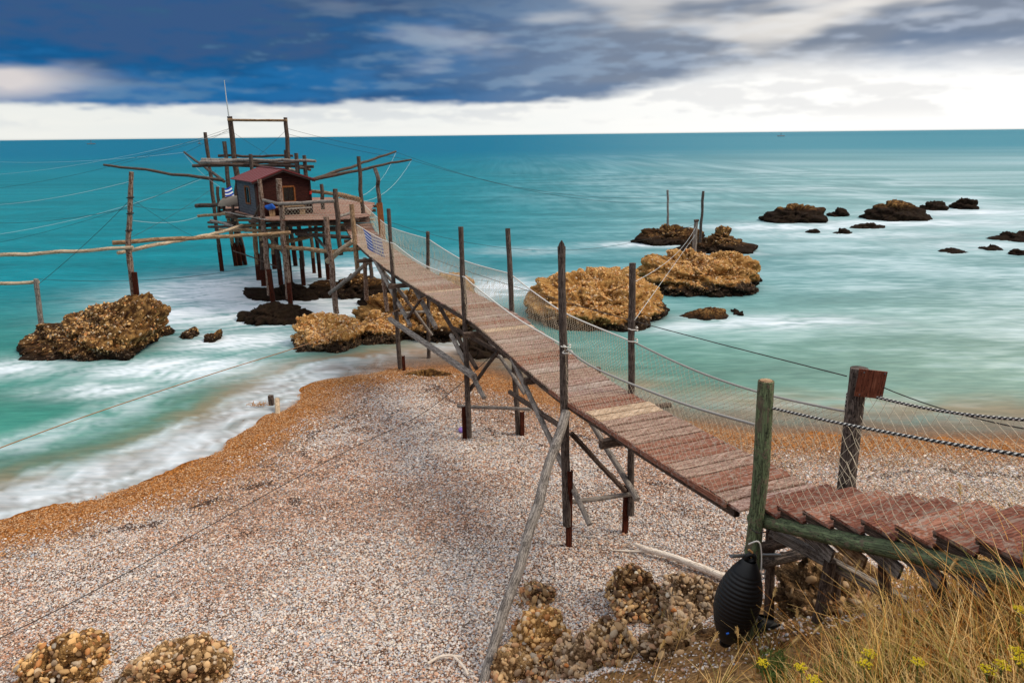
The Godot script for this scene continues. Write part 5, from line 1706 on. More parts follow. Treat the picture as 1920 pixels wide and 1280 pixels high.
func grass():
	var turf := thing("dry_grass", "dense dry straw coloured grass covering the slope below the stair", "grass")
	turf.set_meta("kind", "stuff")
	var tufts := []
	for t in 6:
		var b := MB.new()
		var tall := t >= 3
		for i in (7 if tall else 13):
			var a := rng.randf() * TAU
			var dir := Vector3(cos(a), 0, sin(a))
			var f := rng.randf()
			var col := lin(214, 166, 92).lerp(lin(244, 214, 152), f) if rng.randf() < 0.76 else (lin(176, 116, 58) if rng.randf() < 0.6 else lin(120, 134, 78))
			if tall: blade(b, dir * rng.randf() * 0.09, dir, rng.randf_range(0.4, 0.8), rng.randf_range(0.0034, 0.0058), rng.randf_range(0.3, 1.15), col)
			else: blade(b, dir * rng.randf() * 0.07, dir, rng.randf_range(0.12, 0.36), rng.randf_range(0.0032, 0.006), rng.randf_range(0.3, 1.3), col)
		tufts.append(b.mesh())
	for t in 6:
		var xf := []
		var cols := []
		var n := 0
		while xf.size() < (1300 if t < 3 else 480) and n < 60000:
			n += 1
			var z := rng.randf_range(-8.8, -3.0)
			var x := rng.randf_range(0.7, 8.0)
			var hl := hill_at(x, z)
			var dens := smoothstep(1.0, 2.2, hl + nz.get_noise_2d(x * 60.0, z * 60.0) * 1.3)
			# bare crumbling earth under the bridge end and round the post foot
			dens *= 0.04 + 0.96 * smoothstep(-0.35, 0.35, z + 4.75 + 0.6 * maxf(x - 2.0, -1.0))
			if t >= 3: dens *= smoothstep(1.6, 3.4, x - (z + 5.0) * 0.5)
			if rng.randf() > dens: continue
			var y := ground_at(x, z)
			# keep the stair itself clear
			var rel := Vector3(x, 0, z) - Vector3(3.10, 0, -7.38)
			var off := rel.dot(across_dir)
			var on := -rel.dot(along_dir)
			if off > -0.12 and off < 1.3 and on > -0.4: continue
			var s := rng.randf_range(0.65, 1.2) * (1.0 + 0.3 * smoothstep(2.8, 4.2, x))
			# the wind lays the grass over towards the beach
			var tilt := Basis(Vector3(0.6, 0, -0.8), rng.randf_range(-0.1, 0.35))
			xf.append(Transform3D(tilt * Basis(Vector3.UP, rng.randf() * TAU) * Basis.from_scale(Vector3(s, s, s)), Vector3(x, y - 0.02, z)))
			var v := rng.randf_range(0.8, 1.1)
			var pn := nz.get_noise_2d(x * 70.0 + 5.0, z * 70.0)
			var tint := Color(1, 1, 1)
			if pn > 0.12 and rng.randf() < 0.55: tint = Color(0.42, 0.56, 0.34)
			elif pn < -0.1 and rng.randf() < 0.6: tint = Color(0.62, 0.48, 0.36)
			cols.append(Color(v, v * rng.randf_range(0.9, 1.0), v * rng.randf_range(0.8, 1.0)) * tint)
		many("tufts", tufts[t], M.grass, xf, cols, turf)
	# tall stalks with seed heads that stand clear of the rest
	var spots := STALKS
	for s in spots:
		var a: Vector3 = s[0]
		var e: Vector3 = s[1]
		a.y = ground_at(a.x, a.z) - 0.03
		var t := thing("grass_stalk", "tall golden grass stalk with a feathery seed head above the dry grass", "grass stalk", a, "tall grass stalks on the slope")
		var mid := a.lerp(e, 0.55) + Vector3.UP * 0.06 * a.distance_to(e)
		var pts := bend([a, mid, e], 5)
		var b := mbo(a)
		b.tube(pts, same(pts.size(), 0.0032), 4)
		part("stalk", b.mesh(), M.straw, t)
		var d := (e - mid).normalized()
		var h := mbo(a)
		var hp := PackedVector3Array()
		var hr := PackedFloat32Array()
		for i in 9:
			var f := i / 8.0
			hp.append(e - d * 0.13 * (1.0 - f) + Vector3.DOWN * 0.02 * f * f)
			hr.append(0.010 * pow(sin(PI * clampf(f * 0.9 + 0.06, 0, 1)), 0.7) + 0.001)
		h.tube(hp, hr, 6)
		for i in 60:
			var f := rng.randf()
			var p := hp[0].lerp(hp[8], f)
			var q := p + (d * 0.7 + Vector3(rng.randf() - 0.5, rng.randf() - 0.5, rng.randf() - 0.5)).normalized() * 0.035
			_strand(h, p, q, 0.0016)
		part("seed_head", h.mesh(), M.straw_pale, t)

func flowers():
	for s in FLOWERS:
		var e: Vector3 = s
		var a := e + Vector3(rng.randf_range(-0.06, 0.06), 0, rng.randf_range(0.0, 0.08))
		a.y = ground_at(a.x, a.z) - 0.02
		var t := thing("yellow_flower", "yellow flower umbel on a green stem in the dry grass", "flower", a, "yellow flowers in the grass")
		var st := mbo(a)
		var pts := bend([a, a.lerp(e, 0.5) + Vector3(0.01, 0, 0), e], 4)
		st.tube(pts, same(pts.size(), 0.004), 5)
		var hd := mbo(a)
		for i in 14:
			var an := TAU * i / 14.0 * 2.4
			var r := 0.05 * sqrt(i / 14.0)
			var c := e + Vector3(cos(an) * r, 0.02 - r * 0.25 + rng.randf() * 0.01, sin(an) * r)
			st.tube(PackedVector3Array([e - Vector3(0, 0.035, 0), c]), PackedFloat32Array([0.0015, 0.0012]), 3)
			for k in 7:
				var p := c + Vector3(rng.randf_range(-1, 1), rng.randf_range(-0.5, 0.8), rng.randf_range(-1, 1)) * 0.011
				hd.lathe(p, Basis.IDENTITY, [Vector2(0.0005, -0.004), Vector2(0.0042, -0.001), Vector2(0.0036, 0.002), Vector2(0.0005, 0.004)], 5)
		part("stem", st.mesh(), M.leaf_green, t)
		part("flower_head", hd.mesh(), M.yellow_petal, t)
	for s in SHRUBS:
		var a: Vector3 = s
		a.y = ground_at(a.x, a.z) - 0.02
		var t := thing("green_shrub", "feathery dark green shrub low in the dry grass", "shrub", a, "green shrubs in the grass")
		var st := MB.new()
		var lf := MB.new()
		for i in 22:
			var an := rng.randf() * TAU
			var tip := Vector3(cos(an) * rng.randf_range(0.04, 0.2), rng.randf_range(0.14, 0.34), sin(an) * rng.randf_range(0.04, 0.2))
			var pts := bend([Vector3.ZERO, tip * 0.5 + Vector3(0, 0.05, 0), tip], 4)
			st.tube(pts, same(pts.size(), 0.003), 4)
			for k in 34:
				var p := pts[2 + rng.randi() % (pts.size() - 2)]
				var d := Vector3(rng.randf() - 0.5, rng.randf() * 0.9, rng.randf() - 0.5).normalized()
				_strand(lf, p, p + d * rng.randf_range(0.03, 0.06), 0.0028)
		part("stem", st.mesh(), M.leaf_green, t)
		part("foliage", lf.mesh(), M.leaf_green, t)
	# dead twiggy bush under the stair
	for s in TWIGS:
		var a: Vector3 = s
		a.y = ground_at(a.x, a.z)
		var b := mbo(a)
		for i in 34:
			var p := a
			var d := Vector3(rng.randf() - 0.5, 0.75 * rng.randf(), rng.randf() - 0.5).normalized()
			for k in 4:
				var q := p + d * rng.randf_range(0.05, 0.12)
				_strand(b, p, q, 0.0034 - k * 0.0006)
				if rng.randf() < 0.6:
					_strand(b, q, q + (d + Vector3(rng.randf() - 0.5, rng.randf() - 0.3, rng.randf() - 0.5)).normalized() * 0.06, 0.0018)
				p = q
				d = (d + Vector3(rng.randf() - 0.5, rng.randf() - 0.5, rng.randf() - 0.5) * 0.7).normalized()
		solo("dead_bush", b, M.straw_pale, "leafless pale twiggy bush on the earth slope near the stair", "bush", "dead bushes on the slope")

func shingle():
	# loose beach pebbles, past counting
	var lists := [[], [], [], []]
	var cols := [[], [], [], []]
	var tones := [lin(206, 200, 196), lin(190, 182, 178), lin(168, 166, 168), lin(154, 158, 168), lin(196, 170, 150), lin(182, 146, 124), lin(160, 120, 98), lin(134, 110, 98), lin(112, 94, 86), lin(212, 202, 190)]
	var want := 380000
	var made := 0
	while made < want:
		var z := -6.8 - 17.8 * pow(rng.randf(), 1.25)
		var x := rng.randf_range(-15.0, 17.0)
		if absf(x) > -z * 0.82 + 1.5: continue
		var s := shore_dist(x, z)
		var n1 := nz.get_noise_2d(x * 22.0, z * 22.0)
		if s < 0.9 + n1 * 0.6: continue
		if rng.randf() > smoothstep(0.8, 4.6, s + n1) + 0.05: continue
		var hl := hill_at(x, z)
		if hl > 0.35 and rng.randf() < smoothstep(0.3, 0.8, hl) * 0.93: continue
		made += 1
		var y := ground_at(x, z, s)
		var r := 0.0095 + 0.014 * pow(rng.randf(), 2.5) + (rng.randf() * 0.022 if rng.randf() < 0.02 else 0.0)
		if z < -15.0: r *= 1.2
		var nn := Vector3(rng.randf_range(-0.4, 0.4), 1.0, rng.randf_range(-0.4, 0.4)).normalized()
		var k := rng.randi() % 4
		lists[k].append(Transform3D(stone_basis(nn, r, 0.5), Vector3(x, y + r * 0.15 + rng.randf() * 0.012, z)))
		# washed white stones lie in drifts, brown ones between
		var zone := clampf(0.5 + 1.5 * nz.get_noise_2d(x * 9.0 + 31.0, z * 9.0) + 0.25 * smoothstep(3.0, 8.0, s) - 0.35 * smoothstep(3.0, 1.0, s), 0.0, 1.0)
		var c: Color
		if rng.randf() < 0.12 + 0.55 * zone: c = tones[[0, 1, 2, 3, 1, 9, 0, 4][rng.randi() % 8]]
		else: c = tones[[4, 5, 6, 7, 8, 5, 6, 2][rng.randi() % 8]]
		cols[k].append(c * rng.randf_range(0.82, 1.15) * Color(1.03, 1.0, 0.97))
	var all := thing("beach_pebbles", "loose white, grey and brown pebbles covering the beach", "pebbles")
	all.set_meta("kind", "stuff")
	for k in 4:
		many("pebbles", pebble_meshes[k], M.pebble, lists[k], cols[k], all)

func gravel():
	# coarse orange gravel along the waterline
	var xf := []
	var cols := []
	var tones := [lin(186, 136, 88), lin(166, 116, 72), lin(144, 98, 62), lin(196, 162, 124), lin(126, 88, 62), lin(178, 142, 108)]
	while xf.size() < 95000:
		var z := rng.randf_range(-25.2, -12.0)
		var x := rng.randf_range(-13.0, 18.0)
		var s := shore_dist(x, z)
		if s < -0.1 or s > 5.0: continue
		if rng.randf() < smoothstep(1.2, 5.0, s): continue
		var r := rng.randf_range(0.008, 0.019)
		xf.append(Transform3D(stone_basis(Vector3.UP, r, 0.6), Vector3(x, ground_at(x, z, s) + r * 0.2, z)))
		cols.append(tones[rng.randi() % 6] * rng.randf_range(0.75, 1.1))
	var o := many("shore_gravel", pebble_meshes[2], M.pebble, xf, cols, self)
	tag(o, "orange brown gravel washed up along the waterline", "gravel")

func wrack():
	# dark broken weed and twigs left in ragged lines by earlier tides
	var xf := []
	var cols := []
	var n := 0
	while xf.size() < 5200 and n < 900000:
		n += 1
		var z := rng.randf_range(-23.5, -12.5)
		var x := rng.randf_range(-13.0, 14.0)
		var s := shore_dist(x, z) + 0.9 * nz.get_noise_2d(x * 14.0, z * 14.0)
		var line := minf(absf(s - 2.7), absf(s - 4.3) * 1.4)
		if line > 0.16 * rng.randf() + 0.02: continue
		if nz.get_noise_2d(x * 30.0 + 12.0, z * 30.0) < rng.randf_range(-0.1, 0.35): continue
		var r := rng.randf_range(0.008, 0.02)
		var bs := stone_basis(Vector3.UP, r, 0.45)
		bs.x *= rng.randf_range(1.0, 3.5)
		xf.append(Transform3D(bs, Vector3(x, ground_at(x, z) + 0.012, z)))
		cols.append(lin(66, 50, 42) * rng.randf_range(0.6, 1.5))
	var o := many("tide_wrack", pebble_meshes[3], M.pebble, xf, cols, self)
	tag(o, "dark ragged lines of dried weed along the shingle", "seaweed")

func rocks():
	var sea_dark := {"gold": 0.22, "wet": 0.5, "amp": 0.30, "freq": 0.8, "stones": 500, "stone": 0.035}
	var low := {"gold": 0.25, "wet": 1.1, "amp": 0.26, "freq": 0.8}
	var g1 := "rocks in the surf"
	var g2 := "far rocks awash in the sea"
	rock("big dark slab rock flecked with golden pebbles that carries two posts", PackedVector3Array([Vector3(-19.912, 0.492, -28.150), Vector3(-19.076, -0.152, -26.550), Vector3(-18.853, 0.084, -29.750), Vector3(-19.361, 0.824, -28.150), Vector3(-18.690, -0.020, -26.550), Vector3(-18.511, 0.289, -29.750), Vector3(-17.823, 1.100, -28.150), Vector3(-17.614, 0.091, -26.550), Vector3(-17.558, 0.461, -29.750), Vector3(-16.464, 1.398, -28.150), Vector3(-16.662, 0.210, -26.550), Vector3(-16.715, 0.646, -29.750), Vector3(-15.613, 1.926, -28.150), Vector3(-16.066, 0.421, -26.550), Vector3(-16.187, 0.973, -29.750), Vector3(-14.994, 2.144, -28.150), Vector3(-15.633, 0.508, -26.550), Vector3(-15.804, 1.108, -29.750), Vector3(-14.310, 1.850, -28.150), Vector3(-15.154, 0.391, -26.550), Vector3(-15.379, 0.926, -29.750), Vector3(-14.257, 1.230, -28.150), Vector3(-15.118, 0.142, -26.550), Vector3(-15.347, 0.541, -29.750), Vector3(-14.678, 0.648, -28.150), Vector3(-15.412, -0.090, -26.550), Vector3(-15.608, 0.180, -29.750), Vector3(-16.445, -1.212, -28.150), Vector3(-16.649, -1.212, -26.550), Vector3(-16.703, -1.212, -29.750), Vector3(-17.926, -1.455, -28.150), Vector3(-17.686, -1.455, -26.550), Vector3(-17.622, -1.455, -29.750), Vector3(-19.370, -1.482, -28.150), Vector3(-18.696, -1.482, -26.550), Vector3(-18.517, -1.482, -29.750), Vector3(-19.992, -0.981, -28.150), Vector3(-19.132, -0.981, -26.550), Vector3(-18.902, -0.981, -29.750)]), 64, {"gold": 0.34, "wet": 0.3, "amp": 0.24, "freq": 0.8, "stones": 5460, "stone": 0.033}, g1)
	rock("blocky golden pebble boulder standing alone at the edge of the surf", PackedVector3Array([Vector3(-8.995, 0.435, -28.445), Vector3(-8.612, -0.111, -27.245), Vector3(-8.509, 0.089, -29.645), Vector3(-8.745, 0.942, -28.445), Vector3(-8.437, 0.092, -27.245), Vector3(-8.354, 0.403, -29.645), Vector3(-7.890, 1.143, -28.445), Vector3(-7.838, 0.172, -27.245), Vector3(-7.824, 0.528, -29.645), Vector3(-6.687, 1.089, -28.445), Vector3(-6.996, 0.151, -27.245), Vector3(-7.078, 0.495, -29.645), Vector3(-6.359, 0.790, -28.445), Vector3(-6.766, 0.031, -27.245), Vector3(-6.875, 0.309, -29.645), Vector3(-6.373, 0.022, -28.445), Vector3(-6.776, -0.276, -27.245), Vector3(-6.883, -0.167, -29.645), Vector3(-7.141, -1.302, -28.445), Vector3(-7.314, -1.302, -27.245), Vector3(-7.360, -1.302, -29.645), Vector3(-8.486, -1.375, -28.445), Vector3(-8.255, -1.375, -27.245), Vector3(-8.194, -1.375, -29.645), Vector3(-9.075, -1.022, -28.445), Vector3(-8.667, -1.022, -27.245), Vector3(-8.559, -1.022, -29.645)]), 52, {"gold": 0.95, "wet": 0.35, "amp": 0.17, "freq": 0.9, "stones": 4940, "stone": 0.033}, g1)
	rock("low black rock with a hump between the two front platform posts", PackedVector3Array([Vector3(-13.041, -1.088, -32.594), Vector3(-12.481, -1.088, -31.594), Vector3(-12.332, -1.088, -33.594), Vector3(-12.594, 0.363, -32.594), Vector3(-12.168, -0.059, -31.594), Vector3(-12.054, 0.096, -33.594), Vector3(-11.604, 0.449, -32.594), Vector3(-11.475, -0.025, -31.594), Vector3(-11.441, 0.149, -33.594), Vector3(-11.360, 0.614, -32.594), Vector3(-11.304, 0.041, -31.594), Vector3(-11.289, 0.251, -33.594), Vector3(-11.012, 0.586, -32.594), Vector3(-11.060, 0.030, -31.594), Vector3(-11.073, 0.234, -33.594), Vector3(-9.972, 0.455, -32.594), Vector3(-10.333, -0.022, -31.594), Vector3(-10.429, 0.153, -33.594), Vector3(-9.306, 0.063, -32.594), Vector3(-9.866, -0.179, -31.594), Vector3(-10.016, -0.090, -33.594), Vector3(-10.100, -1.216, -32.594), Vector3(-10.422, -1.216, -31.594), Vector3(-10.508, -1.216, -33.594), Vector3(-12.378, -1.241, -32.594), Vector3(-12.017, -1.241, -31.594), Vector3(-11.920, -1.241, -33.594)]), 30, low, g1)
	rock("wet grey rock ledge washed by foam under the platform", PackedVector3Array([Vector3(-14.376, 0.384, -37.652), Vector3(-13.548, -0.067, -36.452), Vector3(-13.328, 0.098, -38.852), Vector3(-13.817, 0.487, -37.652), Vector3(-13.157, -0.026, -36.452), Vector3(-12.981, 0.162, -38.852), Vector3(-12.040, 0.442, -37.652), Vector3(-11.913, -0.044, -36.452), Vector3(-11.880, 0.134, -38.852), Vector3(-10.766, 0.237, -37.652), Vector3(-11.022, -0.126, -36.452), Vector3(-11.090, 0.007, -38.852), Vector3(-8.859, -0.029, -37.652), Vector3(-9.686, -0.232, -36.452), Vector3(-9.907, -0.158, -38.852), Vector3(-9.800, -1.139, -37.652), Vector3(-10.345, -1.139, -36.452), Vector3(-10.491, -1.139, -38.852), Vector3(-13.283, -1.268, -37.652), Vector3(-12.783, -1.268, -36.452), Vector3(-12.650, -1.268, -38.852), Vector3(-14.340, -0.026, -37.652), Vector3(-13.523, -0.231, -36.452), Vector3(-13.306, -0.156, -38.852)]), 30, low, g1)
	rock("long dark rock lying under the bridge behind the ledge", PackedVector3Array([Vector3(-11.195, 0.272, -38.498), Vector3(-10.489, -0.078, -36.998), Vector3(-10.301, 0.050, -39.998), Vector3(-10.523, 0.543, -38.498), Vector3(-10.019, 0.030, -36.998), Vector3(-9.885, 0.218, -39.998), Vector3(-9.342, 0.641, -38.498), Vector3(-9.192, 0.069, -36.998), Vector3(-9.152, 0.279, -39.998), Vector3(-7.588, 0.568, -38.498), Vector3(-7.964, 0.040, -36.998), Vector3(-8.065, 0.233, -39.998), Vector3(-6.491, 0.279, -38.498), Vector3(-7.197, -0.076, -36.998), Vector3(-7.385, 0.054, -39.998), Vector3(-6.761, -1.178, -38.498), Vector3(-7.386, -1.178, -36.998), Vector3(-7.552, -1.178, -39.998), Vector3(-8.831, -1.212, -38.498), Vector3(-8.834, -1.212, -36.998), Vector3(-8.835, -1.212, -39.998)]), 30, sea_dark, g1)
	rock("small dark rock at the foot of the bark-covered bridge leg", PackedVector3Array([Vector3(-7.775, 0.249, -35.809), Vector3(-7.477, -0.005, -35.109), Vector3(-7.397, 0.088, -36.509), Vector3(-7.372, 0.506, -35.809), Vector3(-7.195, 0.098, -35.109), Vector3(-7.147, 0.247, -36.509), Vector3(-6.547, 0.549, -35.809), Vector3(-6.617, 0.115, -35.109), Vector3(-6.636, 0.274, -36.509), Vector3(-5.789, 0.385, -35.809), Vector3(-6.087, 0.050, -35.109), Vector3(-6.166, 0.173, -36.509), Vector3(-5.903, -1.037, -35.809), Vector3(-6.166, -1.037, -35.109), Vector3(-6.237, -1.037, -36.509), Vector3(-7.421, -1.074, -35.809), Vector3(-7.229, -1.074, -35.109), Vector3(-7.178, -1.074, -36.509)]), 22, low, g1)
	rock("golden pebble boulder under the bridge beside the blocky one", PackedVector3Array([Vector3(-6.323, 0.461, -29.136), Vector3(-6.054, 0.019, -28.236), Vector3(-5.982, 0.181, -30.036), Vector3(-6.060, 0.978, -29.136), Vector3(-5.870, 0.226, -28.236), Vector3(-5.819, 0.502, -30.036), Vector3(-5.265, 1.099, -29.136), Vector3(-5.313, 0.274, -28.236), Vector3(-5.326, 0.576, -30.036), Vector3(-4.668, 0.920, -29.136), Vector3(-4.896, 0.203, -28.236), Vector3(-4.957, 0.466, -30.036), Vector3(-4.531, 0.159, -29.136), Vector3(-4.800, -0.102, -28.236), Vector3(-4.872, -0.007, -30.036), Vector3(-5.011, -1.176, -29.136), Vector3(-5.136, -1.176, -28.236), Vector3(-5.169, -1.176, -30.036), Vector3(-6.135, -0.966, -29.136), Vector3(-5.923, -0.966, -28.236), Vector3(-5.866, -0.966, -30.036)]), 36, {"gold": 0.9, "wet": 0.45, "amp": 0.17, "freq": 0.9, "stones": 3380, "stone": 0.033}, g1)
	rock("broad brown and golden rock mass right under the bridge deck", PackedVector3Array([Vector3(-7.210, 0.498, -30.889), Vector3(-6.346, -0.284, -28.639), Vector3(-6.115, 0.003, -33.139), Vector3(-5.848, 1.257, -30.889), Vector3(-5.392, 0.020, -28.639), Vector3(-5.271, 0.473, -33.139), Vector3(-4.477, 1.604, -30.889), Vector3(-4.432, 0.158, -28.639), Vector3(-4.421, 0.688, -33.139), Vector3(-2.716, 1.856, -30.889), Vector3(-3.200, 0.259, -28.639), Vector3(-3.329, 0.844, -33.139), Vector3(-1.737, 1.467, -30.889), Vector3(-2.514, 0.103, -28.639), Vector3(-2.722, 0.603, -33.139), Vector3(-1.447, 0.445, -30.889), Vector3(-2.311, -0.305, -28.639), Vector3(-2.542, -0.030, -33.139), Vector3(-1.914, -1.327, -30.889), Vector3(-2.638, -1.327, -28.639), Vector3(-2.831, -1.327, -33.139), Vector3(-3.800, -1.706, -30.889), Vector3(-3.958, -1.706, -28.639), Vector3(-4.001, -1.706, -33.139), Vector3(-5.442, -1.573, -30.889), Vector3(-5.108, -1.573, -28.639), Vector3(-5.019, -1.573, -33.139)]), 60, {"gold": 0.62, "wet": 0.5, "amp": 0.32, "freq": 0.8, "stones": 4420, "stone": 0.033}, g1)
	rock("golden rock rising behind the bridge planks and netting", PackedVector3Array([Vector3(-4.156, 0.523, -37.897), Vector3(-3.833, -0.078, -36.147), Vector3(-3.747, 0.142, -39.647), Vector3(-3.705, 0.954, -37.897), Vector3(-3.517, 0.094, -36.147), Vector3(-3.467, 0.410, -39.647), Vector3(-2.780, 1.026, -37.897), Vector3(-2.870, 0.123, -36.147), Vector3(-2.894, 0.454, -39.647), Vector3(-2.215, 0.667, -37.897), Vector3(-2.474, -0.021, -36.147), Vector3(-2.544, 0.231, -39.647), Vector3(-2.005, -1.004, -37.897), Vector3(-2.327, -1.004, -36.147), Vector3(-2.413, -1.004, -39.647), Vector3(-3.180, -1.379, -37.897), Vector3(-3.150, -1.379, -36.147), Vector3(-3.142, -1.379, -39.647), Vector3(-4.100, -1.092, -37.897), Vector3(-3.794, -1.092, -36.147), Vector3(-3.712, -1.092, -39.647)]), 30, {"gold": 0.85, "wet": 0.3, "amp": 0.17, "freq": 0.9, "stones": 1950, "stone": 0.033}, g1)
	rock("low dark rock in the shallows under the bridge braces", PackedVector3Array([Vector3(-1.939, 0.118, -26.845), Vector3(-1.642, -0.093, -26.195), Vector3(-1.563, -0.016, -27.495), Vector3(-1.468, 0.419, -26.845), Vector3(-1.312, 0.027, -26.195), Vector3(-1.271, 0.171, -27.495), Vector3(-0.628, 0.470, -26.845), Vector3(-0.724, 0.048, -26.195), Vector3(-0.750, 0.203, -27.495), Vector3(0.040, 0.199, -26.845), Vector3(-0.257, -0.060, -26.195), Vector3(-0.336, 0.035, -27.495), Vector3(-0.113, -1.109, -26.845), Vector3(-0.364, -1.109, -26.195), Vector3(-0.431, -1.109, -27.495), Vector3(-1.697, -1.133, -26.845), Vector3(-1.472, -1.133, -26.195), Vector3(-1.413, -1.133, -27.495)]), 24, low, g1)
	rock("flat dark stones at the beach point under the bridge", PackedVector3Array([Vector3(-3.987, 0.037, -23.881), Vector3(-3.756, -0.026, -23.631), Vector3(-3.809, 0.014, -24.131), Vector3(-3.507, 0.191, -23.881), Vector3(-3.400, 0.051, -23.631), Vector3(-3.425, 0.141, -24.131), Vector3(-2.843, 0.263, -23.881), Vector3(-2.909, 0.087, -23.631), Vector3(-2.893, 0.200, -24.131), Vector3(-2.205, 0.136, -23.881), Vector3(-2.437, 0.024, -23.631), Vector3(-2.383, 0.096, -24.131), Vector3(-2.361, -0.452, -23.881), Vector3(-2.553, -0.452, -23.631), Vector3(-2.508, -0.452, -24.131), Vector3(-3.426, -0.539, -23.881), Vector3(-3.340, -0.539, -23.631), Vector3(-3.360, -0.539, -24.131)]), 20, {"gold": 0.35, "wet": -1.0, "amp": 0.06, "freq": 1.4}, g1)
	rock("broad golden pebble rock sloping down beside the bridge", PackedVector3Array([Vector3(-0.456, 0.547, -32.945), Vector3(0.832, -0.319, -29.945), Vector3(1.176, -0.001, -35.945), Vector3(0.214, 1.427, -32.945), Vector3(1.301, 0.033, -29.945), Vector3(1.591, 0.544, -35.945), Vector3(2.074, 1.623, -32.945), Vector3(2.603, 0.111, -29.945), Vector3(2.744, 0.666, -35.945), Vector3(4.357, 1.768, -32.945), Vector3(4.201, 0.169, -29.945), Vector3(4.160, 0.755, -35.945), Vector3(5.351, 1.900, -32.945), Vector3(4.897, 0.222, -29.945), Vector3(4.776, 0.838, -35.945), Vector3(6.148, 1.325, -32.945), Vector3(5.455, -0.008, -29.945), Vector3(5.270, 0.481, -35.945), Vector3(7.434, 0.402, -32.945), Vector3(6.355, -0.377, -29.945), Vector3(6.068, -0.091, -35.945), Vector3(8.133, -0.139, -32.945), Vector3(6.845, -0.593, -29.945), Vector3(6.501, -0.427, -35.945), Vector3(7.487, -1.425, -32.945), Vector3(6.393, -1.425, -29.945), Vector3(6.101, -1.425, -35.945), Vector3(5.023, -1.796, -32.945), Vector3(4.668, -1.796, -29.945), Vector3(4.573, -1.796, -35.945), Vector3(1.806, -1.618, -32.945), Vector3(2.416, -1.618, -29.945), Vector3(2.578, -1.618, -35.945), Vector3(0.202, -1.308, -32.945), Vector3(1.293, -1.308, -29.945), Vector3(1.584, -1.308, -35.945)]), 80, {"gold": 0.88, "wet": 0.42, "amp": 0.32, "freq": 0.75, "stones": 9750, "stone": 0.033}, g1)
	rock("long golden wedge rock carrying the stub post", PackedVector3Array([Vector3(4.131, 1.032, -39.106), Vector3(6.104, 0.046, -36.606), Vector3(6.631, 0.407, -41.606), Vector3(4.962, 1.414, -39.106), Vector3(6.687, 0.198, -36.606), Vector3(7.146, 0.644, -41.606), Vector3(7.136, 1.753, -39.106), Vector3(8.208, 0.334, -36.606), Vector3(8.494, 0.854, -41.606), Vector3(8.710, 1.849, -39.106), Vector3(9.310, 0.372, -36.606), Vector3(9.470, 0.914, -41.606), Vector3(10.667, 1.749, -39.106), Vector3(10.680, 0.332, -36.606), Vector3(10.683, 0.852, -41.606), Vector3(13.376, 1.559, -39.106), Vector3(12.576, 0.256, -36.606), Vector3(12.363, 0.734, -41.606), Vector3(16.072, 0.980, -39.106), Vector3(14.464, 0.025, -36.606), Vector3(14.035, 0.375, -41.606), Vector3(17.289, 0.465, -39.106), Vector3(15.315, -0.181, -36.606), Vector3(14.789, 0.056, -41.606), Vector3(15.609, -1.182, -39.106), Vector3(14.139, -1.182, -36.606), Vector3(13.747, -1.182, -41.606), Vector3(11.197, -1.512, -39.106), Vector3(11.051, -1.512, -36.606), Vector3(11.012, -1.512, -41.606), Vector3(8.614, -1.260, -39.106), Vector3(9.242, -1.260, -36.606), Vector3(9.410, -1.260, -41.606), Vector3(5.513, 0.291, -39.106), Vector3(7.072, -0.251, -36.606), Vector3(7.488, -0.052, -41.606)]), 80, {"gold": 0.8, "wet": 0.55, "amp": 0.32, "freq": 0.75, "stones": 9100, "stone": 0.033}, g1)
	rock("flat topped far dark rock with a slim grey post", PackedVector3Array([Vector3(9.973, 0.441, -56.122), Vector3(10.766, -0.047, -54.372), Vector3(10.978, 0.132, -57.872), Vector3(10.373, 0.904, -56.122), Vector3(11.047, 0.138, -54.372), Vector3(11.226, 0.419, -57.872), Vector3(11.836, 1.006, -56.122), Vector3(12.071, 0.179, -54.372), Vector3(12.133, 0.482, -57.872), Vector3(13.510, 1.066, -56.122), Vector3(13.242, 0.203, -54.372), Vector3(13.171, 0.520, -57.872), Vector3(14.831, 0.742, -56.122), Vector3(14.167, 0.074, -54.372), Vector3(13.990, 0.319, -57.872), Vector3(15.261, -0.005, -56.122), Vector3(14.468, -0.225, -54.372), Vector3(14.256, -0.144, -57.872), Vector3(12.752, -1.272, -56.122), Vector3(12.712, -1.272, -54.372), Vector3(12.701, -1.272, -57.872), Vector3(10.121, -0.970, -56.122), Vector3(10.870, -0.970, -54.372), Vector3(11.069, -0.970, -57.872)]), 30, sea_dark, g1)
	rock("ragged far dark rock with a round knob", PackedVector3Array([Vector3(11.826, 0.054, -51.650), Vector3(12.726, -0.152, -50.150), Vector3(12.966, -0.076, -53.150), Vector3(13.276, 0.510, -51.650), Vector3(13.741, 0.031, -50.150), Vector3(13.865, 0.207, -53.150), Vector3(14.728, 0.820, -51.650), Vector3(14.757, 0.155, -50.150), Vector3(14.765, 0.399, -53.150), Vector3(16.363, 0.731, -51.650), Vector3(15.902, 0.119, -50.150), Vector3(15.779, 0.344, -53.150), Vector3(17.825, 0.428, -51.650), Vector3(16.925, -0.002, -50.150), Vector3(16.685, 0.155, -53.150), Vector3(16.819, -0.970, -51.650), Vector3(16.221, -0.970, -50.150), Vector3(16.061, -0.970, -53.150), Vector3(13.328, -1.189, -51.650), Vector3(13.777, -1.189, -50.150), Vector3(13.897, -1.189, -53.150)]), 30, sea_dark, g1)
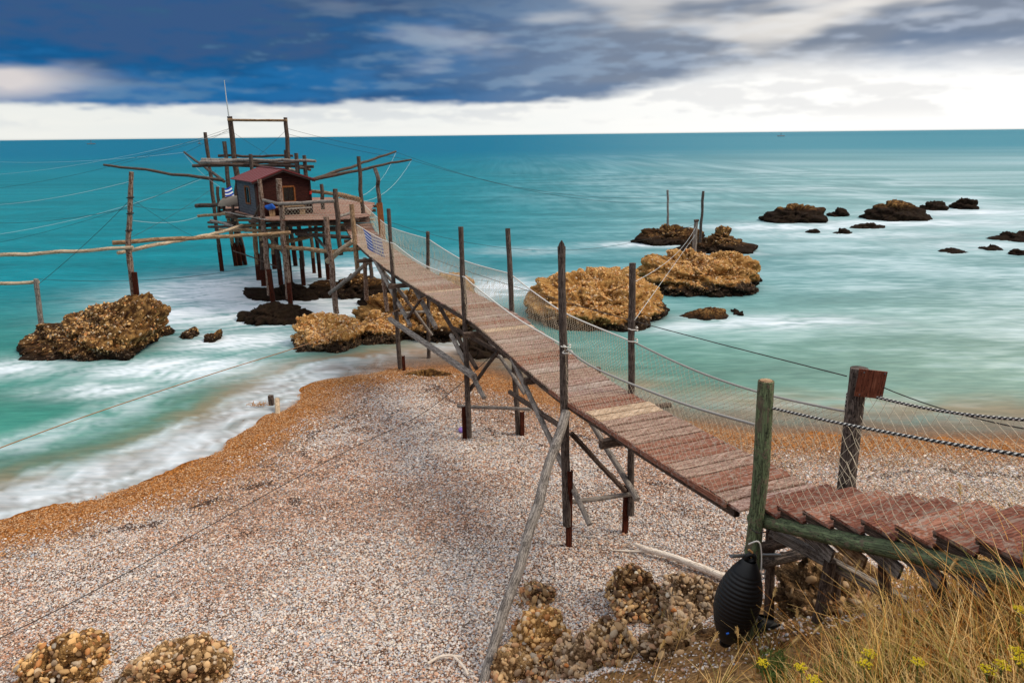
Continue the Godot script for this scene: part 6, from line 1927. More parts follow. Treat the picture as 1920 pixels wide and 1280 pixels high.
	rock("round black knob on top of the ragged far rock", PackedVector3Array([Vector3(14.852, 0.691, -52.047), Vector3(15.056, 0.453, -51.347), Vector3(15.009, 0.605, -52.747), Vector3(14.970, 1.235, -52.047), Vector3(15.144, 0.725, -51.347), Vector3(15.104, 1.052, -52.747), Vector3(15.505, 1.385, -52.047), Vector3(15.539, 0.800, -51.347), Vector3(15.531, 1.174, -52.747), Vector3(15.984, 1.224, -52.047), Vector3(15.894, 0.720, -51.347), Vector3(15.915, 1.042, -52.747), Vector3(16.422, 0.595, -52.047), Vector3(16.218, 0.405, -51.347), Vector3(16.265, 0.527, -52.747), Vector3(15.354, -0.235, -52.047), Vector3(15.428, -0.235, -51.347), Vector3(15.411, -0.235, -52.747)]), 18, sea_dark, g1)
	rock("half sunk grey rock veiled by wash beside the broad golden rock", PackedVector3Array([Vector3(7.828, -0.103, -32.353), Vector3(8.196, -0.197, -31.553), Vector3(8.294, -0.163, -33.153), Vector3(8.508, 0.225, -32.353), Vector3(8.672, -0.066, -31.553), Vector3(8.716, 0.041, -33.153), Vector3(9.373, 0.359, -32.353), Vector3(9.278, -0.012, -31.553), Vector3(9.252, 0.124, -33.153), Vector3(9.955, 0.258, -32.353), Vector3(9.685, -0.053, -31.553), Vector3(9.613, 0.061, -33.153), Vector3(10.282, -0.081, -32.353), Vector3(9.914, -0.188, -31.553), Vector3(9.816, -0.149, -33.153), Vector3(9.042, -1.160, -32.353), Vector3(9.046, -1.160, -31.553), Vector3(9.047, -1.160, -33.153)]), 24, {"gold": 0.3, "wet": 0.1, "amp": 0.1, "freq": 0.9}, g1)
	rock("tiny brown rock in the wash beyond the half sunk grey rock", PackedVector3Array([Vector3(10.395, -0.020, -32.748), Vector3(10.480, -0.081, -32.398), Vector3(10.503, -0.059, -33.098), Vector3(10.639, 0.099, -32.748), Vector3(10.651, -0.034, -32.398), Vector3(10.654, 0.015, -33.098), Vector3(10.898, 0.024, -32.748), Vector3(10.832, -0.064, -32.398), Vector3(10.815, -0.032, -33.098), Vector3(10.961, -1.023, -32.748), Vector3(10.876, -1.023, -32.398), Vector3(10.854, -1.023, -33.098)]), 12, low, g1)
	for s in [
			["humped far rock with a squared end", PackedVector3Array([Vector3(23.637, 0.182, -69.226), Vector3(24.722, -0.083, -67.226), Vector3(25.011, 0.014, -71.226), Vector3(25.321, 0.876, -69.226), Vector3(25.901, 0.195, -67.226), Vector3(26.055, 0.445, -71.226), Vector3(26.922, 1.284, -69.226), Vector3(27.022, 0.358, -67.226), Vector3(27.048, 0.698, -71.226), Vector3(28.469, 1.222, -69.226), Vector3(28.104, 0.333, -67.226), Vector3(28.007, 0.659, -71.226), Vector3(30.022, 1.112, -69.226), Vector3(29.191, 0.289, -67.226), Vector3(28.970, 0.591, -71.226), Vector3(30.869, -0.839, -69.226), Vector3(29.785, -0.839, -67.226), Vector3(29.495, -0.839, -71.226), Vector3(29.566, -1.159, -69.226), Vector3(28.872, -1.159, -67.226), Vector3(28.687, -1.159, -71.226), Vector3(24.894, -0.921, -69.226), Vector3(25.602, -0.921, -67.226), Vector3(25.790, -0.921, -71.226)]), 28],
			["little square rock beside the humped far rock", PackedVector3Array([Vector3(32.301, 0.239, -72.710), Vector3(32.571, 0.024, -71.960), Vector3(32.643, 0.103, -73.460), Vector3(32.961, 0.580, -72.710), Vector3(33.033, 0.160, -71.960), Vector3(33.052, 0.314, -73.460), Vector3(33.813, 0.670, -72.710), Vector3(33.630, 0.197, -71.960), Vector3(33.581, 0.370, -73.460), Vector3(34.101, 0.121, -72.710), Vector3(33.831, -0.023, -71.960), Vector3(33.759, 0.030, -73.460), Vector3(33.157, -1.019, -72.710), Vector3(33.170, -1.019, -71.960), Vector3(33.174, -1.019, -73.460)]), 16],
			["peaked dark far rock with sloping layers", PackedVector3Array([Vector3(33.410, -0.930, -70.213), Vector3(34.662, -0.930, -67.963), Vector3(34.995, -0.930, -72.463), Vector3(35.285, 0.915, -70.213), Vector3(35.974, 0.173, -67.963), Vector3(36.158, 0.445, -72.463), Vector3(37.091, 1.471, -70.213), Vector3(37.238, 0.396, -67.963), Vector3(37.278, 0.790, -72.463), Vector3(38.143, 1.557, -70.213), Vector3(37.974, 0.430, -67.963), Vector3(37.930, 0.843, -72.463), Vector3(39.075, 0.977, -70.213), Vector3(38.627, 0.198, -67.963), Vector3(38.508, 0.483, -72.463), Vector3(40.710, 0.483, -70.213), Vector3(39.772, 0.000, -67.963), Vector3(39.521, 0.177, -72.463), Vector3(41.755, -0.907, -70.213), Vector3(40.503, -0.907, -67.963), Vector3(40.169, -0.907, -72.463), Vector3(39.067, -1.221, -70.213), Vector3(38.622, -1.221, -67.963), Vector3(38.503, -1.221, -72.463), Vector3(34.866, -1.087, -70.213), Vector3(35.681, -1.087, -67.963), Vector3(35.898, -1.087, -72.463)]), 30],
			["pale misty far rock with a notched crest", PackedVector3Array([Vector3(44.107, -0.883, -78.100), Vector3(44.557, -0.883, -76.850), Vector3(44.677, -0.883, -79.350), Vector3(45.288, 0.590, -78.100), Vector3(45.384, 0.142, -76.850), Vector3(45.410, 0.307, -79.350), Vector3(46.229, 0.846, -78.100), Vector3(46.043, 0.245, -76.850), Vector3(45.993, 0.465, -79.350), Vector3(47.058, 0.731, -78.100), Vector3(46.623, 0.199, -76.850), Vector3(46.507, 0.394, -79.350), Vector3(47.109, -0.807, -78.100), Vector3(46.659, -0.807, -76.850), Vector3(46.539, -0.807, -79.350), Vector3(45.411, -1.056, -78.100), Vector3(45.470, -1.056, -76.850), Vector3(45.486, -1.056, -79.350)]), 18],
			["smooth rounded far rock tilted up out of the foam", PackedVector3Array([Vector3(48.265, 0.197, -78.609), Vector3(48.658, -0.007, -77.609), Vector3(48.763, 0.068, -79.609), Vector3(48.911, 0.831, -78.609), Vector3(49.110, 0.247, -77.609), Vector3(49.163, 0.461, -79.609), Vector3(49.863, 1.035, -78.609), Vector3(49.777, 0.328, -77.609), Vector3(49.753, 0.587, -79.609), Vector3(50.747, 0.653, -78.609), Vector3(50.395, 0.175, -77.609), Vector3(50.302, 0.351, -79.609), Vector3(50.884, 0.224, -78.609), Vector3(50.491, 0.004, -77.609), Vector3(50.387, 0.085, -79.609), Vector3(50.076, -1.043, -78.609), Vector3(49.926, -1.043, -77.609), Vector3(49.886, -1.043, -79.609)]), 20],
			["flat reef sliver in front of the peaked far rock", PackedVector3Array([Vector3(30.321, 0.040, -63.350), Vector3(30.790, -0.048, -62.750), Vector3(30.914, -0.016, -63.950), Vector3(31.091, 0.295, -63.350), Vector3(31.329, 0.054, -62.750), Vector3(31.392, 0.142, -63.950), Vector3(32.519, 0.237, -63.350), Vector3(32.328, 0.030, -62.750), Vector3(32.277, 0.106, -63.950), Vector3(33.445, 0.052, -63.350), Vector3(32.976, -0.043, -62.750), Vector3(32.851, -0.008, -63.950), Vector3(31.857, -1.007, -63.350), Vector3(31.865, -1.007, -62.750), Vector3(31.867, -1.007, -63.950)]), 16],
			["long low reef leaving the picture at the bridge-far side", PackedVector3Array([Vector3(37.622, -0.044, -55.619), Vector3(38.327, -0.195, -54.119), Vector3(38.515, -0.140, -57.119), Vector3(38.468, 0.335, -55.619), Vector3(38.919, -0.044, -54.119), Vector3(39.039, 0.095, -57.119), Vector3(39.273, 0.481, -55.619), Vector3(39.483, 0.015, -54.119), Vector3(39.539, 0.186, -57.119), Vector3(40.751, 0.389, -55.619), Vector3(40.517, -0.022, -54.119), Vector3(40.455, 0.129, -57.119), Vector3(42.323, -1.031, -55.619), Vector3(41.618, -1.031, -54.119), Vector3(41.430, -1.031, -57.119), Vector3(39.428, -1.196, -55.619), Vector3(39.592, -1.196, -54.119), Vector3(39.635, -1.196, -57.119)]), 22],
			["small round rock seaward of the low reef pair", PackedVector3Array([Vector3(33.792, 0.001, -51.040), Vector3(33.982, -0.067, -50.440), Vector3(34.033, -0.042, -51.640), Vector3(34.099, 0.213, -51.040), Vector3(34.197, 0.018, -50.440), Vector3(34.223, 0.090, -51.640), Vector3(34.593, 0.244, -51.040), Vector3(34.543, 0.030, -50.440), Vector3(34.529, 0.109, -51.640), Vector3(35.058, 0.024, -51.040), Vector3(34.868, -0.058, -50.440), Vector3(34.818, -0.028, -51.640), Vector3(34.353, -1.012, -51.040), Vector3(34.374, -1.012, -50.440), Vector3(34.380, -1.012, -51.640)]), 16],
			["oval low rock awash in open pale water", PackedVector3Array([Vector3(30.476, 0.029, -49.855), Vector3(30.725, -0.061, -49.205), Vector3(30.792, -0.028, -50.505), Vector3(30.974, 0.200, -49.855), Vector3(31.073, 0.008, -49.205), Vector3(31.100, 0.078, -50.505), Vector3(31.652, 0.193, -49.855), Vector3(31.548, 0.005, -49.205), Vector3(31.520, 0.074, -50.505), Vector3(32.135, 0.012, -49.855), Vector3(31.887, -0.068, -49.205), Vector3(31.820, -0.038, -50.505), Vector3(31.331, -1.020, -49.855), Vector3(31.323, -1.020, -49.205), Vector3(31.321, -1.020, -50.505)]), 16],
			["jagged sliver of reef close to the oval low rock", PackedVector3Array([Vector3(34.273, 0.041, -48.569), Vector3(34.541, -0.067, -48.069), Vector3(34.612, -0.027, -49.069), Vector3(34.716, 0.207, -48.569), Vector3(34.851, -0.000, -48.069), Vector3(34.887, 0.076, -49.069), Vector3(35.649, 0.129, -48.569), Vector3(35.504, -0.031, -48.069), Vector3(35.466, 0.028, -49.069), Vector3(36.060, -0.981, -48.569), Vector3(35.792, -0.981, -48.069), Vector3(35.721, -0.981, -49.069), Vector3(34.970, -1.038, -48.569), Vector3(35.029, -1.038, -48.069), Vector3(35.044, -1.038, -49.069)]), 14],
			["thin reef sliver between the humped and peaked far rocks", PackedVector3Array([Vector3(27.172, -0.001, -60.031), Vector3(27.388, -0.056, -59.581), Vector3(27.446, -0.036, -60.481), Vector3(27.596, 0.203, -60.031), Vector3(27.685, 0.026, -59.581), Vector3(27.709, 0.091, -60.481), Vector3(28.181, 0.197, -60.031), Vector3(28.094, 0.023, -59.581), Vector3(28.071, 0.087, -60.481), Vector3(28.613, -0.016, -60.031), Vector3(28.397, -0.062, -59.581), Vector3(28.339, -0.045, -60.481), Vector3(27.903, -0.992, -60.031), Vector3(27.900, -0.992, -59.581), Vector3(27.899, -0.992, -60.481)]), 12],
			["thin wave-washed sliver before the humped far rock", PackedVector3Array([Vector3(24.781, -0.929, -60.460), Vector3(24.992, -0.929, -60.110), Vector3(25.048, -0.929, -60.810), Vector3(25.442, 0.132, -60.460), Vector3(25.455, 0.006, -60.110), Vector3(25.458, 0.053, -60.810), Vector3(26.026, 0.168, -60.460), Vector3(25.864, 0.021, -60.110), Vector3(25.820, 0.075, -60.810), Vector3(26.187, -0.943, -60.460), Vector3(25.976, -0.943, -60.110), Vector3(25.920, -0.943, -60.810), Vector3(25.466, -0.978, -60.460), Vector3(25.472, -0.978, -60.110), Vector3(25.473, -0.978, -60.810)]), 12],
			["small bare reef showing through the pale water", PackedVector3Array([Vector3(26.899, -1.110, -57.330), Vector3(27.015, -1.183, -57.030), Vector3(27.046, -1.156, -57.630), Vector3(27.229, -0.992, -57.330), Vector3(27.246, -1.136, -57.030), Vector3(27.251, -1.083, -57.630), Vector3(27.673, -1.077, -57.330), Vector3(27.557, -1.170, -57.030), Vector3(27.526, -1.136, -57.630), Vector3(27.429, -2.096, -57.330), Vector3(27.386, -2.096, -57.030), Vector3(27.375, -2.096, -57.630), Vector3(26.914, -2.131, -57.330), Vector3(27.026, -2.131, -57.030), Vector3(27.055, -2.131, -57.630)]), 10]]:
		rock(s[0], s[1], s[2], low, g2)
	for s in [
			["split dark stone at the low end of the slab rock", PackedVector3Array([Vector3(-15.883, -0.062, -30.211), Vector3(-15.741, -0.145, -29.711), Vector3(-15.704, -0.114, -30.711), Vector3(-15.644, 0.252, -30.211), Vector3(-15.574, -0.019, -29.711), Vector3(-15.556, 0.080, -30.711), Vector3(-15.162, 0.338, -30.211), Vector3(-15.237, 0.015, -29.711), Vector3(-15.257, 0.133, -30.711), Vector3(-14.940, 0.109, -30.211), Vector3(-15.081, -0.076, -29.711), Vector3(-15.119, -0.008, -30.711), Vector3(-15.092, -1.016, -30.211), Vector3(-15.188, -1.016, -29.711), Vector3(-15.213, -1.016, -30.711), Vector3(-15.717, -1.100, -30.211), Vector3(-15.625, -1.100, -29.711), Vector3(-15.601, -1.100, -30.711)]), 18],
			["flat brown stone half under foam beside the slab rock", PackedVector3Array([Vector3(-16.169, -0.045, -28.986), Vector3(-15.997, -0.139, -28.486), Vector3(-15.952, -0.104, -29.486), Vector3(-15.741, 0.213, -28.986), Vector3(-15.698, -0.036, -28.486), Vector3(-15.686, 0.055, -29.486), Vector3(-15.125, 0.119, -28.986), Vector3(-15.266, -0.073, -28.486), Vector3(-15.304, -0.003, -29.486), Vector3(-15.025, -1.001, -28.986), Vector3(-15.196, -1.001, -28.486), Vector3(-15.242, -1.001, -29.486), Vector3(-15.856, -1.102, -28.986), Vector3(-15.779, -1.102, -28.486), Vector3(-15.758, -1.102, -29.486)]), 16],
			["small grey stone in the foam seaward of the swash", PackedVector3Array([Vector3(-14.415, -0.008, -29.781), Vector3(-14.298, -0.104, -29.331), Vector3(-14.267, -0.069, -30.231), Vector3(-14.091, 0.301, -29.781), Vector3(-14.071, 0.020, -29.331), Vector3(-14.066, 0.123, -30.231), Vector3(-13.807, 0.343, -29.781), Vector3(-13.873, 0.037, -29.331), Vector3(-13.891, 0.149, -30.231), Vector3(-13.638, 0.073, -29.781), Vector3(-13.755, -0.071, -29.331), Vector3(-13.786, -0.018, -30.231), Vector3(-14.160, -1.068, -29.781), Vector3(-14.120, -1.068, -29.331), Vector3(-14.109, -1.068, -30.231)]), 16],
			["slanting grey stone like a fin in the foam", PackedVector3Array([Vector3(-13.446, -0.907, -29.243), Vector3(-13.283, -0.907, -28.793), Vector3(-13.239, -0.907, -29.693), Vector3(-12.960, 0.208, -29.243), Vector3(-12.943, -0.003, -28.793), Vector3(-12.938, 0.074, -29.693), Vector3(-12.357, 0.464, -29.243), Vector3(-12.520, 0.100, -28.793), Vector3(-12.564, 0.233, -29.693), Vector3(-12.427, 0.114, -29.243), Vector3(-12.569, -0.040, -28.793), Vector3(-12.607, 0.016, -29.693), Vector3(-13.123, -1.043, -29.243), Vector3(-13.057, -1.043, -28.793), Vector3(-13.039, -1.043, -29.693)]), 16]]:
		rock(s[0], s[1], s[2], {"gold": 0.3, "wet": 0.25, "amp": 0.09, "freq": 1.1, "stones": 120, "stone": 0.033}, g1)
	var near := {"earth": 0.5, "gold": 0.55, "wet": -5.0, "amp": 0.10, "freq": 1.6, "cover": 0.4, "stones": 3000, "stone": 0.023, "big": 30, "sea": false}
	var dark := near.duplicate()
	dark["gold"] = 0.28
	dark["earth"] = 0.3
	var pale := near.duplicate()
	pale["earth"] = 0.9
	pale["tone"] = Color(0.9, 0.88, 0.88)
	var ochre := near.duplicate()
	ochre["earth"] = 0.1
	var g3 := "conglomerate boulders at the foot of the slope"
	var fore := [
		["round dark brown conglomerate boulder on the shingle near the driftwood", PackedVector3Array([Vector3(1.571, 0.757, -10.170), Vector3(1.689, 0.543, -9.770), Vector3(1.662, 0.680, -10.570), Vector3(1.648, 1.166, -10.170), Vector3(1.746, 0.747, -9.770), Vector3(1.723, 1.016, -10.570), Vector3(1.957, 1.385, -10.170), Vector3(1.975, 0.857, -9.770), Vector3(1.971, 1.195, -10.570), Vector3(2.297, 1.239, -10.170), Vector3(2.226, 0.784, -9.770), Vector3(2.242, 1.075, -10.570), Vector3(2.479, 0.745, -10.170), Vector3(2.361, 0.537, -9.770), Vector3(2.388, 0.670, -10.570), Vector3(2.320, -0.122, -10.170), Vector3(2.243, -0.122, -9.770), Vector3(2.261, -0.122, -10.570), Vector3(1.833, -0.073, -10.170), Vector3(1.883, -0.073, -9.770), Vector3(1.871, -0.073, -10.570)]), 36, dark],
		["light pebbly boulder right behind the black fender", PackedVector3Array([Vector3(2.398, 0.974, -9.833), Vector3(2.527, 0.707, -9.333), Vector3(2.497, 0.878, -10.333), Vector3(2.484, 1.311, -9.833), Vector3(2.591, 0.876, -9.333), Vector3(2.566, 1.154, -10.333), Vector3(2.851, 1.444, -9.833), Vector3(2.863, 0.942, -9.333), Vector3(2.860, 1.264, -10.333), Vector3(3.271, 1.282, -9.833), Vector3(3.174, 0.861, -9.333), Vector3(3.196, 1.130, -10.333), Vector3(3.395, 0.759, -9.833), Vector3(3.265, 0.600, -9.333), Vector3(3.295, 0.702, -10.333), Vector3(2.825, -0.010, -9.833), Vector3(2.843, -0.010, -9.333), Vector3(2.839, -0.010, -10.333), Vector3(2.450, 0.169, -9.833), Vector3(2.566, 0.169, -9.333), Vector3(2.539, 0.169, -10.333)]), 36, pale],
		["small flat pebbly lump between shingle and leaning pole", PackedVector3Array([Vector3(0.006, 0.604, -10.450), Vector3(0.091, 0.496, -10.225), Vector3(0.072, 0.565, -10.675), Vector3(0.180, 0.781, -10.450), Vector3(0.221, 0.585, -10.225), Vector3(0.211, 0.711, -10.675), Vector3(0.517, 0.798, -10.450), Vector3(0.469, 0.593, -10.225), Vector3(0.480, 0.724, -10.675), Vector3(0.663, 0.648, -10.450), Vector3(0.578, 0.518, -10.225), Vector3(0.597, 0.601, -10.675), Vector3(0.499, -0.013, -10.450), Vector3(0.457, -0.013, -10.225), Vector3(0.466, -0.013, -10.675), Vector3(0.133, -0.062, -10.450), Vector3(0.185, -0.062, -10.225), Vector3(0.173, -0.062, -10.675)]), 24, dark],
		["tall ochre conglomerate boulder beside the leaning pole", PackedVector3Array([Vector3(-0.234, 0.507, -9.091), Vector3(-0.083, 0.253, -8.591), Vector3(-0.118, 0.415, -9.591), Vector3(0.154, 1.222, -9.091), Vector3(0.204, 0.610, -8.591), Vector3(0.193, 1.002, -9.591), Vector3(0.514, 1.377, -9.091), Vector3(0.471, 0.688, -8.591), Vector3(0.481, 1.129, -9.591), Vector3(0.773, 1.072, -9.091), Vector3(0.662, 0.535, -8.591), Vector3(0.688, 0.879, -9.591), Vector3(0.926, 0.540, -9.091), Vector3(0.775, 0.269, -8.591), Vector3(0.810, 0.443, -9.591), Vector3(0.686, -0.451, -9.091), Vector3(0.597, -0.451, -8.591), Vector3(0.618, -0.451, -9.591), Vector3(-0.059, -0.441, -9.091), Vector3(0.046, -0.441, -8.591), Vector3(0.022, -0.441, -9.591)]), 38, ochre],
		["rounded boulder full of white pebbles in orange clay", PackedVector3Array([Vector3(1.068, 1.014, -8.672), Vector3(1.166, 0.762, -8.272), Vector3(1.143, 0.923, -9.072), Vector3(1.122, 1.398, -8.672), Vector3(1.206, 0.954, -8.272), Vector3(1.187, 1.238, -9.072), Vector3(1.410, 1.538, -8.672), Vector3(1.419, 1.024, -8.272), Vector3(1.417, 1.353, -9.072), Vector3(1.710, 1.281, -8.672), Vector3(1.641, 0.896, -8.272), Vector3(1.657, 1.142, -9.072), Vector3(1.822, 0.789, -8.672), Vector3(1.724, 0.650, -8.272), Vector3(1.747, 0.739, -9.072), Vector3(1.518, 0.060, -8.672), Vector3(1.499, 0.060, -8.272), Vector3(1.504, 0.060, -9.072), Vector3(1.123, 0.160, -8.672), Vector3(1.207, 0.160, -8.272), Vector3(1.187, 0.160, -9.072)]), 36, near],
		["grey brown boulder between the ochre one and the white pebbled one", PackedVector3Array([Vector3(0.511, 0.863, -8.425), Vector3(0.622, 0.684, -8.075), Vector3(0.596, 0.799, -8.775), Vector3(0.645, 1.261, -8.425), Vector3(0.721, 0.883, -8.075), Vector3(0.703, 1.125, -8.775), Vector3(0.929, 1.400, -8.425), Vector3(0.931, 0.953, -8.075), Vector3(0.931, 1.239, -8.775), Vector3(1.235, 1.181, -8.425), Vector3(1.157, 0.843, -8.075), Vector3(1.175, 1.060, -8.775), Vector3(1.362, 0.236, -8.425), Vector3(1.251, 0.236, -8.075), Vector3(1.277, 0.236, -8.775), Vector3(0.944, 0.056, -8.425), Vector3(0.942, 0.056, -8.075), Vector3(0.942, 0.056, -8.775), Vector3(0.559, 0.061, -8.425), Vector3(0.657, 0.061, -8.075), Vector3(0.635, 0.061, -8.775)]), 36, pale],
		["low ochre boulder at the foot of the leaning pole", PackedVector3Array([Vector3(-0.491, -0.075, -8.672), Vector3(-0.378, -0.075, -8.322), Vector3(-0.404, -0.075, -9.022), Vector3(-0.325, 0.818, -8.672), Vector3(-0.255, 0.508, -8.322), Vector3(-0.271, 0.707, -9.022), Vector3(-0.011, 0.973, -8.672), Vector3(-0.023, 0.585, -8.322), Vector3(-0.020, 0.833, -9.022), Vector3(0.299, 0.763, -8.672), Vector3(0.207, 0.481, -8.322), Vector3(0.228, 0.661, -9.022), Vector3(0.378, -0.163, -8.672), Vector3(0.265, -0.163, -8.322), Vector3(0.291, -0.163, -9.022), Vector3(-0.217, -0.252, -8.672), Vector3(-0.175, -0.252, -8.322), Vector3(-0.185, -0.252, -9.022)]), 30, near],
		["grey white boulder cut off below the ochre boulders", PackedVector3Array([Vector3(0.136, 0.650, -8.380), Vector3(0.201, 0.555, -8.080), Vector3(0.186, 0.616, -8.680), Vector3(0.251, 0.906, -8.380), Vector3(0.286, 0.683, -8.080), Vector3(0.278, 0.826, -8.680), Vector3(0.463, 0.967, -8.380), Vector3(0.442, 0.713, -8.080), Vector3(0.447, 0.876, -8.680), Vector3(0.632, 0.690, -8.380), Vector3(0.567, 0.575, -8.080), Vector3(0.582, 0.649, -8.680), Vector3(0.480, 0.010, -8.380), Vector3(0.455, 0.010, -8.080), Vector3(0.461, 0.010, -8.680)]), 24, dark],
		["peaked ochre boulder standing alone on the shingle", PackedVector3Array([Vector3(-7.454, 0.541, -8.805), Vector3(-7.280, 0.153, -8.205), Vector3(-7.320, 0.401, -9.405), Vector3(-7.138, 1.011, -8.805), Vector3(-7.045, 0.388, -8.205), Vector3(-7.067, 0.787, -9.405), Vector3(-6.626, 1.228, -8.805), Vector3(-6.666, 0.496, -8.205), Vector3(-6.657, 0.965, -9.405), Vector3(-6.228, 0.999, -8.805), Vector3(-6.372, 0.382, -8.205), Vector3(-6.339, 0.777, -9.405), Vector3(-6.110, 0.397, -8.805), Vector3(-6.285, 0.081, -8.205), Vector3(-6.244, 0.284, -9.405), Vector3(-6.639, -0.685, -8.805), Vector3(-6.676, -0.685, -8.205), Vector3(-6.668, -0.685, -9.405), Vector3(-7.449, -0.674, -8.805), Vector3(-7.276, -0.674, -8.205), Vector3(-7.316, -0.674, -9.405)]), 38, ochre],
		["wide pebbly boulder with an orange cleft on the shingle", PackedVector3Array([Vector3(-6.046, 0.448, -8.674), Vector3(-5.792, 0.160, -8.074), Vector3(-5.850, 0.344, -9.274), Vector3(-5.590, 0.839, -8.674), Vector3(-5.454, 0.355, -8.074), Vector3(-5.485, 0.665, -9.274), Vector3(-5.104, 0.963, -8.674), Vector3(-5.094, 0.417, -8.074), Vector3(-5.096, 0.767, -9.274), Vector3(-4.698, 1.198, -8.674), Vector3(-4.794, 0.535, -8.074), Vector3(-4.772, 0.960, -9.274), Vector3(-4.317, 0.916, -8.674), Vector3(-4.512, 0.394, -8.074), Vector3(-4.467, 0.728, -9.274), Vector3(-4.088, 0.345, -8.674), Vector3(-4.342, 0.108, -8.074), Vector3(-4.284, 0.259, -9.274), Vector3(-5.104, -0.578, -8.674), Vector3(-5.094, -0.578, -8.074), Vector3(-5.096, -0.578, -9.274), Vector3(-5.902, -0.568, -8.674), Vector3(-5.685, -0.568, -8.074), Vector3(-5.735, -0.568, -9.274)]), 40, near],
		["brown earth bank below the stair legs", PackedVector3Array([Vector3(3.624, 2.160, -8.202), Vector3(3.840, 1.901, -7.502), Vector3(3.790, 2.067, -8.902), Vector3(3.735, 2.491, -8.202), Vector3(3.921, 2.066, -7.502), Vector3(3.878, 2.338, -8.902), Vector3(4.224, 2.566, -8.202), Vector3(4.283, 2.104, -7.502), Vector3(4.270, 2.400, -8.902), Vector3(4.809, 2.436, -8.202), Vector3(4.716, 2.039, -7.502), Vector3(4.738, 2.293, -8.902), Vector3(5.280, 2.139, -8.202), Vector3(5.064, 1.890, -7.502), Vector3(5.114, 2.049, -8.902), Vector3(5.189, 1.309, -8.202), Vector3(4.997, 1.309, -7.502), Vector3(5.042, 1.309, -8.902), Vector3(4.331, 1.191, -8.202), Vector3(4.362, 1.191, -7.502), Vector3(4.355, 1.191, -8.902), Vector3(3.734, 1.328, -8.202), Vector3(3.921, 1.328, -7.502), Vector3(3.877, 1.328, -8.902)]), 36, {"earth": 0.8, "gold": 0.5, "wet": -5.0, "amp": 0.16, "freq": 1.5, "stones": 900, "stone": 0.025, "big": 10, "sea": false, "tone": Color(0.8, 0.76, 0.72)}],
		["crumbling earth lump between the fender and the white pebbled boulder", PackedVector3Array([Vector3(1.717, 1.367, -8.206), Vector3(1.881, 1.207, -7.756), Vector3(1.843, 1.310, -8.656), Vector3(1.889, 1.626, -8.206), Vector3(2.008, 1.337, -7.756), Vector3(1.981, 1.522, -8.656), Vector3(2.362, 1.663, -8.206), Vector3(2.358, 1.355, -7.756), Vector3(2.359, 1.552, -8.656), Vector3(2.806, 1.571, -8.206), Vector3(2.686, 1.309, -7.756), Vector3(2.714, 1.477, -8.656), Vector3(2.978, 1.218, -8.206), Vector3(2.814, 1.133, -7.756), Vector3(2.852, 1.188, -8.656), Vector3(2.472, 0.597, -8.206), Vector3(2.439, 0.597, -7.756), Vector3(2.447, 0.597, -8.656), Vector3(1.876, 0.650, -8.206), Vector3(1.999, 0.650, -7.756), Vector3(1.970, 0.650, -8.656)]), 30, {"earth": 0.8, "gold": 0.5, "wet": -5.0, "amp": 0.12, "freq": 1.7, "stones": 800, "stone": 0.025, "big": 12, "sea": false, "tone": Color(0.85, 0.8, 0.76)}]]
	for s in fore: rock(s[0], s[1], s[2], s[3], g3)

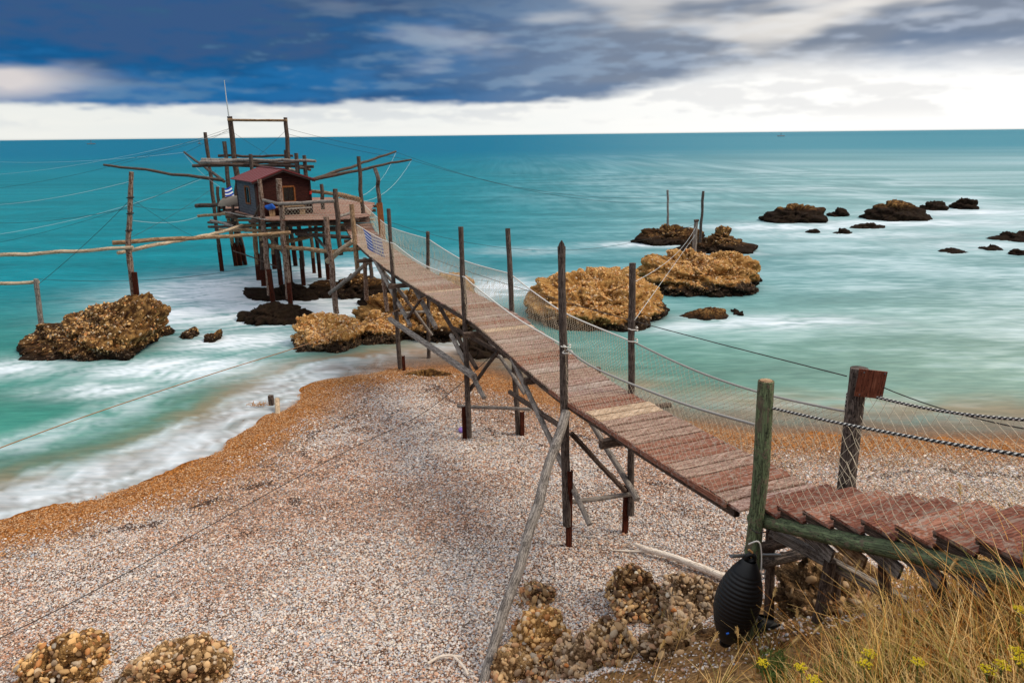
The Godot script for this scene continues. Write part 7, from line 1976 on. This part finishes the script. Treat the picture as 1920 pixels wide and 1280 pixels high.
# ---------------------------------------------------------------- scene
func _ready():
	rng.seed = 20240611
	nz.seed = 21
	nz.frequency = 0.02
	nz.fractal_octaves = 4
	nf.seed = 77
	nf.frequency = 0.05
	nf.fractal_octaves = 4
	nc.seed = 14
	nc.noise_type = FastNoiseLite.TYPE_CELLULAR
	nc.cellular_return_type = FastNoiseLite.RETURN_DISTANCE2_SUB
	nc.fractal_type = FastNoiseLite.FRACTAL_NONE
	nc.frequency = 1.0
	nr.seed = 5
	nr.frequency = 0.02
	nr.fractal_type = FastNoiseLite.FRACTAL_RIDGED
	nr.fractal_octaves = 4
	# camera
	var cam := Camera3D.new()
	cam.name = "camera"
	add_child(cam)
	cam.position = Vector3(0, 8.25, 0)
	cam.rotation = Vector3(deg_to_rad(-16.2), 0, deg_to_rad(-0.63))
	cam.fov = 51.28
	cam.near = 0.05
	cam.far = 60000.0
	cam.current = true
	# sky and exposure
	var we := WorldEnvironment.new()
	we.name = "environment"
	var env := Environment.new()
	var ps := PanoramaSkyMaterial.new()
	ps.panorama = ImageTexture.create_from_image(sky_image())
	var sky := Sky.new()
	sky.sky_material = ps
	env.background_mode = Environment.BG_SKY
	env.sky = sky
	env.tonemap_mode = Environment.TONE_MAPPER_LINEAR
	env.tonemap_exposure = 1.72
	env.sdfgi_enabled = true
	env.ssao_enabled = true
	env.ssil_enabled = true
	we.environment = env
	add_child(we)
	# sun behind cloud, high to the right
	var sun := DirectionalLight3D.new()
	sun.name = "sun"
	sun.light_energy = 0.45
	sun.light_angular_distance = 20.0
	sun.light_color = Color(1.0, 0.94, 0.84)
	sun.shadow_enabled = true
	add_child(sun)
	sun.look_at_from_position(Vector3(30, 34, 6), Vector3.ZERO)
	print("sky done ", Time.get_ticks_msec())
	make_materials()
	for i in 5:
		plain("stone_%d" % i, [Color8(206, 194, 176), Color8(186, 154, 112), Color8(168, 128, 84), Color8(150, 138, 124), Color8(176, 112, 62)][i], 0.75, 0.0, 0.3)
	plain("straw", Color8(204, 160, 92), 0.8)
	plain("straw_pale", Color8(218, 184, 124), 0.85)
	plain("leaf_green", Color8(84, 104, 44), 0.8)
	plain("yellow_petal", Color8(222, 200, 30), 0.7)
	make_pebbles()
	print("materials done ", Time.get_ticks_msec())
	# ground
	var xs := steps_of([-120.0, -16.0, 6.0, 18.0, 0.16, 40.0, 1.5, 140.0, 8.0])
	var zs := steps_of([40.0, 0.0, 4.0, -3.0, 0.4, -26.0, 0.16, -60.0, 2.0])
	var land := MeshInstance3D.new()
	land.name = "ground"
	land.mesh = grid_mesh(xs, zs, land_point, 1.0)
	land.material_override = M.ground
	add_child(land)
	setting(land)
	land.set_meta("label", "shingle beach with an orange gravel edge and an earth slope")
	print("land done ", Time.get_ticks_msec())
	foam_blobs = [[Vector3(-10.791, 0.000, -35.119), 7.5, 5.5, 1.15], [Vector3(-15.863, 0.000, -39.235), 6.5, 6.0, 1.05], [Vector3(-12.587, 0.000, -25.315), 4.2, 2.0, 1.0], [Vector3(-13.942, 0.000, -23.035), 3.0, 1.1, 0.85], [Vector3(-11.479, 0.000, -28.849), 4.0, 2.2, 0.95], [Vector3(-18.925, 0.000, -25.536), 3.0, 1.8, 0.75], [Vector3(-10.578, 0.000, -43.690), 7.0, 6.0, 0.9], [Vector3(-0.865, 0.000, -39.163), 4.5, 4.0, 0.9], [Vector3(-1.779, 0.000, -28.467), 2.5, 2.0, 0.7], [Vector3(11.424, 0.000, -54.853), 6.0, 2.0, 0.95], [Vector3(14.484, 0.000, -50.263), 6.0, 1.5, 0.5], [Vector3(11.305, 0.000, -30.967), 7.0, 1.8, 0.75], [Vector3(7.754, 0.000, -30.195), 3.0, 1.4, 0.6], [Vector3(26.143, 0.000, -64.516), 12.0, 4.0, 0.8], [Vector3(36.777, 0.000, -66.369), 16.0, 4.0, 0.85], [Vector3(48.412, 0.000, -74.615), 12.0, 5.0, 0.85], [Vector3(28.390, 0.000, -58.973), 12.0, 4.0, 0.6], [Vector3(36.432, 0.000, -52.458), 10.0, 3.5, 0.6], [Vector3(-16.664, 0.000, -32.676), 4.0, 3.0, 0.6], [Vector3(-15.043, 0.000, -33.643), 5.5, 3.5, 1.0], [Vector3(-6.665, 0.000, -33.264), 3.0, 2.0, 0.7], [Vector3(1.652, 0.000, -52.377), 6.0, 3.0, 0.35]]
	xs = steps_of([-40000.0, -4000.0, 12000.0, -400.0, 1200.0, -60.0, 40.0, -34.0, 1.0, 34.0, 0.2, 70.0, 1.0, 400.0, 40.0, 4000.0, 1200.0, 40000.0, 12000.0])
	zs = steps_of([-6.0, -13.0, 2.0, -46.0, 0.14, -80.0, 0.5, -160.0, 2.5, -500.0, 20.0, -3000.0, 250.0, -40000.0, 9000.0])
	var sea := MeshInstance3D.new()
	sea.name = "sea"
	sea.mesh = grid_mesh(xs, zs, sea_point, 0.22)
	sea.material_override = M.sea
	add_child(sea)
	setting(sea)
	sea.set_meta("label", "turquoise sea smoothed by long exposure with milky surf")
	print("sea done ", Time.get_ticks_msec())
	rocks()
	print("rocks done ", Time.get_ticks_msec())
	footbridge()
	stair()
	stair_posts()
	platform()
	hut()
	bridge_ropes()
	outlying()
	print("structures done ", Time.get_ticks_msec())
	fender()
	props()
	grass()
	flowers()
	shingle()
	gravel()
	wrack()
	print("all done ", Time.get_ticks_msec())
